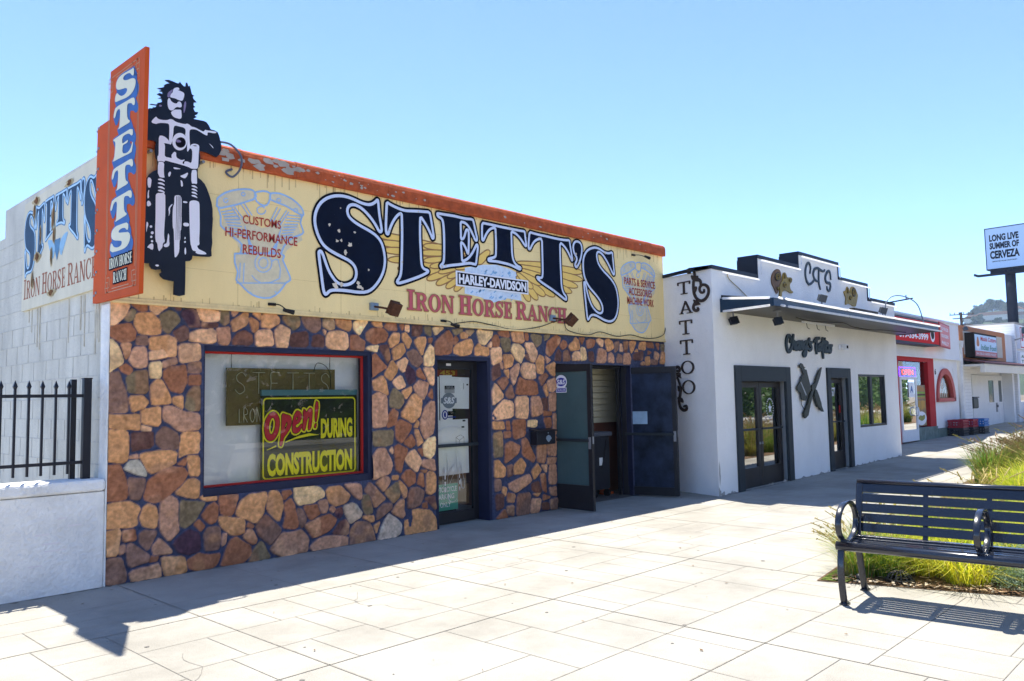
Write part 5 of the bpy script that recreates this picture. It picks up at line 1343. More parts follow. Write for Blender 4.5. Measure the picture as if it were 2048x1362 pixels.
# ---- things fixed to the fascia
def flood(a, b, ang, lab):
    t = thing('floodlight', lab, 'lamp', FAC(a, b, .03), group='rusty floodlights on the cream fascia')
    mb = MB(); mb.fbox(FAC, a-.06, a+.05, b-.04, b+.045, .03, .07); obj('wall_box', mb, M('box_blue_grey', (.20, .27, .33), .6, var=.3), t, bevel=.006)
    mb = MB(); mb.tube([FAC(a-.01, b, .07), FAC(a+.01, b-.02, .18), FAC(a+.04, b-.05, .31)], .012, 8); obj('arm', mb, m_rust, t, smooth=True)
    c = FAC(a+.05, b-.05, .36); R = Matrix.Rotation(ang, 3, 'Y') @ Matrix.Rotation(.5, 3, 'X'); mb = MB()
    mb.box(-.06, .06, -.04, .04, -.075, .075); mb.box(-.068, .068, .04, .052, -.083, .083); mb.v = [tuple(c+R @ Vector(v)) for v in mb.v]; obj('lamp_head', mb, m_rust, t, bevel=.01)
flood(2.86, 2.64, .12, 'rusty floodlight left of the red ranch lettering'); flood(5.99, 2.70, .55, 'rusty floodlight at the right end of the red ranch lettering')
def clamp(a, b, a2, b2, lab):
    t = thing('clamp_lamp', lab, 'lamp', FAC(a, b, .03), group='small spot lamps on wires below the fascia')
    mb = MB(); mb.tube([FAC(*p) for p in smooth_line([(a, b, .05), (a+(a2-a)*.4, b+(b2-b)*.15, .12), (a2, b2, .17)], 4)], .006, 6); obj('stem', mb, m_cable, t)
    mb = MB(); mb.tube([FAC(a2-.05, b2+.012, .16), FAC(a2+.06, b2-.01, .18)], .017, 10, r1=.026); mb.fbox(FAC, a-.04, a+.04, b-.014, b+.014, .03, .055); obj('lamp_can', mb, m_cable, t)
clamp(1.57, 2.575, 1.68, 2.50, 'small black spot lamp below the left engine drawing'); clamp(3.92, 2.54, 3.99, 2.48, 'small spot lamp above the stone over the shop door')
clamp(8.05, 3.86, 8.25, 3.83, 'small spot lamp under the orange coping above the right engine drawing')
t = obj('power_cable', MB().tube([FAC(a, b, d) for a, b, d in smooth_line([(4.0, 2.5, .09), (4.4, 2.56, .05), (4.75, 2.54, .04), (5.2, 2.50, .04), (5.7, 2.56, .04), (6.05, 2.66, .05), (6.3, 2.7, .07)], 5)], .006, 6), m_cable); tag(t, 'black cable running along the fascia bottom to the right floodlight', 'cable')
t = obj('power_cable', MB().tube([FAC(a, b, d) for a, b, d in smooth_line([(6.25, 2.68, .05), (6.3, 2.56, .05), (6.5, 2.51, .07), (6.8, 2.50, .07), (7.1, 2.56, .05), (7.5, 2.51, .06), (7.9, 2.55, .05), (8.25, 2.515, .06), (8.6, 2.53, .05), (8.85, 2.60, .05), (8.92, 2.72, .05)], 5)], .006, 6), m_cable); tag(t, 'black cable sagging from the right floodlight to the facade end', 'cable')
t = obj('sign_conduit', MB().tube([FAC(a, b, d) for a, b, d in smooth_line([(.94, 4.13, .1), (1.06, 4.12, .13), (1.16, 4.02, .15), (1.17, 3.9, .12), (1.12, 3.82, .06), (1.06, 3.86, .04), (1.12, 3.90, .05)], 5)], .011, 8), M('conduit_blue_grey', (.10, .12, .18), .5)); tag(t, 'grey conduit loop curving from the biker figure to the fascia', 'conduit')
for x, y, lab in ((3.19, 1.0, 'low dark vent cap on the shop roof above the big letter S'), (8.67, 2.0, 'low dark vent cap on the shop roof near its right end')):
    t = thing('roof_vent', lab, 'vent', (x, y, 3.5)); mb = MB(); mb.box(x-.09, x+.09, y-.09, y+.09, 3.5, 4.33 if x < 5 else 4.62); obj('duct', mb, m_steel, t); mb = MB(); z = 4.34 if x < 5 else 4.63; mb.box(x-.16, x+.16, y-.1, y+.1, z+.05, z+.10); mb.box(x-.07, x+.07, y-.07, y+.07, z-.01, z+.05); obj('cap', mb, M('vent_dark', (.05, .045, .05), .6), t, bevel=.01)
# ---- mailbox
t = thing('mailbox', 'black wall mailbox with silver badge on the stone between the two doors', 'mailbox', (5.68, -.1, .95))
mb = MB(); mb.box(5.49, 5.87, -.16, -.03, .93, 1.11); obj('box', mb, m_blkmetal, t, bevel=.01)
mb = MB(); F = FR((0, 0, 0), (0, 1, 0), (0, 0, 1), (1, 0, 0)); mb.plate(F, [(-.185, 1.11), (-.03, 1.13), (-.03, 1.145), (-.185, 1.125)], 5.47, 5.89); obj('lid', mb, m_blkmetal, t, bevel=.006)
mb = MB(); Fm = facade(-.16); mb.plate(Fm, [(5.685, .985), (5.72, .96), (5.755, .985), (5.765, 1.04), (5.72, 1.06), (5.675, 1.04)], .001, .004); mb.fbox(Fm, 5.665, 5.775, 1.0, 1.025, .004, .006); mb.fbox(Fm, 5.705, 5.72, 1.08, 1.095, .001, .006); obj('badge', mb, M('pewter', (.25, .33, .42), .4, .3), t)
# ================================================================= BLADE SIGN, BIKER, SIDE SIGN
t = thing('blade_sign', 'tall orange STETTS blade sign standing out from the corner of the motorcycle shop', 'sign', (0, -.35, 2.48))
mb = MB(); mb.plate(BLD, L3(BLADE_SHAPE), .014, .05); obj('panel', mb, m_signorange, t, bevel=.003)
F = BLD; D1 = .052
lt = [chaikin(L3(fl), 1) for fl in BLADE_LETTERS]; bl, cr, ol = MB(), MB(), MB(); sh_ = MB()
for i, p in enumerate(lt):
    xs, ys, Xg, Yg = grid([p], .09, .006); D = sdf_poly(Xg, Yg, [p]); S = D.copy()
    for k in range(1, 7): S = np.minimum(S, sdf_poly(Xg, Yg, [[(a+.007*k, b-.010*k) for a, b in p]]))
    march(bl, F, xs, ys, S, .016, D1+i*.0003); march(cr, F, xs, ys, D, 0, D1+.004)
obj('letter_shadow', bl, m_signblue, t); obj('letters', cr, m_signcream, t)
BT = [(a/1000, b/1000) for a, b in BLADE_TEXT]
def skew(q0, q1, q2):          # maps the lettering box onto the slightly rising line
    return lambda a, b, d: F(a, b, d)
a_, b_ = MB(), MB()
roman([(a_, D1+.0030), (b_, D1+.0045)], F, 'IRON HORSE', .125, .62, 2.755, 2.845, [.013, .0], step=.005, tk=.24, gap=.05, wordgap=.25)
roman([(a_, D1+.0030), (b_, D1+.0045)], F, 'RANCH', .22, .512, 2.622, 2.715, [.013, .0], step=.005, tk=.24, gap=.05)
obj('small_letter_backing', a_, m_navy, t); obj('small_letters', b_, m_signcream, t)
mb = MB()
def pl(pts):
    for i in range(len(pts)-1):
        (x0, y0), (x1, y1) = pts[i], pts[i+1]; mb.fbox(F, min(x0, x1)-.004, max(x0, x1)+.004, min(y0, y1)-.004, max(y0, y1)+.004, D1-.001, D1)
for o in (0, .025): pl([(.03+o, 2.72), (.03+o, 4.3)]); pl([(.70-o, 2.72), (.70-o, 4.3)]); pl([(.18, 2.555+o), (.55, 2.555+o)]); pl([(.2, 4.49-o), (.56, 4.49-o)])
for sx, x0 in ((1, .03), (-1, .70)):
    for sz, z0 in ((1, 2.555), (-1, 4.49)):
        X_ = lambda u: x0+sx*u; Z_ = lambda u: z0+sz*u
        pl([(X_(0), Z_(.165)), (X_(0), Z_(.0)), (X_(.06), Z_(.0)), (X_(.06), Z_(.09)), (X_(.0), Z_(.09))]); pl([(X_(.15), Z_(.0)), (X_(.03), Z_(.0))]); pl([(X_(.03), Z_(.13)), (X_(.09), Z_(.13)), (X_(.09), Z_(.04)), (X_(-.01), Z_(.04))])
obj('pinstripe', mb, m_signline, t)
mb = MB()
for k in range(9): z = 2.58+k*.19; mb.lathe(F(-.19, z, .05), [(0, .008), (.012, .008), (.014, 0)], 8, (-1, 0, 0)); mb.lathe(F(-.235, z-.02, .05), [(0, .006), (.010, .006), (.012, 0)], 8, (-1, 0, 0))
obj('bolts', mb, m_steel, t)
mb = MB(); mb.box(-.012, .06, -.05, .27, 2.55, 4.05); obj('mounting_plate', mb, m_steel, t)
# biker cut-out
t = thing('biker_sign', 'black and white cut-out of a long haired biker riding a chopper, mounted on the fascia', 'sign', (.5, -.12, 2.6))
F = facade(-.12); p = L3(BIKER_OUTLINE); p = [(max(.055, a), b) for a, b in p]
mb = MB(); mb.plate(F, p, -.018, 0); obj('board', mb, M('cutout_black', (.006, .009, .02), .35, var=.25), t)
mb = MB(); [mb.sheet(F, chaikin([(max(.06, a), b) for a, b in L3(fl)], 1), .0015) for fl in BIKER_WHITE]; obj('white_artwork', mb, m_wht, t)
mb = MB(); [mb.sheet(F, L3(fl), .003) for fl in BIKER_DARK]; obj('black_artwork', mb, m_black, t)
mb = MB(); [mb.sheet(F, chaikin(L3(fl), 1), .0045) for fl in BIKER_GREY]; obj('grey_artwork', mb, M('lilac_grey', (.24, .20, .34), .5), t)
for a, b in ((.3, 3.9), (.8, 3.9), (.4, 3.0), (.75, 3.1)): mb = MB(); mb.tube([F(a, b, -.018), F(a, b, -.092)], .015, 8); obj('standoff', mb, m_steel, t)
# sign board on the side wall
t = thing('side_sign', 'weathered STETT\'S IRON HORSE RANCH board on the white side wall', 'sign', (-.02, 1.3, 2.6))
F = FR((-.02, 0, 0), (0, -1, 0), (0, 0, 1), (-1, 0, 0))
m_board = M('weathered_board', (.70, .65, .50), .8, var=.14, scale=2.5, streak=.3)
mb = MB(); mb.plate(F, [(-2.48, 2.615), (-.2, 2.63), (-.2, 3.86), (-2.44, 3.80)], -.02, .012); obj('board', mb, m_board, t, bevel=.003)
dk, pl2, nv = MB(), MB(), MB(); x0, x1 = NAME_LETTERS[0], NAME_LETTERS[-1]
allp = np.array([q for fl in NAME_LETTERS for q in L3(fl)]); (xa, za), (xb, zb) = allp.min(0), allp.max(0)
for i, fl in enumerate(NAME_LETTERS):
    p = np.array(L3(fl)); u = (p[:, 0]-xa)/(xb-xa); v = (p[:, 1]-za)/(zb-za)
    q = np.stack([-2.41+u*2.17, 3.0+v*.72+.03*(u-.5)], 1); q = chaikin([tuple(k) for k in q], 1)
    xs, ys, Xg, Yg = grid([q], .05, .007); D = sdf_poly(Xg, Yg, [q]); march(dk, F, xs, ys, D, .024, .0135); march(pl2, F, xs, ys, D, .012, .015); march(nv, F, xs, ys, D, -.008, .0165)
obj('name_outline', dk, M('faded_blue_line', (.10, .25, .42), .7, var=.2), t); obj('name_lining', pl2, M('faded_pale_line', (.48, .70, .88), .7), t); obj('name_letters', nv, M('faded_navy', (.015, .055, .11), .6, var=.4, scale=6), t)
mb = MB(); roman([(mb, .0135)], F, 'IRON HORSE RANCH', -2.40, -.225, 2.735, 2.955, [0], step=.008, tk=.18, caps=1.1, gap=.07, wordgap=.3); obj('ranch_letters', mb, M('faded_red_brown', (.36, .13, .07), .75, var=.2, scale=20), t)
mb = MB(); c = (-1.33, 3.16)
for s in (-1, 1):
    for k in range(5):
        a = .15+k*.16; r = .34-.03*k; p = [(c[0]+s*.04, c[1]+.04), (c[0]+s*r*.6*math.cos(a*.6), c[1]+r*.35-k*.03), (c[0]+s*r*math.cos(a*.8), c[1]+.07-k*.045+.05), (c[0]+s*r*.5, c[1]-.03-k*.02)]
        mb.mi = 0; mb.sheet(F, chaikin(p, 2), .0135+.0003*k+(.0001 if s > 0 else 0))
mb.mi = 1; mb.sheet(F, [(c[0]-.09, c[1]+.09), (c[0]+.09, c[1]+.09), (c[0]+.06, c[1]-.03), (c[0], c[1]-.13), (c[0]-.06, c[1]-.03)], .0155); obj('wing_emblem', mb, [M('faded_wing', (.30, .52, .70), .7, var=.2), M('faded_shield', (.10, .24, .40), .7)], t)
mb = MB(); rnd2 = random.Random(3)
for cx_, cz_, h in ((-2.02, 3.77, .1), (-2.08, 3.66, .18), (-1.0, 3.76, .07), (-1.46, 3.5, .34), (-1.43, 3.3, .2), (-1.85, 3.38, .25), (-1.5, 3.1, .22), (-1.95, 3.15, .12), (-2.1, 2.9, .22), (-1.48, 2.72, .08)):
    w_ = .035+.02*rnd2.random() if h > .12 else .14
    p = [(cx_+w_*rnd2.uniform(.5, 1.2)*math.cos(a), cz_+h*.5*rnd2.uniform(.6, 1.15)*math.sin(a)) for a in np.linspace(0, 5.8, 11)]; mb.mi = 0; dz_ = len(mb.f)*2e-5; mb.sheet(F, p, .018+dz_); mb.mi = 1; mb.sheet(F, [(cx_+(a-cx_)*.5+.008, cz_+(b-cz_)*.8) for a, b in p], .0215+dz_)
obj('rust_patches', mb, [M('peel_cream', (.52, .42, .24), .9, var=.3, scale=20), M('peel_rust', (.18, .08, .025), .9, var=.5, scale=20)], t)
# ================================================================= LOW WALL AND FENCE
t = thing('low_wall', 'low white rendered wall left of the shop under the black fence', 'wall', (-3, .15, 0))
mb = MB(); mb.box(-7, -.012, .0, .30, -.02, .82); obj('wall_body', mb, m_lowwall, t, bevel=.01)
mb = MB(); mb.box(-7, -.012, -.025, .325, .825, .93); obj('cap', mb, m_lowwall, t, bevel=.025)
mb = MB(); [mb.fbox(FAC, a, a+.05+rnd.random()*.12, z, z+.012, .0005, .001) for a, z in ((-.55, .5), (-.5, .42), (-.38, .62), (-.3, .55), (-.48, .36), (-.6, .25))]; obj('graffiti_ghost', mb, M('faint_pink', (.79, .745, .735), .9), t)
t = thing('picket_fence', 'black metal picket fence with pointed tops on the low white wall', 'fence', (-3, .15, .93))
def picket(x):
    mb = MB(); mb.box(x-.0095, x+.0095, .14, .16, .98, 1.735)
    k = len(mb.v); mb.v += [(x-.016, .134, 1.735), (x+.016, .134, 1.735), (x+.016, .166, 1.735), (x-.016, .166, 1.735), (x, .15, 1.79), (x-.0095, .14, 1.715), (x+.0095, .14, 1.715), (x+.0095, .16, 1.715), (x-.0095, .16, 1.715)]
    for a in range(4): mb.f += [(k+a, k+(a+1) % 4, k+4), (k+5+a, k+5+(a+1) % 4, k+(a+1) % 4, k+a)]; mb.m += [0, 0]
    return mb
p0 = obj('picket', picket(-.27), m_blkmetal, t)
for i in range(1, 52):
    if -.27-.1035*i < -6.9: break
    d = p0.copy(); COL.objects.link(d); d.parent = t; d.location.x = -.1035*i
for z in (1.655, 1.075): mb = MB(); mb.box(-6.9, -.12, .135, .165, z-.014, z+.014); obj('rail', mb, m_blkmetal, t, bevel=.003)
for x in (-.125, -2.6, -5.0): mb = MB(); mb.box(x-.032, x+.032, .118, .182, .90, 1.80); mb.box(x-.036, x+.036, .114, .186, 1.80, 1.812); obj('post', mb, m_blkmetal, t, bevel=.003)
mb = MB(); mb.box(-.235, -.19, .20, .245, .90, 1.80); obj('post', mb, m_blkmetal, t, bevel=.003)
# ================================================================= TATTOO STUDIO
tat = thing('tattoo_studio', 'white stuccoed tattoo studio with a stepped parapet, black coping and a long metal canopy', 'building', (12.8, .5, 0))
YF = -1.124
mb = MB()   # the side wall runs from the shop's corner out to the front corner
sidew = [(8.93, .30), (8.93, 0), (8.6, YF), (9.0, YF), (9.1, .3)]
for i in range(len(sidew)):
    (x0, y0), (x1, y1) = sidew[i], sidew[(i+1) % len(sidew)]; mb.quad((x0, y0, -.05), (x1, y1, -.05), (x1, y1, 3.56), (x0, y0, 3.56))
mb.poly([(x, y, 3.56) for x, y in sidew])
obj('corner_wall', mb, m_white, tat)
prof = [(8.6, -.05), (16.98, -.05), (16.98, 3.58), (15.29, 3.58), (15.29, 3.88), (13.70, 3.88), (13.70, 4.17), (11.83, 4.17), (11.83, 3.91), (10.17, 3.91), (10.17, 3.56), (8.6, 3.56)]
# front wall pieced round the openings
mb = MB(); cuts = [(9.0, 9.21, -.05, 3.56), (9.21, 11.24, 2.045, 3.56), (11.24, 12.88, -.05, 3.56), (12.88, 14.06, 2.065, 3.56), (14.06, 14.54, -.05, 3.56), (14.54, 16.14, -.05, .84), (14.54, 16.14, 1.955, 3.56), (16.14, 16.98, -.05, 3.56)]
for a, b_, c, d in cuts: mb.box(a, b_, YF, YF+.3, c, d)
mb.box(10.17, 15.29, YF, YF+.33, 3.56, 3.88); mb.box(11.83, 13.70, YF, YF+.33, 3.88, 4.17); mb.box(10.17, 11.83, YF, YF+.33, 3.88, 3.91)
mb.box(16.68, 16.98, YF+.3, 9, -.05, 3.5); mb.box(9.1, 9.3, .3, 9, 0, 3.5)
obj('front_wall', mb, m_white, tat)
mb = MB(); mb.box(9.0, 16.7, -.8, 9, 3.2, 3.3); obj('roof', mb, m_concrete, tat)
mb = MB()
def capline(x0, x1, z): mb.box(x0, x1, YF-.02, YF+.36, z, z+.06)
capline(8.6, 10.165, 3.56); capline(10.165, 11.825, 3.91); capline(11.825, 13.73, 4.17); capline(13.73, 15.32, 3.88); capline(15.32, 17.0, 3.58)
mb.box(10.14, 10.165, YF-.018, YF+.36, 3.62, 3.908); mb.box(11.80, 11.825, YF-.018, YF+.36, 3.97, 4.168); mb.box(13.705, 13.73, YF-.018, YF+.36, 3.94, 4.168); mb.box(15.295, 15.32, YF-.018, YF+.36, 3.64, 3.878)
k = len(mb.v); q = [(8.95, .31), (8.91, 0), (8.58, YF-.02), (8.6, YF-.02), (8.6, YF+.3), (9.12, .31)]
for z in (3.5635, 3.617): mb.v += [(x, y, z) for x, y in q]
m_ = len(q); mb.f += [tuple(range(k+m_-1, k-1, -1)), tuple(range(k+m_, k+2*m_))]+[(k+i, k+(i+1) % m_, k+m_+(i+1) % m_, k+m_+i) for i in range(m_)]; mb.m += [0]*(m_+2)
obj('coping', mb, m_coping, tat)
m_led = M('white_light_tube', (.90, .91, .93), .3, var=.0)
n = m_led.node_tree.nodes; l = m_led.node_tree.links; q = n.new('ShaderNodeBsdfTranslucent'); q.inputs[0].default_value = (.95, .95, .95, 1); x = n.new('ShaderNodeMixShader'); x.inputs[0].default_value = .75
l.new(n['Principled BSDF'].outputs[0], x.inputs[1]); l.new(q.outputs[0], x.inputs[2]); l.new(x.outputs[0], n['Material Output'].inputs[0])
mb = MB()
for x0, x1, z in ((8.85, 10.12, 3.545), (10.22, 11.8, 3.895), (11.86, 13.68, 4.155), (13.78, 15.28, 3.865), (15.36, 16.95, 3.565)): mb = MB(); mb.tube([CTS(x0, z-.025, .07), CTS(x1, z-.025, .07)], .014, 6); obj('light_tube', mb, m_led, tat)
for x, z0, z1 in ((10.2, 3.62, 3.87), (11.86, 3.98, 4.13), (13.68, 3.9, 4.14), (15.27, 3.6, 3.85)): mb = MB(); mb.tube([CTS(x, z0, .06), CTS(x, z1, .06)], .010, 6); obj('light_tube', mb, m_led, tat)
mb = MB()
for a, z, h, w_ in ((8.64, .35, .22, .03), (8.62, .05, .12, .05), (8.72, .03, .05, .1), (9.0, .02, .04, .08)): mb.sheet(CTS, [(a+w_*rnd.uniform(.3, 1)*math.cos(t), z+h*rnd.uniform(.3, 1)*math.sin(t)) for t in np.linspace(0, 5.8, 10)], .0015+a*1e-5)
for i in range(40): a = rnd.uniform(8.7, 16.9); mb.sheet(CTS, [(a, .0+ground_z(a)), (a+rnd.uniform(.05, .25), ground_z(a)), (a+.1, ground_z(a)+rnd.uniform(.01, .05))], .0012+.00004*i)
obj('scuffed_render', mb, M('scuffed_render', (.40, .38, .35), .9, var=.3, scale=20), tat)
# canopy
m_can = M('canopy_blue_grey', (.02, .045, .08), .4, .3, var=.25, scale=3)
m_sof = M('canopy_soffit', (.022, .02, .018), .35, .0, var=.3, scale=2)
mb = MB(); mb.box(8.84, 17.06, -2.03, -1.99, 2.905, 3.03); F = FR((0, 0, 0), (0, 1, 0), (0, 0, 1), (1, 0, 0)); sp = [(-1.99, 2.905), (-1.99, 3.03), (YF-.002, 3.10), (YF-.002, 2.88)]
mb.plate(F, sp, 8.84, 8.88); mb.plate(F, sp, 17.02, 17.06)
cano = obj('canopy', mb, m_can, tat, bevel=.006)
mb = MB(); mb.plate(F, [(-1.99, 2.915), (-1.99, 2.945), (YF-.002, 2.925), (YF-.002, 2.895)], 8.88, 17.02); obj('soffit', mb, m_sof, cano)
mb = MB(); mb.plate(F, [(-1.99, 3.0), (-1.99, 3.03), (-1.13, 3.16), (-1.13, 3.12)], 8.88, 17.02); obj('deck', mb, m_coping, cano)
for x0, x1 in ((8.95, 9.05), (9.2, 11.6), (11.68, 14.0), (14.08, 17.0)):
    for y, z in ((-2.10, 2.91), (-2.066, 3.028)): mb = MB(); mb.tube([(x0, y, z), (x1, y, z)], .019, 8, cap=False); obj('light_tube', mb, m_led, cano)
for z, z2 in ((2.91, 2.885), (3.028, 3.095)): mb = MB(); mb.tube([(8.80, -1.98, z), (8.80, -1.2, z2)], .019, 8, cap=False); obj('light_tube', mb, m_led, cano)
mb = MB()
for x in (9.12, 11.64, 14.04): mb.box(x-.02, x+.02, -2.09, -2.03, 2.90, 2.92); mb.box(x-.02, x+.02, -2.05, -2.03, 3.015, 3.04)
obj('tube_holders', mb, m_steel, cano)
# doors and window
def glazed(name, F, a0, a1, b0, b1, d): mb = MB(); mb.quad(F(a0, b0, d), F(a1, b0, d), F(a1, b1, d), F(a0, b1, d)); return mb
m_refl = glass('dark_reflective_glass', (.05, .05, .05), 5.5, .0)
mb = MB(); mb.frame(CTS, 9.21, 11.24, .0, 2.045, .19, -.02, .035, top=.26, bot=0); dd = obj('double_door', mb, m_charcoal, tat, bevel=.006)
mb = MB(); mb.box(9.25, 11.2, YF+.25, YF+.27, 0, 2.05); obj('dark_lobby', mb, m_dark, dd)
m_panel = M('door_bottom_panel', (.030, .026, .026), .4, var=.2)
for a0, a1 in ((9.40, 10.22), (10.23, 11.05)):
    mb = MB(); mb.frame(CTS, a0, a1, .005, 1.785, .085, -.13, -.085, top=.1, bot=.34); q = obj('door_leaf', mb, m_panel, dd, bevel=.004)
    obj('pane', glazed('p', CTS, a0+.085, a1-.085, .345, 1.685, -.11), m_refl, q)
    mb = MB(); mb.fbox(CTS, a0+.03, a1-.03, .965, .99, -.085, -.05); obj('push_bar', mb, m_charcoal, q, bevel=.003)
    mb = MB(); mb.fbox(CTS, (a1-.06 if a0 < 10 else a0+.02), (a1-.02 if a0 < 10 else a0+.06), .72, .76, -.085, -.07); obj('lock', mb, m_steel, q)
F = CTS; mb = MB(); c = (10.66, 1.32)
for i in range(24):
    a = i*math.pi/12; mb.fbox(FR(F(c[0]+.13*math.cos(a), c[1]+.17*math.sin(a), 0), (math.cos(a), 0, math.sin(a)), (-math.sin(a), 0, math.cos(a)), (0, -1, 0)), -.012, .012, -.007, .007, -.108, -.106)
mb.sheet(F, [(c[0]+(.075 if i % 2 == 0 else .03)*math.sin(i*math.pi/5), c[1]+(.1 if i % 2 == 0 else .04)*math.cos(i*math.pi/5)) for i in range(10)], -.106)
t = obj('star_decal', mb, m_wht); tag(t, 'white star decal with dotted ring on the tattoo studio double door glass', 'decal')
mb = MB(); mb.frame(CTS, 12.88, 14.06, .0, 2.065, .17, -.02, .035, top=.2, bot=0); sd = obj('single_door', mb, m_charcoal, tat, bevel=.006)
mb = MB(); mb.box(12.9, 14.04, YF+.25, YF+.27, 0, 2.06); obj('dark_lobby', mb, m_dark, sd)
mb = MB(); mb.frame(CTS, 13.05, 13.89, .03, 1.865, .1, -.13, -.085, top=.1, bot=.38); q = obj('door_leaf', mb, m_panel, sd, bevel=.004)
obj('pane', glazed('p', CTS, 13.15, 13.79, .41, 1.765, -.11), m_refl, q)
mb = MB(); mb.fbox(CTS, 13.08, 13.86, .985, 1.01, -.085, -.05); obj('push_bar', mb, m_charcoal, q, bevel=.003)
text('house_number', '457', CTS, 13.27, 13.55, 1.50, 1.68, -.106, m_wht, q, bold=.03)
mb = MB(); mb.fbox(CTS, 13.72, 13.78, 1.17, 1.32, -.106, -.104); obj('red_sticker', mb, m_red, q)
mb = MB(); mb.frame(CTS, 14.54, 16.14, .84, 1.955, .045, -.07, -.01); mb.fbox(CTS, 15.29, 15.41, .885, 1.91, -.065, -.03); wn = obj('window', mb, m_frame, tat, bevel=.004)
m_refl2 = glass('bright_reflective_glass', (.10, .11, .11), 7.5, .0)
obj('pane', glazed('p', CTS, 14.585, 16.095, .885, 1.91, -.06), m_refl2, wn)
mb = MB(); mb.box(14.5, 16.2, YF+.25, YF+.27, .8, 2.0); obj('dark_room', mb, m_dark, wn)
# lettering, ornaments hung on the studio
def brush(name, F, strokes, r, d, mat, lab, cat, group=None, flat=.6, extra=None, dotted=None, taper=None, loc=None):
    mb = MB()
    for i, fl in enumerate(strokes):
        p = smooth_line(L3(fl), 4) if len(fl) > 4 else L3(fl)
        xs, ys, Xg, Yg = grid([p], r*2, .011 if r > .02 else .006); n = len(p)
        rr = [r*(.75+.35*math.sin(math.pi*min(1, (k+.5)/n))) for k in range(n)]; D = sdf_caps(Xg, Yg, p, rr)
        k0 = len(mb.f); march(mb, F, xs, ys, D, 0, d+i*.0006)
        nf = mb.f[k0:]; ed = {}
        for f in nf:
            for k in range(len(f)): ed[(f[k], f[(k+1) % len(f)])] = 1
        back = {}
        def bk(v):
            if v not in back: back[v] = len(mb.v); mb.v.append(tuple(Vector(mb.v[v])-F.n*(d-.004)))
            return back[v]
        for (a, b_) in list(ed):
            if (b_, a) not in ed: mb.f.append((b_, a, bk(a), bk(b_))); mb.m.append(mb.mi)
    for s in extra or (): mb.plate(F, chaikin(L3(s), 1), .004, d+.001)
    v = np.array(mb.v); t = thing(name, lab, cat, tuple(v.mean(0)), group=group); obj(loc or 'letters', mb, mat, t); return t
m_teal = M('dark_teal_letter', (.018, .035, .048), .5, var=.15)
brush('name_sign', CTS, SCRIPT, .033, .035, m_teal, "dark teal brush script Chang's Tattoo letters on the white studio wall", 'sign')
brush('monogram_sign', CTS, MONOGRAM, .024, .02, m_teal, 'thin dark CTS monogram on the top of the stepped parapet', 'sign')
m_goldorn = M('weathered_gold_metal', (.36, .23, .04), .5, .3, var=.4, scale=9); m_darkorn = M('dark_ornament_metal', (.06, .045, .03), .6, .2, var=.4, scale=12)
for nm, a, b_, lab in (('rose_ornament', ROSE_A, ROSE_A_DARK, 'gold and brown metal rose ornament left of the CTS monogram'), ('rose_ornament', ROSE_B, ROSE_B_DARK, 'gold and brown metal rose ornament right of the CTS monogram')):
    v = np.mean(L3(a[0]), 0); t = thing(nm, lab, 'ornament', tuple(CTS(v[0], v[1], 0)), group='metal rose ornaments on the parapet')
    mb = MB(); mb.mi = 0
    for i, s in enumerate(a):
        mb.mi = 1 if (i == 0 and len(a) > 1) else 0; mb.plate(CTS, chaikin(L3(s), 1), .006, .022+.006*i)
    obj('petals', mb, [m_goldorn, M('copper_brown', (.20, .10, .04), .55, .3, var=.5, scale=14)], t)
    mb = MB()
    for i, s in enumerate(b_):
        p = L3(s); c = np.mean(p, 0); mb.mi = 0; mb.plate(CTS, p, .01, .031+.001*i); mb.mi = 1
        for k in (.68, .36): mb.tube([CTS(c[0]+(x-c[0])*k, c[1]+(y-c[1])*k, .034+.001*i) for x, y in p+p[:1]], .008, 5)
    obj('dark_folds', mb, [m_darkorn, m_goldorn], t)
t = thing('tattoo_machine_ornament', 'dark metal tattoo machine crossed with a knife mounted between the studio doors', 'ornament', tuple(CTS(11.9, 1.4, 0)))
m_mach = M('olive_black_metal', (.050, .055, .045), .5, .2, var=.3, scale=8)
for i, (nm, s) in enumerate(zip(('machine_body', 'blade', 'grip', 'needle_tube'), MACHINE)):
    mb = MB(); mb.plate(CTS, L3(s), .03-.004*i, .05+.006*i); obj(nm, mb, m_mach, t, bevel=.004)
mb = MB(); c = np.array(L3(MACHINE[0])); x0, z0 = c.min(0); x1, z1 = c.max(0)
P_ = lambda u, v: (x0+(x1-x0)*u, z0+(z1-z0)*v)
mb.sheet(CTS, [P_(.24, .49), P_(.30, .5), P_(.66, .16), P_(.60, .13)], .0515); obj('slot', mb, M('slot_light', (.45, .47, .48), .7), t)
mb = MB(); mb.tube([CTS(*P_(.3, .02), .03), CTS(*P_(.32, -.1), .03), CTS(*P_(.5, -.22), .03)], .008, 5); mb.tube([CTS(*q, .03) for q in ((12.27, 1.83), (12.38, 1.83), (12.47, 1.93))], .008, 5); obj('wires', mb, m_mach, t)
m_orn = M('dark_brown_cutout', (.045, .032, .026), .55, var=.2)
t = thing('tattoo_sign', 'vertical TATTOO lettering of dark brown cut-out letters on the studio side wall', 'sign', tuple(CWL(.58, 1.7, 0)))
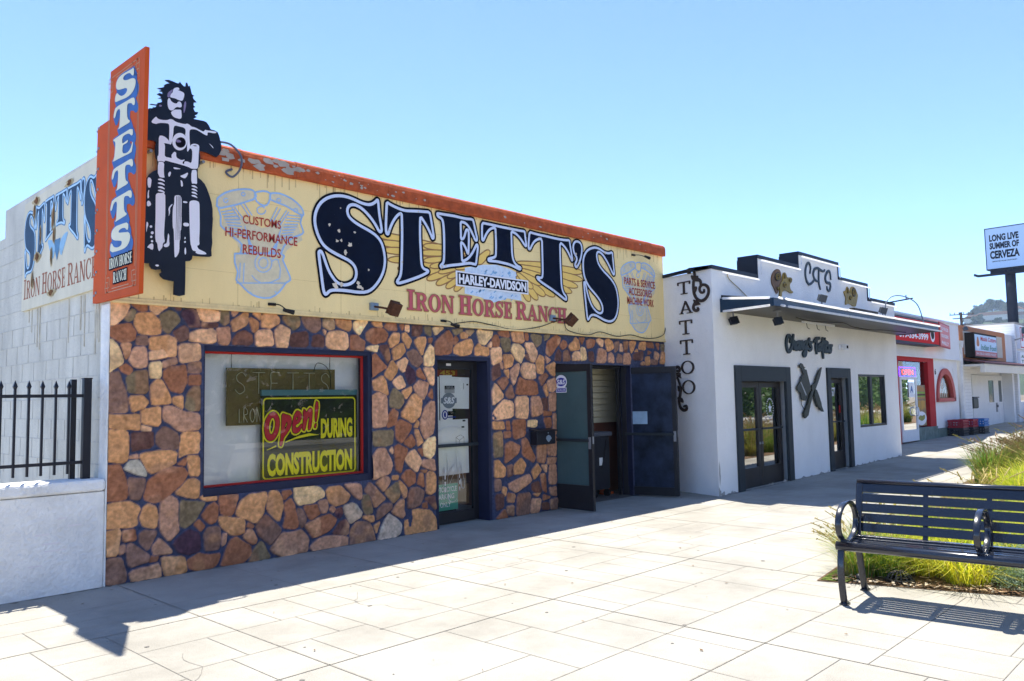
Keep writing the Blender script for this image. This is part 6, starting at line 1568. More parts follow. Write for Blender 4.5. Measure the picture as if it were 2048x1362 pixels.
for ch, B_ in zip('TATTOO', TATTOO_BOX):
    (a0, z0), (a1, _), (a2, z1) = [(p/1000, q/1000) for p, q in B_]; mb = MB()
    b0, b1 = z0-.0, z1+.01
    front = MB(); roman([(front, .022)], CWL, ch, a0, a1, b0, b1, [0.0], step=.006, tk=.10)
    ed = {}
    for f in front.f:
        for k in range(len(f)): ed[(f[k], f[(k+1) % len(f)])] = 1
    n0 = len(front.v); front.v += [tuple(Vector(v)-CWL.n*.018) for v in front.v]
    for (a, b_) in list(ed):
        if (b_, a) not in ed: front.f.append((b_, a, a+n0, b_+n0)); front.m.append(0)
    obj('letter_'+ch.lower(), front, m_orn, t)
brush('scroll_ornament', CWL, SCROLL_A, .022, .022, m_orn, 'dark brown scroll ornament beside the top TATTOO letter', 'ornament', 'scroll ornaments by the vertical lettering', extra=SCROLL_A_LEAF, loc='scrollwork')
brush('scroll_ornament', CWL, SCROLL_B, .022, .022, m_orn, 'dark brown scroll ornament beside the bottom TATTOO letters', 'ornament', 'scroll ornaments by the vertical lettering', extra=SCROLL_B_LEAF, loc='scrollwork')
# lamps, camera and wiring on the studio
def cflood(x, y, z, up, lab, c=None):
    c = c or M('lamp_dark_grey', (.09, .10, .11), .5)
    t = thing('floodlight', lab, 'lamp', (x, y, z)); s = 1 if up else -1
    mb = MB(); mb.tube([(x, y, z), (x, y, z+s*.12)], .014, 8); mb.box(x-.05, x+.05, y-.05, y+.05, z-.012, z+.012); obj('stem', mb, m_steel, t)
    mb = MB(); mb.box(-.085, .085, -.045, .035, -.07, .07); mb.box(-.095, .095, -.06, -.045, -.08, .08); R = Matrix.Rotation(.35*s, 3, 'X') @ Matrix.Rotation(-.5, 3, 'Z'); cc = Vector((x, y, z+s*.17)); mb.v = [tuple(cc+R @ Vector(v)*.8) for v in mb.v]; obj('lamp_head', mb, c, t, bevel=.012)
cflood(10.95, -1.9, 3.03, True, 'small floodlight standing on the canopy under the CTS monogram'); cflood(14.2, -1.8, 3.05, True, 'small floodlight standing on the far end of the canopy')
cflood(9.12, -1.2, 2.92, False, 'black floodlight hanging under the near corner of the canopy', m_blkmetal); cflood(9.6, -1.72, 2.90, False, 'dark floodlight hanging under the canopy left of the script letters', m_coping)
t = thing('bar_light', 'long dark bar light lying on the canopy below the right rose ornament', 'lamp', (13.3, -1.75, 3.1)); mb = MB(); mb.box(12.7, 13.95, -1.80, -1.70, 3.10, 3.17); obj('housing', mb, m_darkorn, t, bevel=.01); mb = MB(); [mb.box(x-.02, x+.02, -1.77, -1.73, 3.04, 3.10) for x in (12.85, 13.8)]; obj('brackets', mb, m_steel, t)
t = thing('tube_light', 'white tube light under the canopy above the script letters', 'lamp', (12.3, -1.3, 2.85)); mb = MB(); mb.box(11.6, 13.0, -1.30, -1.24, 2.86, 2.90); obj('housing', mb, m_wht, t, bevel=.008); mb = MB(); [mb.tube([(x, -1.27, 2.86), (x+.03, -1.27, 2.78), (x+.12, -1.27, 2.76)], .006, 5) for x in (11.75, 12.2, 12.6)]; obj('dangling_wire', mb, m_cable, t)
t = thing('security_camera', 'white security camera on the studio wall right of the script letters', 'camera', tuple(CTS(13.7, 2.5, 0))); mb = MB(); mb.fbox(CTS, 13.56, 13.64, 2.44, 2.54, 0, .03); mb.tube([CTS(13.62, 2.48, .02), CTS(13.72, 2.48, .05)], .016, 6); obj('mount', mb, m_wht, t, bevel=.008); mb = MB(); mb.fbox(CTS, 13.70, 13.84, 2.44, 2.55, .01, .10); mb.mi = 1; mb.fbox(CTS, 13.725, 13.815, 2.465, 2.525, .1005, .105); obj('camera_body', mb, [m_wht, m_black], t, bevel=.008)
t = obj('canopy_cable', MB().tube([CTS(a, b_, d) for a, b_, d in smooth_line([(9.1, 3.55, .02), (9.12, 3.45, .02), (9.5, 3.3, .02), (9.85, 3.13, .03)], 4)], .008, 6), M('beige_cable', (.45, .36, .2), .7)); tag(t, 'beige cable hanging from the studio coping down to the canopy', 'cable')
t = obj('canopy_cable', MB().tube(smooth_line([(10.8, -1.5, 2.89), (11.6, -1.45, 2.87), (12.6, -1.6, 2.89), (13.4, -1.5, 2.86), (14.2, -1.55, 2.84), (15.0, -1.5, 2.88), (16.2, -1.6, 2.88)], 5), .009, 6), m_cable); tag(t, 'black cable strung under the canopy soffit', 'cable')
t = thing('antenna_mast', 'bent grey conduit with an arm antenna above the far end of the canopy', 'antenna', (16.6, -1.3, 3.1)); mb = MB(); mb.tube(smooth_line([(16.1, -1.2, 3.1), (16.12, -1.25, 3.6), (16.5, -1.4, 3.75), (17.0, -1.6, 3.6), (17.1, -1.7, 3.2), (17.05, -1.75, 2.95)], 5), .013, 7); obj('conduit', mb, m_steel, t, smooth=True); mb = MB(); mb.tube([(16.4, -1.2, 3.6), (17.6, -1.35, 3.78)], .018, 6); mb.tube([(17.3, -1.3, 3.72), (17.3, -1.3, 3.84)], .012, 6); obj('arm', mb, m_cable, t)
# ================================================================= BURGER SHOP
bur = thing('burger_shop', 'white fronted burger shop with a red doorway and an arched red window', 'building', (22, .3, 0))
m_w2 = M('white_painted_plaster', (.80, .81, .82), .85, var=.06, scale=2, bump=.2)
mb = MB()
for a, b_, c, d in ((17.0, 20.4, 0, 2.56), (23.65, 23.76, 0, 2.56), (23.76, 25.68, 0, 1.24), (23.76, 25.68, 2.3, 2.56), (25.68, 26.15, 0, 2.56)): mb.box(a, b_, 0, .3, c, d)
mb.box(17.0, 26.15, -.10, .3, 2.56, 3.70); mb.box(25.85, 26.15, .3, 8, 0, 3.7)
arch = [(24.7+.94*math.sin(t)*(1), 1.25+1.03*math.cos(t)**.9) for t in np.linspace(-math.pi/2, math.pi/2, 15)]
for i in range(len(arch)-1):
    (a0, z0), (a1, z1) = arch[i], arch[i+1]; mb.quad((a0, 0, z0), (a1, 0, z1), (a1, 0, 2.3), (a0, 0, 2.3))
obj('front_wall', mb, m_w2, bur)
mb = MB(); mb.box(17.0, 26.15, .3, 8, 3.4, 3.5); obj('roof', mb, m_concrete, bur)
mb = MB(); mb.box(16.98, 26.18, -.14, .34, 3.70, 3.76); mb.box(17.0, 26.16, -.12, -.10, 2.55, 2.60); obj('trim', mb, m_w2, bur)
mb = MB(); F = facade(.02); mb.frame(F, 20.4, 23.65, .1, 2.56, .12, -.02, .03, top=.12, bot=0); mb.fbox(facade(.0), 23.08, 23.53, .52, 2.44, -.25, .012); re_ = obj('red_doorway', mb, M('deep_red_paint', (.46, .012, .016), .7, var=.12), bur, bevel=.004)
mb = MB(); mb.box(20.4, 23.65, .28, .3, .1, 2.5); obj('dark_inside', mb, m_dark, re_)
mb = MB(); F = facade(.1); mb.quad(F(20.5, .5), F(23.1, .5), F(23.1, 2.44), F(20.5, 2.44)); obj('shop_pane', mb, glass('shop_glass', (.8, .8, .8), 1.2), re_)
mb = MB(); mb.box(21.86, 23.65, -.04, .1, .05, .54); mb.box(23.65, 26.15, -.05, .0, .05, .46); obj('stone_base', mb, M('grey_slate_base', (.16, .22, .20), .6, var=.5, scale=4, bump=.4), bur, bevel=.006)
mb = MB(); F = facade(-.03); mb.frame(F, 20.5, 21.86, .2, 2.0, .1, -.03, .02, top=.09, bot=.32); wd = obj('white_door', mb, m_w2, bur, bevel=.005)
mb = MB(); mb.quad(F(20.6, .52), F(21.76, .52), F(21.76, 1.91), F(20.6, 1.91)); obj('pane', mb, m_refl, wd)
mb = MB(); mb.tube([F(21.72, .9, .03), F(21.62, .92, .1), F(21.60, 1.0, .12), F(21.62, 1.12, .1), F(21.72, 1.14, .03)], .018, 6); obj('handle', mb, m_wht, wd)
t = thing('grade_card', 'white card with a blue letter A on the burger shop door', 'sign', tuple(F(21.4, 1.5, 0))); mb = MB(); mb.fbox(F, 21.16, 21.62, 1.42, 1.84, .012, .018); obj('card', mb, m_wht, t); text('letter', 'A', F, 21.27, 21.52, 1.55, 1.74, .02, M('card_blue', (.01, .12, .38), .5), t, bold=.04)
F = facade(.07)
t = thing('food_poster', 'tall food poster of a burger, fries and a plate in the burger shop window', 'poster', tuple(F(22.4, .55, 0)))
mb = MB(); mb.fbox(F, 21.9, 22.95, .58, 1.76, 0, .01); obj('sheet', mb, M('poster_tan', (.30, .21, .12), .5, var=.5, scale=5), t)
def pic(name, polys, mat): mb = MB(); [mb.sheet(F, p, .0115+.0008*i+dz) for i, p in enumerate(polys)]; obj(name, mb, mat, t)
dz = 0; pic('bun', [[(21.95, 1.60), (22.1, 1.7), (22.5, 1.74), (22.8, 1.68), (22.9, 1.58)], bx(21.98, 1.36, 22.88, 1.42)], M('bun_brown', (.45, .22, .06), .5, var=.3)); dz = .002
pic('lettuce', [chaikin([(21.93, 1.57), (22.92, 1.57), (22.9, 1.50), (22.5, 1.53), (22.2, 1.49), (21.95, 1.52)], 1), bx(21.96, 1.42, 22.9, 1.455)], M('lettuce_green', (.25, .42, .03), .5, var=.3)); dz = .004
pic('patty', [bx(21.96, 1.455, 22.9, 1.50)], M('patty_brown', (.07, .025, .012), .6)); dz = .006
pic('fries', [[(a, 1.05+rnd.random()*.1), (a+.05, 1.04), (a+.1*rnd.uniform(-1, 1)+.06, 1.3), (a+.1*rnd.uniform(-1, 1), 1.32)] for a in np.arange(21.98, 22.85, .075)], M('fries_gold', (.60, .34, .06), .5, var=.2)); dz = .02
pic('plate', [el(22.42, .8, .46, .2)], m_wht); dz = .024
pic('salad', [chaikin([(22.1, .8), (22.3, .9), (22.5, .86), (22.7, .92), (22.75, .8), (22.5, .72), (22.3, .74)], 1)], M('salad_mix', (.28, .30, .04), .5, var=.6, scale=14))
t = thing('neon_open_sign', 'glowing purple bordered open sign in the burger shop window', 'sign', tuple(F(21.4, 2.0, 0)))
F = facade(.14); mb = MB(); mb.fbox(F, 20.9, 22.3, 1.98, 2.28, 0, .02); obj('backing', mb, m_black, t)
mb = MB(); mb.tube([F(a, b_, .04) for a, b_ in ((20.93, 2.0), (22.27, 2.0), (22.27, 2.26), (20.93, 2.26), (20.93, 2.0))], .016, 6); obj('violet_border', mb, emis('violet_neon', (.10, .03, .9), 1.5), t)
text('open_word', 'OPEN', F, 21.1, 22.1, 2.05, 2.21, .04, emis('red_neon', (.7, .03, .05), 1.0), t, bold=.03)
F = facade(.0)
pts = [(24.7+.94*math.sin(a), 1.25+1.03*math.cos(a)) for a in np.linspace(-math.pi/2, math.pi/2, 21)]; inn = [(24.66+.74*math.sin(a), 1.36+.74*math.cos(a)) for a in np.linspace(-math.pi/2, math.pi/2, 21)]
mb = MB()
for i in range(20):
    for d0, d1, A_, B_ in ((.0, .06, pts, inn),):
        a, b_, c, d = A_[i], A_[i+1], B_[i+1], B_[i]; mb.quad(F(*d, d1), F(*c, d1), F(*b_, d1), F(*a, d1)); mb.quad(F(*a, d0), F(*b_, d0), F(*b_, d1), F(*a, d1)); mb.quad(F(*d, d1), F(*c, d1), F(*c, -.08), F(*d, -.08))
mb.fbox(F, 23.76, 25.64, 1.25, 1.36, 0, .06)
aw = obj('arched_window', mb, M('salmon_red_frame', (.50, .09, .08), .5, var=.15), bur)
mb = MB(); mb.sheet(F, inn, -.03); obj('pane', mb, glass('arch_glass', (.9, .9, .9), .7), aw)
mb = MB(); mb.sheet(F, inn, -.07); mb.mi = 1; mb.sheet(F, [(24.1, 1.45), (24.5, 2.0), (24.8, 1.9), (24.7, 1.5)], -.066); mb.mi = 2; mb.sheet(F, chaikin([(24.3, 1.8), (24.5, 2.08), (24.75, 1.98), (24.6, 1.8)], 1), -.064); mb.mi = 3
for k in range(6): mb.sheet(F, [(24.05+.2*k, 1.38), (24.1+.2*k, 1.38), (24.2+.15*k, 1.62+.06*(k % 3)), (24.12+.15*k, 1.64)], -.062)
obj('painted_scene', mb, [M('scene_brown', (.22, .09, .03), .6, var=.6, scale=5), M('scene_orange', (.50, .16, .03), .6, var=.3), M('scene_green', (.08, .09, .02), .6), m_w2], aw)
t = thing('burger_sign', 'red box sign with a white phone number above the burger shop door', 'sign', (20.8, -.4, 2.85))
mb = MB(); mb.box(18.8, 22.6, -.5, -.10, 2.86, 3.56); obj('cabinet', mb, m_coping, t)
F = facade(-.5); mb = MB(); mb.fbox(F, 18.86, 22.54, 2.91, 3.51, 0, .01); obj('red_face', mb, M('bright_red_face', (.66, .012, .016), .8, var=.05), t)
text('phone_number', '619-334-3999', F, 19.15, 21.55, 2.99, 3.17, .013, m_wht, t, bold=.035)
mb = MB(); mb.sheet(F, el(21.95, 3.16, .2, .2), .0125); mb.mi = 1; mb.sheet(F, el(21.95, 3.17, .15, .13), .0135); obj('round_badge', mb, [m_wht, m_dark], t)
text('headline', 'BURGERS', F, 19.4, 22.0, 3.30, 3.46, .013, m_wht, t, bold=.02)
t = thing('menu_sign', 'pink side panel with menu writing at the end of the red box sign', 'sign', (22.9, -.3, 2.9)); Fw = FR((22.62, -.52, 0), (1.95, .26, 0), (0, 0, 1), (.26, -1.95, 0)); L_ = math.hypot(1.95, .26)
mb = MB(); mb.fbox(Fw, .0, L_, 2.86, 3.58, -.03, 0); mb.mi = 1; mb.fbox(Fw, .04, L_-.04, 2.90, 3.54, 0, .006); obj('panel', mb, [m_red, M('faded_pink_face', (.70, .20, .19), .5, var=.12, scale=8)], t)
for k, s in enumerate(('GYROS', 'BURGERS', 'PHILLY')): text('menu_words', s, Fw, .25, 1.6, 3.36-.21*k, 3.46-.21*k, .008, m_wht, t, bold=.02)
F = facade(.0); text('wall_number', '6', F, 23.74, 23.88, 2.08, 2.26, .006, m_black, bur, bold=.04)
t = thing('downpipe', 'pale grey downpipe with a hopper at the end of the burger shop', 'pipe', (26.3, -.08, 0)); mb = MB(); mb.box(26.2, 26.36, -.14, -.02, .15, 3.0); obj('pipe', mb, m_lowwall, t, bevel=.02)
mb = MB(); mb.plate(facade(-.16), [(26.12, 3.2), (26.44, 3.2), (26.36, 2.98), (26.2, 2.98)], -.15, 0); obj('hopper', mb, m_lowwall, t)
cflood(26.35, -.25, 3.75, False, 'grey floodlight on the wall corner above the downpipe')
mb = MB(); mb.box(22.5, 27.5, 3, 9, 0, 4.05); t = thing('green_roofed_building', 'dark green roof rising behind the burger shop', 'building', (25, 6, 0)); obj('wall', mb, m_w2, t)
mb = MB(); mb.plate(facade(3, 0), [(21.5, 4.05), (28.0, 4.05), (28.0, 4.72), (21.5, 4.45)], -6.5, .2); obj('roof', mb, M('dark_green_roof', (.035, .085, .085), .6, var=.2), t)
mb = MB(); mb.box(28.0, 28.5, 2.8, 3.6, 0, 4.8); obj('pier', mb, M('salmon_pier', (.45, .22, .15), .8), t)
# crates in front
def crate(x, y, z, c, lab):
    t = thing('plastic_crate', lab, 'crate', (x, y, z), group='plastic crates in front of the burger shop'); mb = MB()
    w_, d_, h_ = .30, .22, .24; th = .02
    for a0, a1, b0, b1 in ((-w_, w_, -d_, -d_+th), (-w_, w_, d_-th, d_), (-w_, -w_+th, -d_+th, d_-th), (w_-th, w_, -d_+th, d_-th)):
        for z0, z1 in ((0, .06), (.10, .13), (.17, h_)): mb.box(x+a0, x+a1, y+b0, y+b1, z+z0, z+z1)
        for k in range(5):
            cx_, cy_ = x+a0+(a1-a0)*(k+.5)/5, y+b0+(b1-b0)*(k+.5)/5; ww = .018 if a1-a0 > .1 else (a1-a0)/2-.002; dd_ = .018 if b1-b0 > .1 else (b1-b0)/2-.002; mb.box(cx_-ww, cx_+ww, cy_-dd_, cy_+dd_, z+.05, z+.18)
    obj('shell', mb, c, t, bevel=.004); mb = MB(); mb.box(x-w_+th, x+w_-th, y-d_+th, y+d_-th, z+.01, z+.03); obj('floor_panel', mb, c, t)
gz = ground_z(25); cr = M('crate_red', (.28, .012, .03), .5, var=.15); cb = M('crate_blue', (.02, .14, .42), .5, var=.15); ck = M('crate_black', (.02, .022, .03), .5)
crate(24.75, -.3, gz, ck, 'black plastic crate at the bottom left under a red crate'); crate(24.75, -.3, gz+.245, cr, 'red plastic crate on top at the near end of the crate row')
crate(25.45, -.4, gz, ck, 'black plastic crate at the bottom middle under a red crate'); crate(25.45, -.4, gz+.245, cr, 'red plastic crate on top beside the blue crate')
crate(26.1, -.55, gz, ck, 'black plastic crate at the bottom under the blue crate'); crate(26.1, -.55, gz+.245, cb, 'blue plastic crate on top at the far end of the crate row')
# ================================================================= INDIAN FOOD SHOP
ind = thing('indian_restaurant', 'white restaurant front with an orange signboard, awning and white double doors', 'building', (30, .4, 0))
mb = MB(); mb.box(26.42, 27.7, 0, .3, 0, 2.5); mb.box(33.6, 33.9, 0, .5, 0, 2.2); mb.box(27.7, 33.6, .42, .5, 2.15, 2.5); mb.box(26.42, 33.9, .0, .3, 2.5, 3.72); mb.box(27.7, 29.3, .42, .5, 0, 2.15); mb.box(26.42, 33.9, .3, 8, 3.3, 3.4); obj('wall', mb, m_w2, ind)
mb = MB(); [mb.box(26.42, 27.68, -.004, 0, z, z+.008) for z in np.arange(.3, 2.3, .11)]; obj('siding_lines', mb, M('siding_shadow', (.55, .56, .58), .9), ind)
mb = MB(); mb.box(26.42, 32.5, -.06, 0, 2.62, 3.74); mb.mi = 1; mb.box(26.8, 32.0, -.065, -.06, 2.78, 3.56); obj('orange_board', mb, [M('salmon_orange', (.52, .20, .08), .7, var=.12), M('pale_beige_board', (.62, .56, .46), .7, var=.08)], ind)
mb = MB(); F = FR((0, 0, 0), (0, 1, 0), (0, 0, 1), (1, 0, 0)); mb.plate(F, [(-.75, 2.44), (-.75, 2.50), (0, 2.66), (0, 2.60)], 26.42, 34.0); obj('awning_roof', mb, M('maroon_awning', (.09, .03, .035), .6), ind)
mb = MB(); mb.box(26.44, 33.9, -.72, -.60, 2.16, 2.435); mb.box(26.44, 33.9, -.60, .42, 2.36, 2.43); obj('awning_beam', mb, M('cream_beam', (.74, .70, .60), .7, var=.06), ind)
for a0, a1, wx0, wx1, kn in ((29.3, 32.9, 31.5, 32.2, 32.55), (32.92, 34.3, 33.0, 33.4, 33.9)):
    mb = MB(); mb.box(a0, min(a1, 34.2), .36, .42, .16, 2.14); dl = obj('white_door', mb, m_w2, ind, bevel=.008)
    mb = MB(); mb.box(wx0, wx1, .352, .358, 1.13, 1.95); obj('slit_window', mb, M('dark_slit_glass', (.02, .045, .05), .08), dl)
    mb = MB(); mb.box(kn-.12, kn+.12, .35, .358, .75, 1.1); mb.lathe((kn, .35, .98), [(0, .06), (.05, .05), (.05, .02), (.02, 0)], 10, (0, -1, 0)); obj('knob_plate', mb, m_steel, dl, smooth=False)
t = thing('wall_box', 'dark wall mailbox left of the white double doors', 'mailbox', (28.7, .3, 1)); mb = MB(); mb.box(28.3, 28.95, .1, .42, .96, 1.32); obj('box', mb, M('box_dark_green', (.03, .04, .04), .5), t, bevel=.04); mb = MB(); mb.box(28.28, 28.97, .08, .42, 1.325, 1.36); obj('lid', mb, M('box_dark_lid', (.02, .025, .025), .5), t, bevel=.01)
t = thing('indian_food_sign', 'blue and red box sign reading Indian Food on the orange board', 'sign', (28.4, -.2, 2.7)); mb = MB(); mb.box(26.95, 29.9, -.35, -.066, 2.68, 3.5); obj('cabinet', mb, m_dark, t)
F = facade(-.35); mb = MB(); mb.fbox(F, 27.02, 29.84, 2.9, 3.44, 0, .006); mb.mi = 1; mb.fbox(F, 27.02, 29.84, 2.72, 2.9, 0, .006); obj('face', mb, [M('sky_blue_face', (.50, .66, .85), .4, var=.05), M('sign_red_strip', (.55, .06, .05), .4)], t)
text('cuisine_words', 'Indian Food', F, 27.75, 29.75, 2.94, 3.13, .009, M('sign_green_text', (.02, .22, .18), .5), t, bold=.02); text('name_words', 'Masala Cottage', F, 27.7, 29.75, 3.2, 3.40, .009, M('sign_red_text', (.60, .04, .06), .5), t, shear=.2, bold=.02); text('strip_words', 'SAN DIEGO FARMERS MARKET', F, 27.1, 29.7, 2.77, 2.85, .009, m_wht, t)
mb = MB(); mb.sheet(F, el(27.36, 3.12, .24, .2), .008); mb.mi = 1; mb.sheet(F, chaikin([(27.2, 3.04), (27.5, 3.04), (27.55, 3.2), (27.36, 3.42), (27.18, 3.2)], 2), .0095); obj('flame_emblem', mb, [m_wht, M('flame_orange', (.50, .16, .04), .5)], t)
# ================================================================= LOAN SHOP AT THE FAR END
pay = thing('loan_shop', 'taller white brick shop with a red lettered sign at the right picture edge', 'building', (38, .5, 0))
mb = MB(); mb.box(34.0, 34.3, -.1, 9, 0, 4.2); mb.box(34.3, 48, -.1, .2, 0, 1.1); mb.box(34.3, 48, -.1, .2, 2.35, 4.2); mb.box(34.3, 48, .2, 9, 4.0, 4.1); mb.box(36.6, 37.0, -.1, .2, 1.1, 2.35); obj('wall', mb, m_w2, pay)
mb = MB()
for z in np.arange(.4, 4.15, .1): mb.box(33.996, 34.0, -.09, 2.2, z, z+.007)
obj('brick_joints', mb, M('brick_joint_grey', (.50, .51, .53), .9), pay)
mb = MB(); mb.box(33.95, 48, -.14, .2, 4.2, 4.26); mb.box(33.95, 34.34, .2, 9, 4.2, 4.26); obj('coping', mb, m_concrete, pay)
F = facade(-.1); mb = MB(); mb.quad(F(34.3, 1.1, -.06), F(47.9, 1.1, -.06), F(47.9, 2.35, -.06), F(34.3, 2.35, -.06)); obj('shop_glass', mb, m_refl2, pay)
mb = MB(); mb.box(34.4, 47.8, .15, .18, 1.1, 2.3); obj('dark_inside', mb, m_dark, pay)
t = thing('loan_sign', 'white sign with big red PAYDAY letters on the far shop', 'sign', (37, -.15, 3.2)); mb = MB(); mb.box(34.25, 40.5, -.22, -.102, 3.2, 4.12); obj('board', mb, m_wht, t, bevel=.01); F = facade(-.22); mb = MB(); mb.frame(F, 34.3, 40.45, 3.24, 4.08, .05, 0, .006); obj('red_rim', mb, m_red, t)
text('red_letters', 'PAYDAY', F, 34.5, 40.0, 3.52, 3.98, .008, M('payday_red', (.48, .03, .05), .5), t, bold=.05); text('navy_letters', 'ADVANCE', F, 35.0, 38, 3.32, 3.46, .008, m_navy, t, bold=.04)
t = thing('loan_terms_sign', 'smaller white AUTO TITLE LOANS panel below the red lettered sign', 'sign', (35, -.15, 2.4)); mb = MB(); mb.box(34.2, 36.2, -.2, -.102, 2.36, 3.08); obj('board', mb, m_wht, t, bevel=.01); F = facade(-.2)
for k, s in enumerate(('AUTO', 'TITLE', 'LOANS')): text('green_words', s, F, 34.35, 35.9, 2.84-.2*k, 2.97-.2*k, .004, M('loan_green', (.02, .10, .09), .5), t, bold=.03)
t = thing('wall_floodlight', 'floodlight on an arm at the corner of the far white shop', 'lamp', (33.9, -.4, 3.9)); mb = MB(); mb.tube([(34, -.1, 3.55), (33.4, -.5, 3.6), (33.3, -.6, 3.75)], .03, 6); obj('arm', mb, m_steel, t); mb = MB(); mb.box(33.1, 33.5, -.8, -.5, 3.72, 4.0); obj('lamp_head', mb, M('teal_grey_lamp', (.06, .10, .11), .5), t, bevel=.05)
t = thing('red_bin', 'red bin standing against the far white shop', 'bin', (35.0, -.5, .33)); mb = MB(); mb.box(34.75, 35.3, -.75, -.25, .33, .75); obj('bin_body', mb, M('bin_red', (.40, .02, .05), .5), t, bevel=.04); mb = MB(); mb.box(34.72, 35.33, -.78, -.22, .755, .80); obj('bin_lid', mb, M('bin_red_lid', (.34, .02, .05), .5), t, bevel=.015)
# ================================================================= BILLBOARD, POLE, HILL
t = thing('billboard', 'pale blue LONG LIVE SUMMER OF CERVEZA billboard on a tall dark post', 'billboard', (89.8, 11.3, 0))
BB = FR((90.0, 13.3, 0), (-.05, -1, 0), (0, 0, 1), (-1, .05, 0))
mb = MB(); mb.fbox(BB, 0, 14.5, 13.86, 18.17, -.9, .0); obj('panel', mb, m_navy, t); mb = MB(); mb.fbox(BB, .09, 14.41, 13.96, 18.07, .0, .02); obj('face', mb, M('billboard_pale_blue', (.50, .66, .86), .6, var=.03), t)
for s, a1, z0, z1 in (('LONG LIVE', 3.05, 16.75, 17.45), ('SUMMER OF', 3.05, 15.95, 16.62), ('CERVEZA', 3.05, 14.95, 15.78)): text('headline', s, BB, .42, a1, z0, z1, .03, m_navy, t, bold=.045)
text('small_print', 'IMPORTED FROM CALIFORNIA', BB, .6, 2.8, 14.62, 14.74, .03, m_navy, t, bold=.02)
mb = MB(); mb.sheet(BB, chaikin([(3.5, 14.4), (4.6, 14.4), (4.6, 16.6), (4.25, 17.6), (3.85, 17.6), (3.5, 16.6)], 1), .03); obj('printed_bottle', mb, M('bottle_green', (.25, .33, .05), .5), t)
mb = MB(); mb.tube([(90.4, 11.3, -.5), (90.4, 11.3, 13.9)], .47, 18); obj('post', mb, m_navy, t, smooth=True)
mb = MB()
for k in range(3): mb.fbox(BB, -.75-.0*k, 14.9, 13.2, 13.3, .3+.55*k, .45+.55*k)
for a in (-.7, 2.0, 6, 10, 14): mb.fbox(BB, a, a+.12, 13.3, 13.42, -.5, 1.7)
mb.fbox(BB, .3, 14.2, 13.45, 13.82, -.6, -.1); obj('catwalk', mb, m_navy, t)
mb = MB(); mb.tube([(90.2, 11.2, 8.2), (89, 6, 3.2)], .06, 6); obj('stay_cable', mb, m_navy, t)
px, py = 120*math.cos(math.radians(14.15))-2.694, 120*math.sin(math.radians(14.15))-7.478
t = thing('utility_pole', 'brown utility pole with crossarms in front of the hill', 'pole', (px, py, 0)); m_pole = M('pole_wood', (.10, .065, .045), .9, var=.3)
mb = MB(); mb.tube([(px, py, -.5), (px, py, 11.9)], .17, 8); obj('post', mb, m_pole, t); mb = MB(); U = Vector((-.3, .95, 0))
for z, w_ in ((11.6, 1.5), (11.1, 1.1), (10.2, 1.3)): mb.tube([Vector((px, py, z))-U*w_, Vector((px, py, z))+U*w_*.9], .07, 5)
for k in range(6): c = Vector((px, py, 11.68))+U*(-1.35+.52*k); mb.tube([c, c+Vector((0, 0, .22))], .05, 5)
obj('crossarms', mb, m_pole, t)
# the hill, its trees and houses
m_hill = M('hill_scrub', (.055, .085, .04), .95, var=.4, scale=.03)
def hz_(bear, r):
    p = [(-10, 45), (0, 55), (6, 62), (9, 62), (10.8, 66), (11.8, 69), (12.4, 70), (13.2, 68), (13.7, 60), (14.1, 47), (15, 34), (17, 14), (20, 4), (30, -4)]
    q = [b[0] for b in p]; h = [b[1] for b in p]; return np.interp(bear, q, h)
mb = MB(); NB, NR = 70, 14; bs = np.linspace(-12, 24, NB); rr = np.linspace(450, 1300, NR); hn = np.random.RandomState(2).rand(NB, NR)
hp = lambda b_, r, z: (C0[0]+r*math.cos(math.radians(b_)), C0[1]+r*math.sin(math.radians(b_)), z)
C0 = (-2.694, -7.478)
for i, b_ in enumerate(bs):
    for j, r in enumerate(rr):
        k = math.sin(min(1, (r-450)/350)*math.pi/2) if r < 800 else math.cos((r-800)/500*math.pi/2); mb.v.append(hp(b_, r, -2+(hz_(b_, r)*k+(hn[i, j]-.5)*4*k)))
for i in range(NB-1):
    for j in range(NR-1): a = i*NR+j; mb.f.append((a, a+NR, a+NR+1, a+1)); mb.m.append(0)
struct(obj('hill', mb, m_hill, smooth=True))
# ---- trees and houses on the hill (far away: crowns only read as small dark clumps)
def leaf_mat(name, col, trans=.35, var=.35):
    m = M(name, col, .6, var=var, scale=9); n = m.node_tree.nodes; l = m.node_tree.links; b = n['Principled BSDF']
    t = n.new('ShaderNodeBsdfTranslucent'); t.inputs[0].default_value = (min(1, col[0]*1.5), min(1, col[1]*1.6), col[2], 1); x = n.new('ShaderNodeMixShader'); x.inputs[0].default_value = trans
    l.new(b.outputs[0], x.inputs[1]); l.new(t.outputs[0], x.inputs[2]); l.new(x.outputs[0], n['Material Output'].inputs[0]); return m
def crown(seed, n, rx, rz, cz, s, lumps=7):
    r = random.Random(seed); mb = MB(); C_ = []
    for _ in range(lumps): a = r.random()*6.28; q = r.random()**.5*.75; C_.append((rx*q*math.cos(a), rx*q*math.sin(a), cz+rz*r.uniform(-.6, .75), r.uniform(.35, .6)))
    for i in range(n):
        cx, cy, cz_, k = r.choice(C_); d = Vector((r.gauss(0, 1), r.gauss(0, 1), r.gauss(0, 1))).normalized()*(r.random()**.4)
        p = Vector((cx+d.x*rx*k, cy+d.y*rx*k, cz_+d.z*rz*k)); u = Vector((r.gauss(0, 1), r.gauss(0, 1), r.gauss(0, 1))).normalized(); v = u.orthogonal(); ss = s*r.uniform(.6, 1.3)
        mb.poly([p-u*ss, p+v*ss*.5, p+u*ss, p-v*ss*.5])
    return mb
m_htree = leaf_mat('hill_tree_leaves', (.02, .04, .018)); m_trunk = M('tree_bark', (.09, .07, .05), .9, var=.4, scale=6)
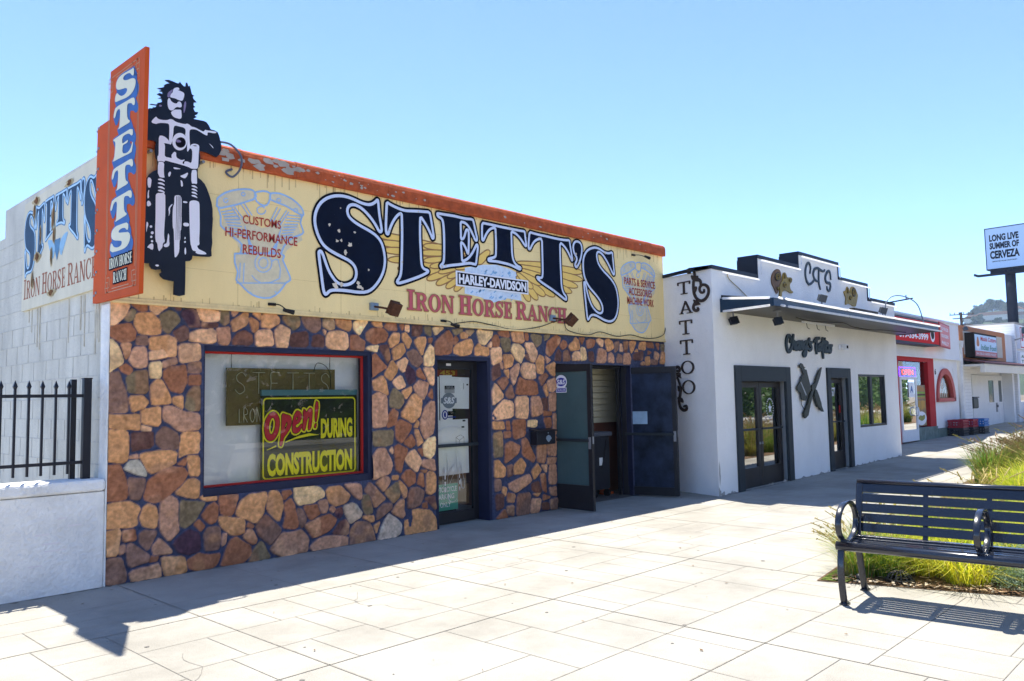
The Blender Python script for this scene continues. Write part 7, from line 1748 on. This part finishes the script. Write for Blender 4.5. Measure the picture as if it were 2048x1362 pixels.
m_roof = M('hill_house_roof', (.42, .19, .11), .8); m_hwall = M('hill_house_wall', (.62, .56, .48), .8)
hill_r = random.Random(5)
def hill_at(b_, r): return -2+hz_(b_, r)*math.sin(min(1, (r-450)/350)*math.pi/2)
proto = None
spots = [(13.25, 790, 11), (13.1, 795, 9), (12.5, 800, 14), (12.35, 795, 13), (12.2, 800, 11), (12.62, 790, 10), (11.9, 800, 9), (11.5, 800, 10), (11.2, 800, 8), (12.0, 790, 12)]+[(hill_r.uniform(10.3, 14.0), hill_r.uniform(520, 790), hill_r.uniform(5, 10)) for _ in range(75)]+[(hill_r.uniform(0, 10.3), hill_r.uniform(520, 795), hill_r.uniform(6, 11)) for _ in range(70)]
for b_, r, h in spots:
    x, y, z = hp(b_, r, hill_at(b_, r)-.5)
    if proto is None:
        proto = thing('hill_tree', 'dark tree on the hillside', 'tree', (x, y, z), group='trees on the far hill'); off = Vector((x, y, z))
        mb = crown(3, 420, .42, .36, .6, .07); obj('crown', mb, m_htree, proto, local=True); mb = MB(); mb.tube([(0, 0, 0), (.02, 0, .5)], .05, 5, r1=.03); obj('trunk', mb, m_trunk, proto, local=True); t = proto
    else: t = copy_thing(proto, (x, y, z), hill_r.random()*6, 'dark tree on the hillside')
    s = h*hill_r.uniform(.8, 1.1); t.scale = (s*hill_r.uniform(.9, 1.3), s, s)
proto['label'] = 'dark tree on the hillside'
for k, (b_, r, w_, lab) in enumerate(((12.35, 640, 22, 'long house with an orange roof low on the hillside'), (13.35, 660, 13, 'pale house at the left end of the hillside'), (11.3, 700, 12, 'pale house with a flat roof right of the billboard post'), (10.75, 660, 14, 'house with a salmon roof at the right picture edge of the hill'))):
    x, y, z = hp(b_, r, hill_at(b_, r)-1); t = thing('hill_house', lab, 'house', (x, y, z)); mb = MB(); mb.box(x-5, x+5, y-w_/2, y+w_/2, z, z+3.5); obj('wall', mb, m_hwall, t)
    mb = MB(); F = FR((x-5.5, 0, 0), (0, 1, 0), (0, 0, 1), (1, 0, 0)); mb.plate(F, [(y-w_/2-.6, z+3.5), (y+w_/2+.6, z+3.5), (y+w_/2-3, z+5.6), (y-w_/2+3, z+5.6)], 0, 11); obj('roof', mb, m_roof, t)
# ================================================================= PLANTING BED
m_mulch = M('mulch', (.17, .11, .065), .95, var=.55, scale=30, bump=.9, bscale=60)
bed = [(3.97, -4.60), (4.14, -5.2), (4.42, -6.05), (5.0, -7.7), (5.1, -8.4), (40, -8.4), (40, -3.35), (12.2, -3.62), (8.5, -4.0)]
mb = MB(); k = 0
bb = [(3.97, -4.60), (4.42, -6.05), (5.1, -8.4), (8.5, -8.4), (8.5, -4.0)]
mb.poly([(x, y, .006) for x, y in bb]); xs = [8.5, 12.2, 20, 28, 40]; yt = lambda x: np.interp(x, [8.5, 12.2, 40], [-4.0, -3.62, -3.35])
for i in range(4): a, b_ = xs[i], xs[i+1]; mb.quad((a, -8.4, ground_z(a)+.006), (b_, -8.4, ground_z(b_)+.006), (b_, yt(b_), ground_z(b_)+.006), (a, yt(a), ground_z(a)+.006))
struct(obj('planting_soil', mb, m_mulch))
mb = MB(); mb.poly([(4.0, -4.62, .012), (4.05, -4.82, .012), (4.3, -4.86, .012), (4.75, -4.68, .012), (4.7, -4.54, .012)]); mo = obj('moss_patch', mb, M('moss_green', (.10, .14, .02), .95, var=.4, scale=20, bump=.8)); mo['kind'] = 'stuff'
mb = MB()
for i in range(700):
    x, y = 4.05+abs(rnd.gauss(0, .35)), rnd.uniform(-7.2, -4.65); x = max(x, 3.99+(-4.6-y)*.31+.02); a = rnd.random()*3.1; s = rnd.uniform(.008, .03); u = Vector((math.cos(a), math.sin(a), rnd.uniform(-.3, .3))); v = Vector((-math.sin(a), math.cos(a), rnd.uniform(-.3, .3)))*.4; p = Vector((x, y, .016+rnd.random()*.012)); mb.mi = rnd.randrange(3); mb.poly([p-u*s-v*s, p+u*s-v*s, p+u*s+v*s, p-u*s+v*s])
ch = obj('wood_chips', mb, [M('chip_tan', (.36, .25, .15), .9), M('chip_brown', (.16, .09, .05), .9), M('chip_pale', (.50, .42, .32), .9)]); ch['kind'] = 'stuff'
def grass_mesh(seed, n, h, spread, wid, lean, seedheads=0):
    r = random.Random(seed); mb = MB()
    for i in range(n):
        a = r.random()*6.283; rad = spread*.35*r.random()**.5; hh = h*r.uniform(.55, 1.12); ln = lean*r.uniform(.2, 1.15)*h; a2 = a+r.gauss(0, .5); w_ = wid*r.uniform(.7, 1.3)
        b = Vector((rad*math.cos(a), rad*math.sin(a), 0)); d = Vector((math.cos(a2), math.sin(a2), 0)); s = Vector((-d.y, d.x, 0)); pts = []
        for k in range(5): t = k/4; pts.append((b+d*(ln*t**1.8)+Vector((0, 0, hh*(t-.42*t**3*min(1.3, ln/h*1.1)))), w_*(1-t**1.6)+.0003))
        mb.mi = 0 if r.random() < .62 else (1 if r.random() < .7 else 2)
        k0 = len(mb.v)
        for p, w2 in pts: mb.v += [tuple(p-s*w2), tuple(p+s*w2)]
        for k in range(4): mb.f.append((k0+2*k, k0+2*k+1, k0+2*k+3, k0+2*k+2)); mb.m.append(mb.mi)
    for i in range(seedheads):
        a = r.random()*6.283; d = Vector((math.cos(a), math.sin(a), 0)); hh = h*r.uniform(1.0, 1.55); ln = h*r.uniform(.2, .9); pts = [d*(ln*t**2)+Vector((0, 0, hh*(t-.25*t**3))) for t in (0, .25, .5, .75, 1)]
        mb.mi = 2; mb.tube(pts, .0016, 3, cap=False); mb.tube([pts[-2]+(pts[-1]-pts[-2])*.2, pts[-1]], .005, 4)
        for j in range(5): p = pts[-1]+(pts[-2]-pts[-1])*r.random()*.8; mb.poly([p, p+Vector((r.gauss(0, .012), r.gauss(0, .012), .02)), p+Vector((r.gauss(0, .012), r.gauss(0, .012), -.015))])
    return mb
g1 = leaf_mat('grass_yellow_green', (.34, .40, .03), .4, .2); g2 = leaf_mat('grass_lime', (.62, .56, .05), .4, .2); g3 = leaf_mat('grass_straw', (.50, .40, .16), .3, .2)
o1 = leaf_mat('grass_olive', (.17, .19, .05), .35, .3); o2 = leaf_mat('grass_dry_olive', (.30, .27, .09), .3, .3); o3 = leaf_mat('grass_brown_seed', (.30, .20, .10), .3, .3)
dg = leaf_mat('grass_deep_green', (.10, .20, .035), .4, .25)
def proto_plant(name, meshes_mats, parts):
    r = bpy.data.objects.new(name, None); COL.objects.link(r); r.empty_display_size = .1
    for pn, mb, ms in parts: obj(pn, mb, ms, r, local=True)
    return r
def plant_row(name, builders, places, group, labels, cat='grass'):
    protos = {}
    for i, (x, y, s, v) in enumerate(places):
        z = ground_z(x)+.005
        if v not in protos: t = proto_plant(name, None, [('foliage',)+builders[v]()]); protos[v] = t
        else: t = copy_thing(protos[v], (0, 0, 0), 0, '')
        t.location = (x, y, z); t.rotation_euler = (0, 0, rnd.random()*6.28); t.scale = (s, s, s*rnd.uniform(.9, 1.1)); tag(t, labels, cat, group)
B_ = {0: lambda: (grass_mesh(1, 380, .50, .45, .0030, 1.15), [g1, g2, g3]), 1: lambda: (grass_mesh(2, 380, .46, .5, .0032, 1.35), [g2, g1, g3]), 2: lambda: (grass_mesh(3, 360, .56, .4, .0030, .85, 12), [dg, g1, g3])}
near = [(4.40, -4.80, .9, 2), (4.66, -4.84, 1.05, 2), (4.50, -5.0, .75, 2), (4.92, -4.98, 1.1, 0), (4.80, -5.22, .9, 1), (4.66, -5.55, 1.0, 1), (4.98, -5.42, 1.15, 0), (5.25, -4.9, 1.1, 1), (5.25, -5.72, 1.1, 0), (5.45, -5.25, 1.2, 2), (5.5, -5.95, 1.2, 1), (5.8, -5.0, 1.2, 0), (5.9, -5.55, 1.2, 0), (6.3, -5.2, 1.2, 2), (6.2, -6.0, 1.2, 1), (5.9, -6.6, 1.2, 1), (6.7, -5.6, 1.2, 0),]
plant_row('grass_clump', B_, near, 'grass tufts behind the bench', 'tuft of bright yellow green ornamental grass in the planting bed behind the bench')
tall = [(4.45, -4.70, .9, 0), (4.34, -4.72, .6, 0)]
plant_row('wispy_grass', {0: lambda: (grass_mesh(9, 70, .5, .25, .0020, .8, 34), [g3, g1, g3])}, tall, 'wispy seeding grasses at the bed corner', 'wispy pale seeding grass arching over the bed corner beside the bench')
O_ = {0: lambda: (grass_mesh(11, 320, .62, .5, .0055, .6, 26), [o1, o2, o3]), 1: lambda: (grass_mesh(12, 320, .55, .55, .0055, .8, 18), [o2, o1, o3]), 2: lambda: (grass_mesh(13, 320, .6, .5, .005, .6, 10), [dg, o1, o2])}
far = []
for i in range(64):
    x = 12.3+21*rnd.random()**1.4; y = yt(x)-.3-abs(rnd.gauss(0, 1.3)); far.append((x, max(y, -8), rnd.uniform(.85, 1.35)*(1+.02*(x-12)), rnd.choice((0, 0, 1, 1, 2))))
far = [(12.45, -4.0, 1.0, 0), (12.6, -4.4, 1.1, 2), (13.0, -4.05, 1.1, 1), (12.5, -4.8, 1.0, 0), (13.4, -4.2, 1.2, 0), (12.9, -4.7, 1.2, 1), (13.6, -4.8, 1.3, 0), (12.6, -5.2, 1.1, 2)]+far
plant_row('olive_grass', O_, far, 'olive grasses in the far planting bed', 'clump of tall olive brown grass in the bed far beyond the bench')
mid = [(7.2+4.4*rnd.random(), -4.7-3.3*rnd.random(), rnd.uniform(1, 1.3), rnd.choice((0, 1, 2))) for _ in range(46)]
plant_row('meadow_grass', {k: B_[k] for k in B_}, mid, 'grass tufts in the middle of the planting bed', 'tuft of green grass in the middle of the long planting bed')
def shrub_mesh(seed, n, r_, h):
    r = random.Random(seed); mb = MB()
    for i in range(n):
        a = r.random()*6.28; ph = r.random()**.6*1.5; d = Vector((math.cos(a)*math.sin(ph), math.sin(a)*math.sin(ph), math.cos(ph)*h/r_)); p0_ = d*r_*r.uniform(.45, 1.0); p0_.z = abs(p0_.z)+.02
        for k in range(5):
            p = p0_+Vector((r.gauss(0, .02), r.gauss(0, .02), r.gauss(0, .02))); u = (d.normalized()+Vector((r.gauss(0, .7), r.gauss(0, .7), r.gauss(0, .7)))).normalized(); v = u.orthogonal().normalized(); s = r.uniform(.012, .024); mb.mi = r.randrange(2); mb.poly([p, p+u*s*.5+v*s*.35, p+u*s*1.3, p+u*s*.5-v*s*.35])
    return mb
s1 = leaf_mat('sage_leaf', (.20, .28, .20), .25, .2); s2 = leaf_mat('sage_leaf_pale', (.34, .43, .34), .25, .2)
plant_row('sage_shrub', {0: lambda: (shrub_mesh(4, 750, .34, .34), [s1, s2])}, [(4.70, -5.93, .75, 0), (4.98, -5.88, 1.0, 0), (5.05, -6.2, 1.05, 0), (4.95, -6.5, 1.0, 0), (5.4, -6.45, 1.1, 0), (5.1, -6.95, 1.0, 0)], 'sage shrubs right of the bench grasses', 'low grey green sage shrub at the right of the grass tufts', 'shrub')
plant_row('far_sage_shrub', {0: lambda: (shrub_mesh(6, 700, .45, .42), [s1, s2])}, [(12.7, -4.55, 1., 0), (12.75, -5.0, 1.1, 0), (13.3, -4.5, 1.2, 0), (13.8, -5.2, 1.3, 0)], 'sage shrubs among the far grasses', 'low grey green sage shrub among the olive grasses far beyond the bench', 'shrub')
# drain dome and marker
c = (4.339, -5.139)
t = thing('drain_grate', 'black ribbed dome drain grate in the mulch behind the bench', 'drain', (c[0], c[1], 0)); mb = MB()
for k in range(14):
    a = 2*math.pi*k/14; mb.tube([(c[0]+.1*math.cos(a)*math.cos(q), c[1]+.1*math.sin(a)*math.cos(q), .012+.085*math.sin(q)) for q in np.linspace(0, 1.45, 6)], .0055, 5)
obj('ribs', mb, M('worn_black_iron', (.05, .05, .052), .6), t); mb = MB(); mb.lathe((c[0], c[1], .0), [(.085, .012), (.115, .012), (.115, .03), (.1, .035), (.085, .03)], 22); mb.lathe((c[0], c[1], 0), [(.0, .1), (.025, .098), (.03, .088), (0, .085)], 12); obj('ring', mb, m_cable, t)
c = (4.139, -4.892)
t = thing('bed_marker', 'small black cap of a sprinkler at the corner of the planting bed', 'sprinkler', (c[0], c[1], 0)); mb = MB(); mb.lathe((c[0], c[1], 0), [(.02, 0), (.02, .04), (0, .04)], 12); obj('riser', mb, m_cable, t); mb = MB(); mb.lathe((c[0], c[1], .041), [(0, 0), (.03, 0), (.03, .022), (.022, .028), (0, .028)], 14); obj('cap', mb, M('worn_black', (.05, .05, .055), .5), t)
# ================================================================= BENCH
m_bench = M('bench_black_enamel', (.010, .013, .022), .22, var=.15, scale=4, spec=.5, coat=.25)
bn = thing('park_bench', 'glossy black slatted metal bench with looped armrests', 'bench', (3.33, -5.05, 0), -math.pi/2+math.radians(5))
# local: x along the bench, y towards the back (+x of the street), z up
Lb = 1.83
def loc(name, mb, bevel=.0, smooth=False): return obj(name, mb, m_bench, bn, smooth=smooth, bevel=bevel, local=True)
def bar(x, pts, w_=.045, th=.011):
    mb = MB(); p = smooth_line(pts, 5); n_ = len(p); k0 = len(mb.v)
    for i, (a, b) in enumerate(p):
        ta, tb = p[min(i+1, n_-1)][0]-p[max(i-1, 0)][0], p[min(i+1, n_-1)][1]-p[max(i-1, 0)][1]; l_ = math.hypot(ta, tb); na, nb = -tb/l_*th, ta/l_*th
        mb.v += [(x-w_/2, a+na, b+nb), (x+w_/2, a+na, b+nb), (x+w_/2, a-na, b-nb), (x-w_/2, a-na, b-nb)]
    for i in range(n_-1):
        for j in range(4): a, b = k0+4*i+j, k0+4*i+(j+1) % 4; mb.f.append((a, b, b+4, a+4)); mb.m.append(0)
    mb.f += [(k0+3, k0+2, k0+1, k0), tuple(k0+4*(n_-1)+j for j in range(4))]; mb.m += [0, 0]
    return mb
def ellp(a0, a1, n=22): return [(.185+.225*math.cos(a), .585+.145*math.sin(a)) for a in np.linspace(a0, a1, n)]
for x in (.02, Lb-.02):
    fr = loc('end_frame', bar(x, [(-.03, .425), (.1, .415), (.3, .40), (.42, .42), (.47, .55), (.53, .72), (.565, .84)], .05, .013), .006, True)
    for nm, pts in (('leg', [(.03, .0), (.005, .08), (-.018, .2), (-.012, .32), (.02, .43)]), ('leg', [(.57, .0), (.535, .08), (.49, .22), (.455, .34), (.43, .43)])):
        g = loc(nm, bar(x, pts, .048, .013), .006, True); mb = MB(); a, b = pts[0]; mb.box(x-.03, x+.03, a-.035, a+.045, 0, .012); mb.lathe((x, a+.005, .012), [(.03, 0), (.02, .025), (0, .03)], 10); f = obj('foot', mb, m_bench, g, local=True, bevel=.003)
for x in (.02, Lb/2, Lb-.02): loc('armrest', bar(x, ellp(-2.15, 4.0), .042, .012), .006, True)
for x in (Lb*.27, Lb/2, Lb*.73): loc('support_strap', bar(x, [(.0, .412), (.2, .392), (.43, .402), (.492, .52), (.548, .70), (.578, .83)], .036, .005), .002, True)
for k in range(7):
    y0 = .02+k*.062; z = .445-.022*math.sin(k/6*math.pi); mb = MB(); mb.box(-.0, Lb, y0, y0+.054, z-.009, z+.009); loc('seat_slat', mb, .006)
mb = MB(); mb.tube([(-.01, .0, .43), (Lb+.01, .0, .43)], .033, 14); loc('seat_front_roll', mb, 0, True)
bk = lambda u: (.455+.115*u, .47+.375*u)
for k in range(5):
    (a, b), (a2, b2) = bk(.02+k*.195), bk(.02+k*.195+.165); mb = MB(); nx_, nz_ = -.955*.009, .29*.009
    q = [(a+nx_, b+nz_), (a2+nx_, b2+nz_), (a2-nx_, b2-nz_), (a-nx_, b-nz_)]; mb.plate(FR((0, 0, 0), (0, 1, 0), (0, 0, 1), (1, 0, 0)), q, .03, Lb-.03); loc('back_slat', mb, .006)
mb = MB(); mb.tube([(.0, .572, .85), (Lb, .572, .85)], .02, 12); loc('top_rail', mb, 0, True)
# ================================================================= ACROSS THE STREET (seen in the shop glass)
m_leafA = leaf_mat('street_tree_leaves', (.05, .10, .025), .35)
def street_tree(x, y, seed, lab, s):
    t = thing('street_tree', lab, 'tree', (x, y, -.4)); mb = MB(); mb.tube([(x, y, -.4), (x+.05, y, 1.2), (x-.05, y+.05, 2.4)], .16, 8, r1=.1)
    for a in range(4): mb.tube([(x-.05, y+.05, 2.2), (x+.7*math.cos(a*1.6), y+.7*math.sin(a*1.6), 3.2), (x+1.3*math.cos(a*1.6), y+1.3*math.sin(a*1.6), 4.2)], .07, 6, r1=.02)
    obj('trunk', mb, m_trunk, t); c_ = crown(seed, 2600, 2.1*s, 1.5*s, 3.9, .13); c_.v = [(v[0]+x, v[1]+y, v[2]) for v in c_.v]; obj('crown', c_, m_leafA, t)
for k, x in enumerate((10, 24, 33, 43, 52, 63, 76)): street_tree(x, -21+.6*(k % 3), 30+k, ('broad green street tree across the road', 'tall green street tree across the road', 'small green street tree across the road', 'leafy green tree across the road opposite the studio', 'round green street tree across the road', 'full green street tree across the road', 'far green street tree across the road')[k], 1+.12*(k % 3))
mb = crown(77, 9000, 1, 1, 0, .11, 60); r_ = random.Random(8); mb.v = []; mb.f = []; mb.m = []
for i in range(12000):
    p = Vector((r_.uniform(10, 95), -23.6+r_.uniform(-.6, .6), r_.uniform(-.4, 3.3))); u = Vector((r_.gauss(0, 1), r_.gauss(0, 1), r_.gauss(0, 1))).normalized(); v = u.orthogonal(); mb.poly([p-u*.26, p+v*.15, p+u*.26, p-v*.15])
t = obj('hedge', mb, leaf_mat('hedge_leaves', (.06, .12, .03))); tag(t, 'long clipped green hedge across the road', 'hedge')

t = thing('bounce_building', 'long pale building added behind the hedge across the road to bounce sunlight', 'building', (35, -28, 0)); mb = MB(); mb.box(-40, 110, -40, -28, -.4, 8.0); obj('wall', mb, M('bounce_stucco', (.74, .70, .62), .9, var=.1), t)  # unseen building added to throw sunlight back onto the shaded shop fronts
for x in range(-12, 106, 6): mb = MB(); mb.box(x, x+2.4, -28, -27.97, 4.6, 6.6); obj('window', mb, M('opposite_glass', (.03, .04, .05), .1), t)

# ================================================================= AIR: even pale haze that fades the far hill
mb = MB(); mb.box(-310, 1510, -610, 810, -6, 110)
m = bpy.data.materials.new('haze_air'); m.use_nodes = True; q = m.node_tree; q.nodes.remove(q.nodes['Principled BSDF'])
v = q.nodes.new('ShaderNodeVolumePrincipled'); v.inputs['Color'].default_value = (.66, .83, 1, 1); v.inputs['Density'].default_value = .00036; v.inputs['Anisotropy'].default_value = .2
q.links.new(v.outputs[0], q.nodes['Material Output'].inputs['Volume'])
hz = obj('haze', mb, m); hz['kind'] = 'stuff'
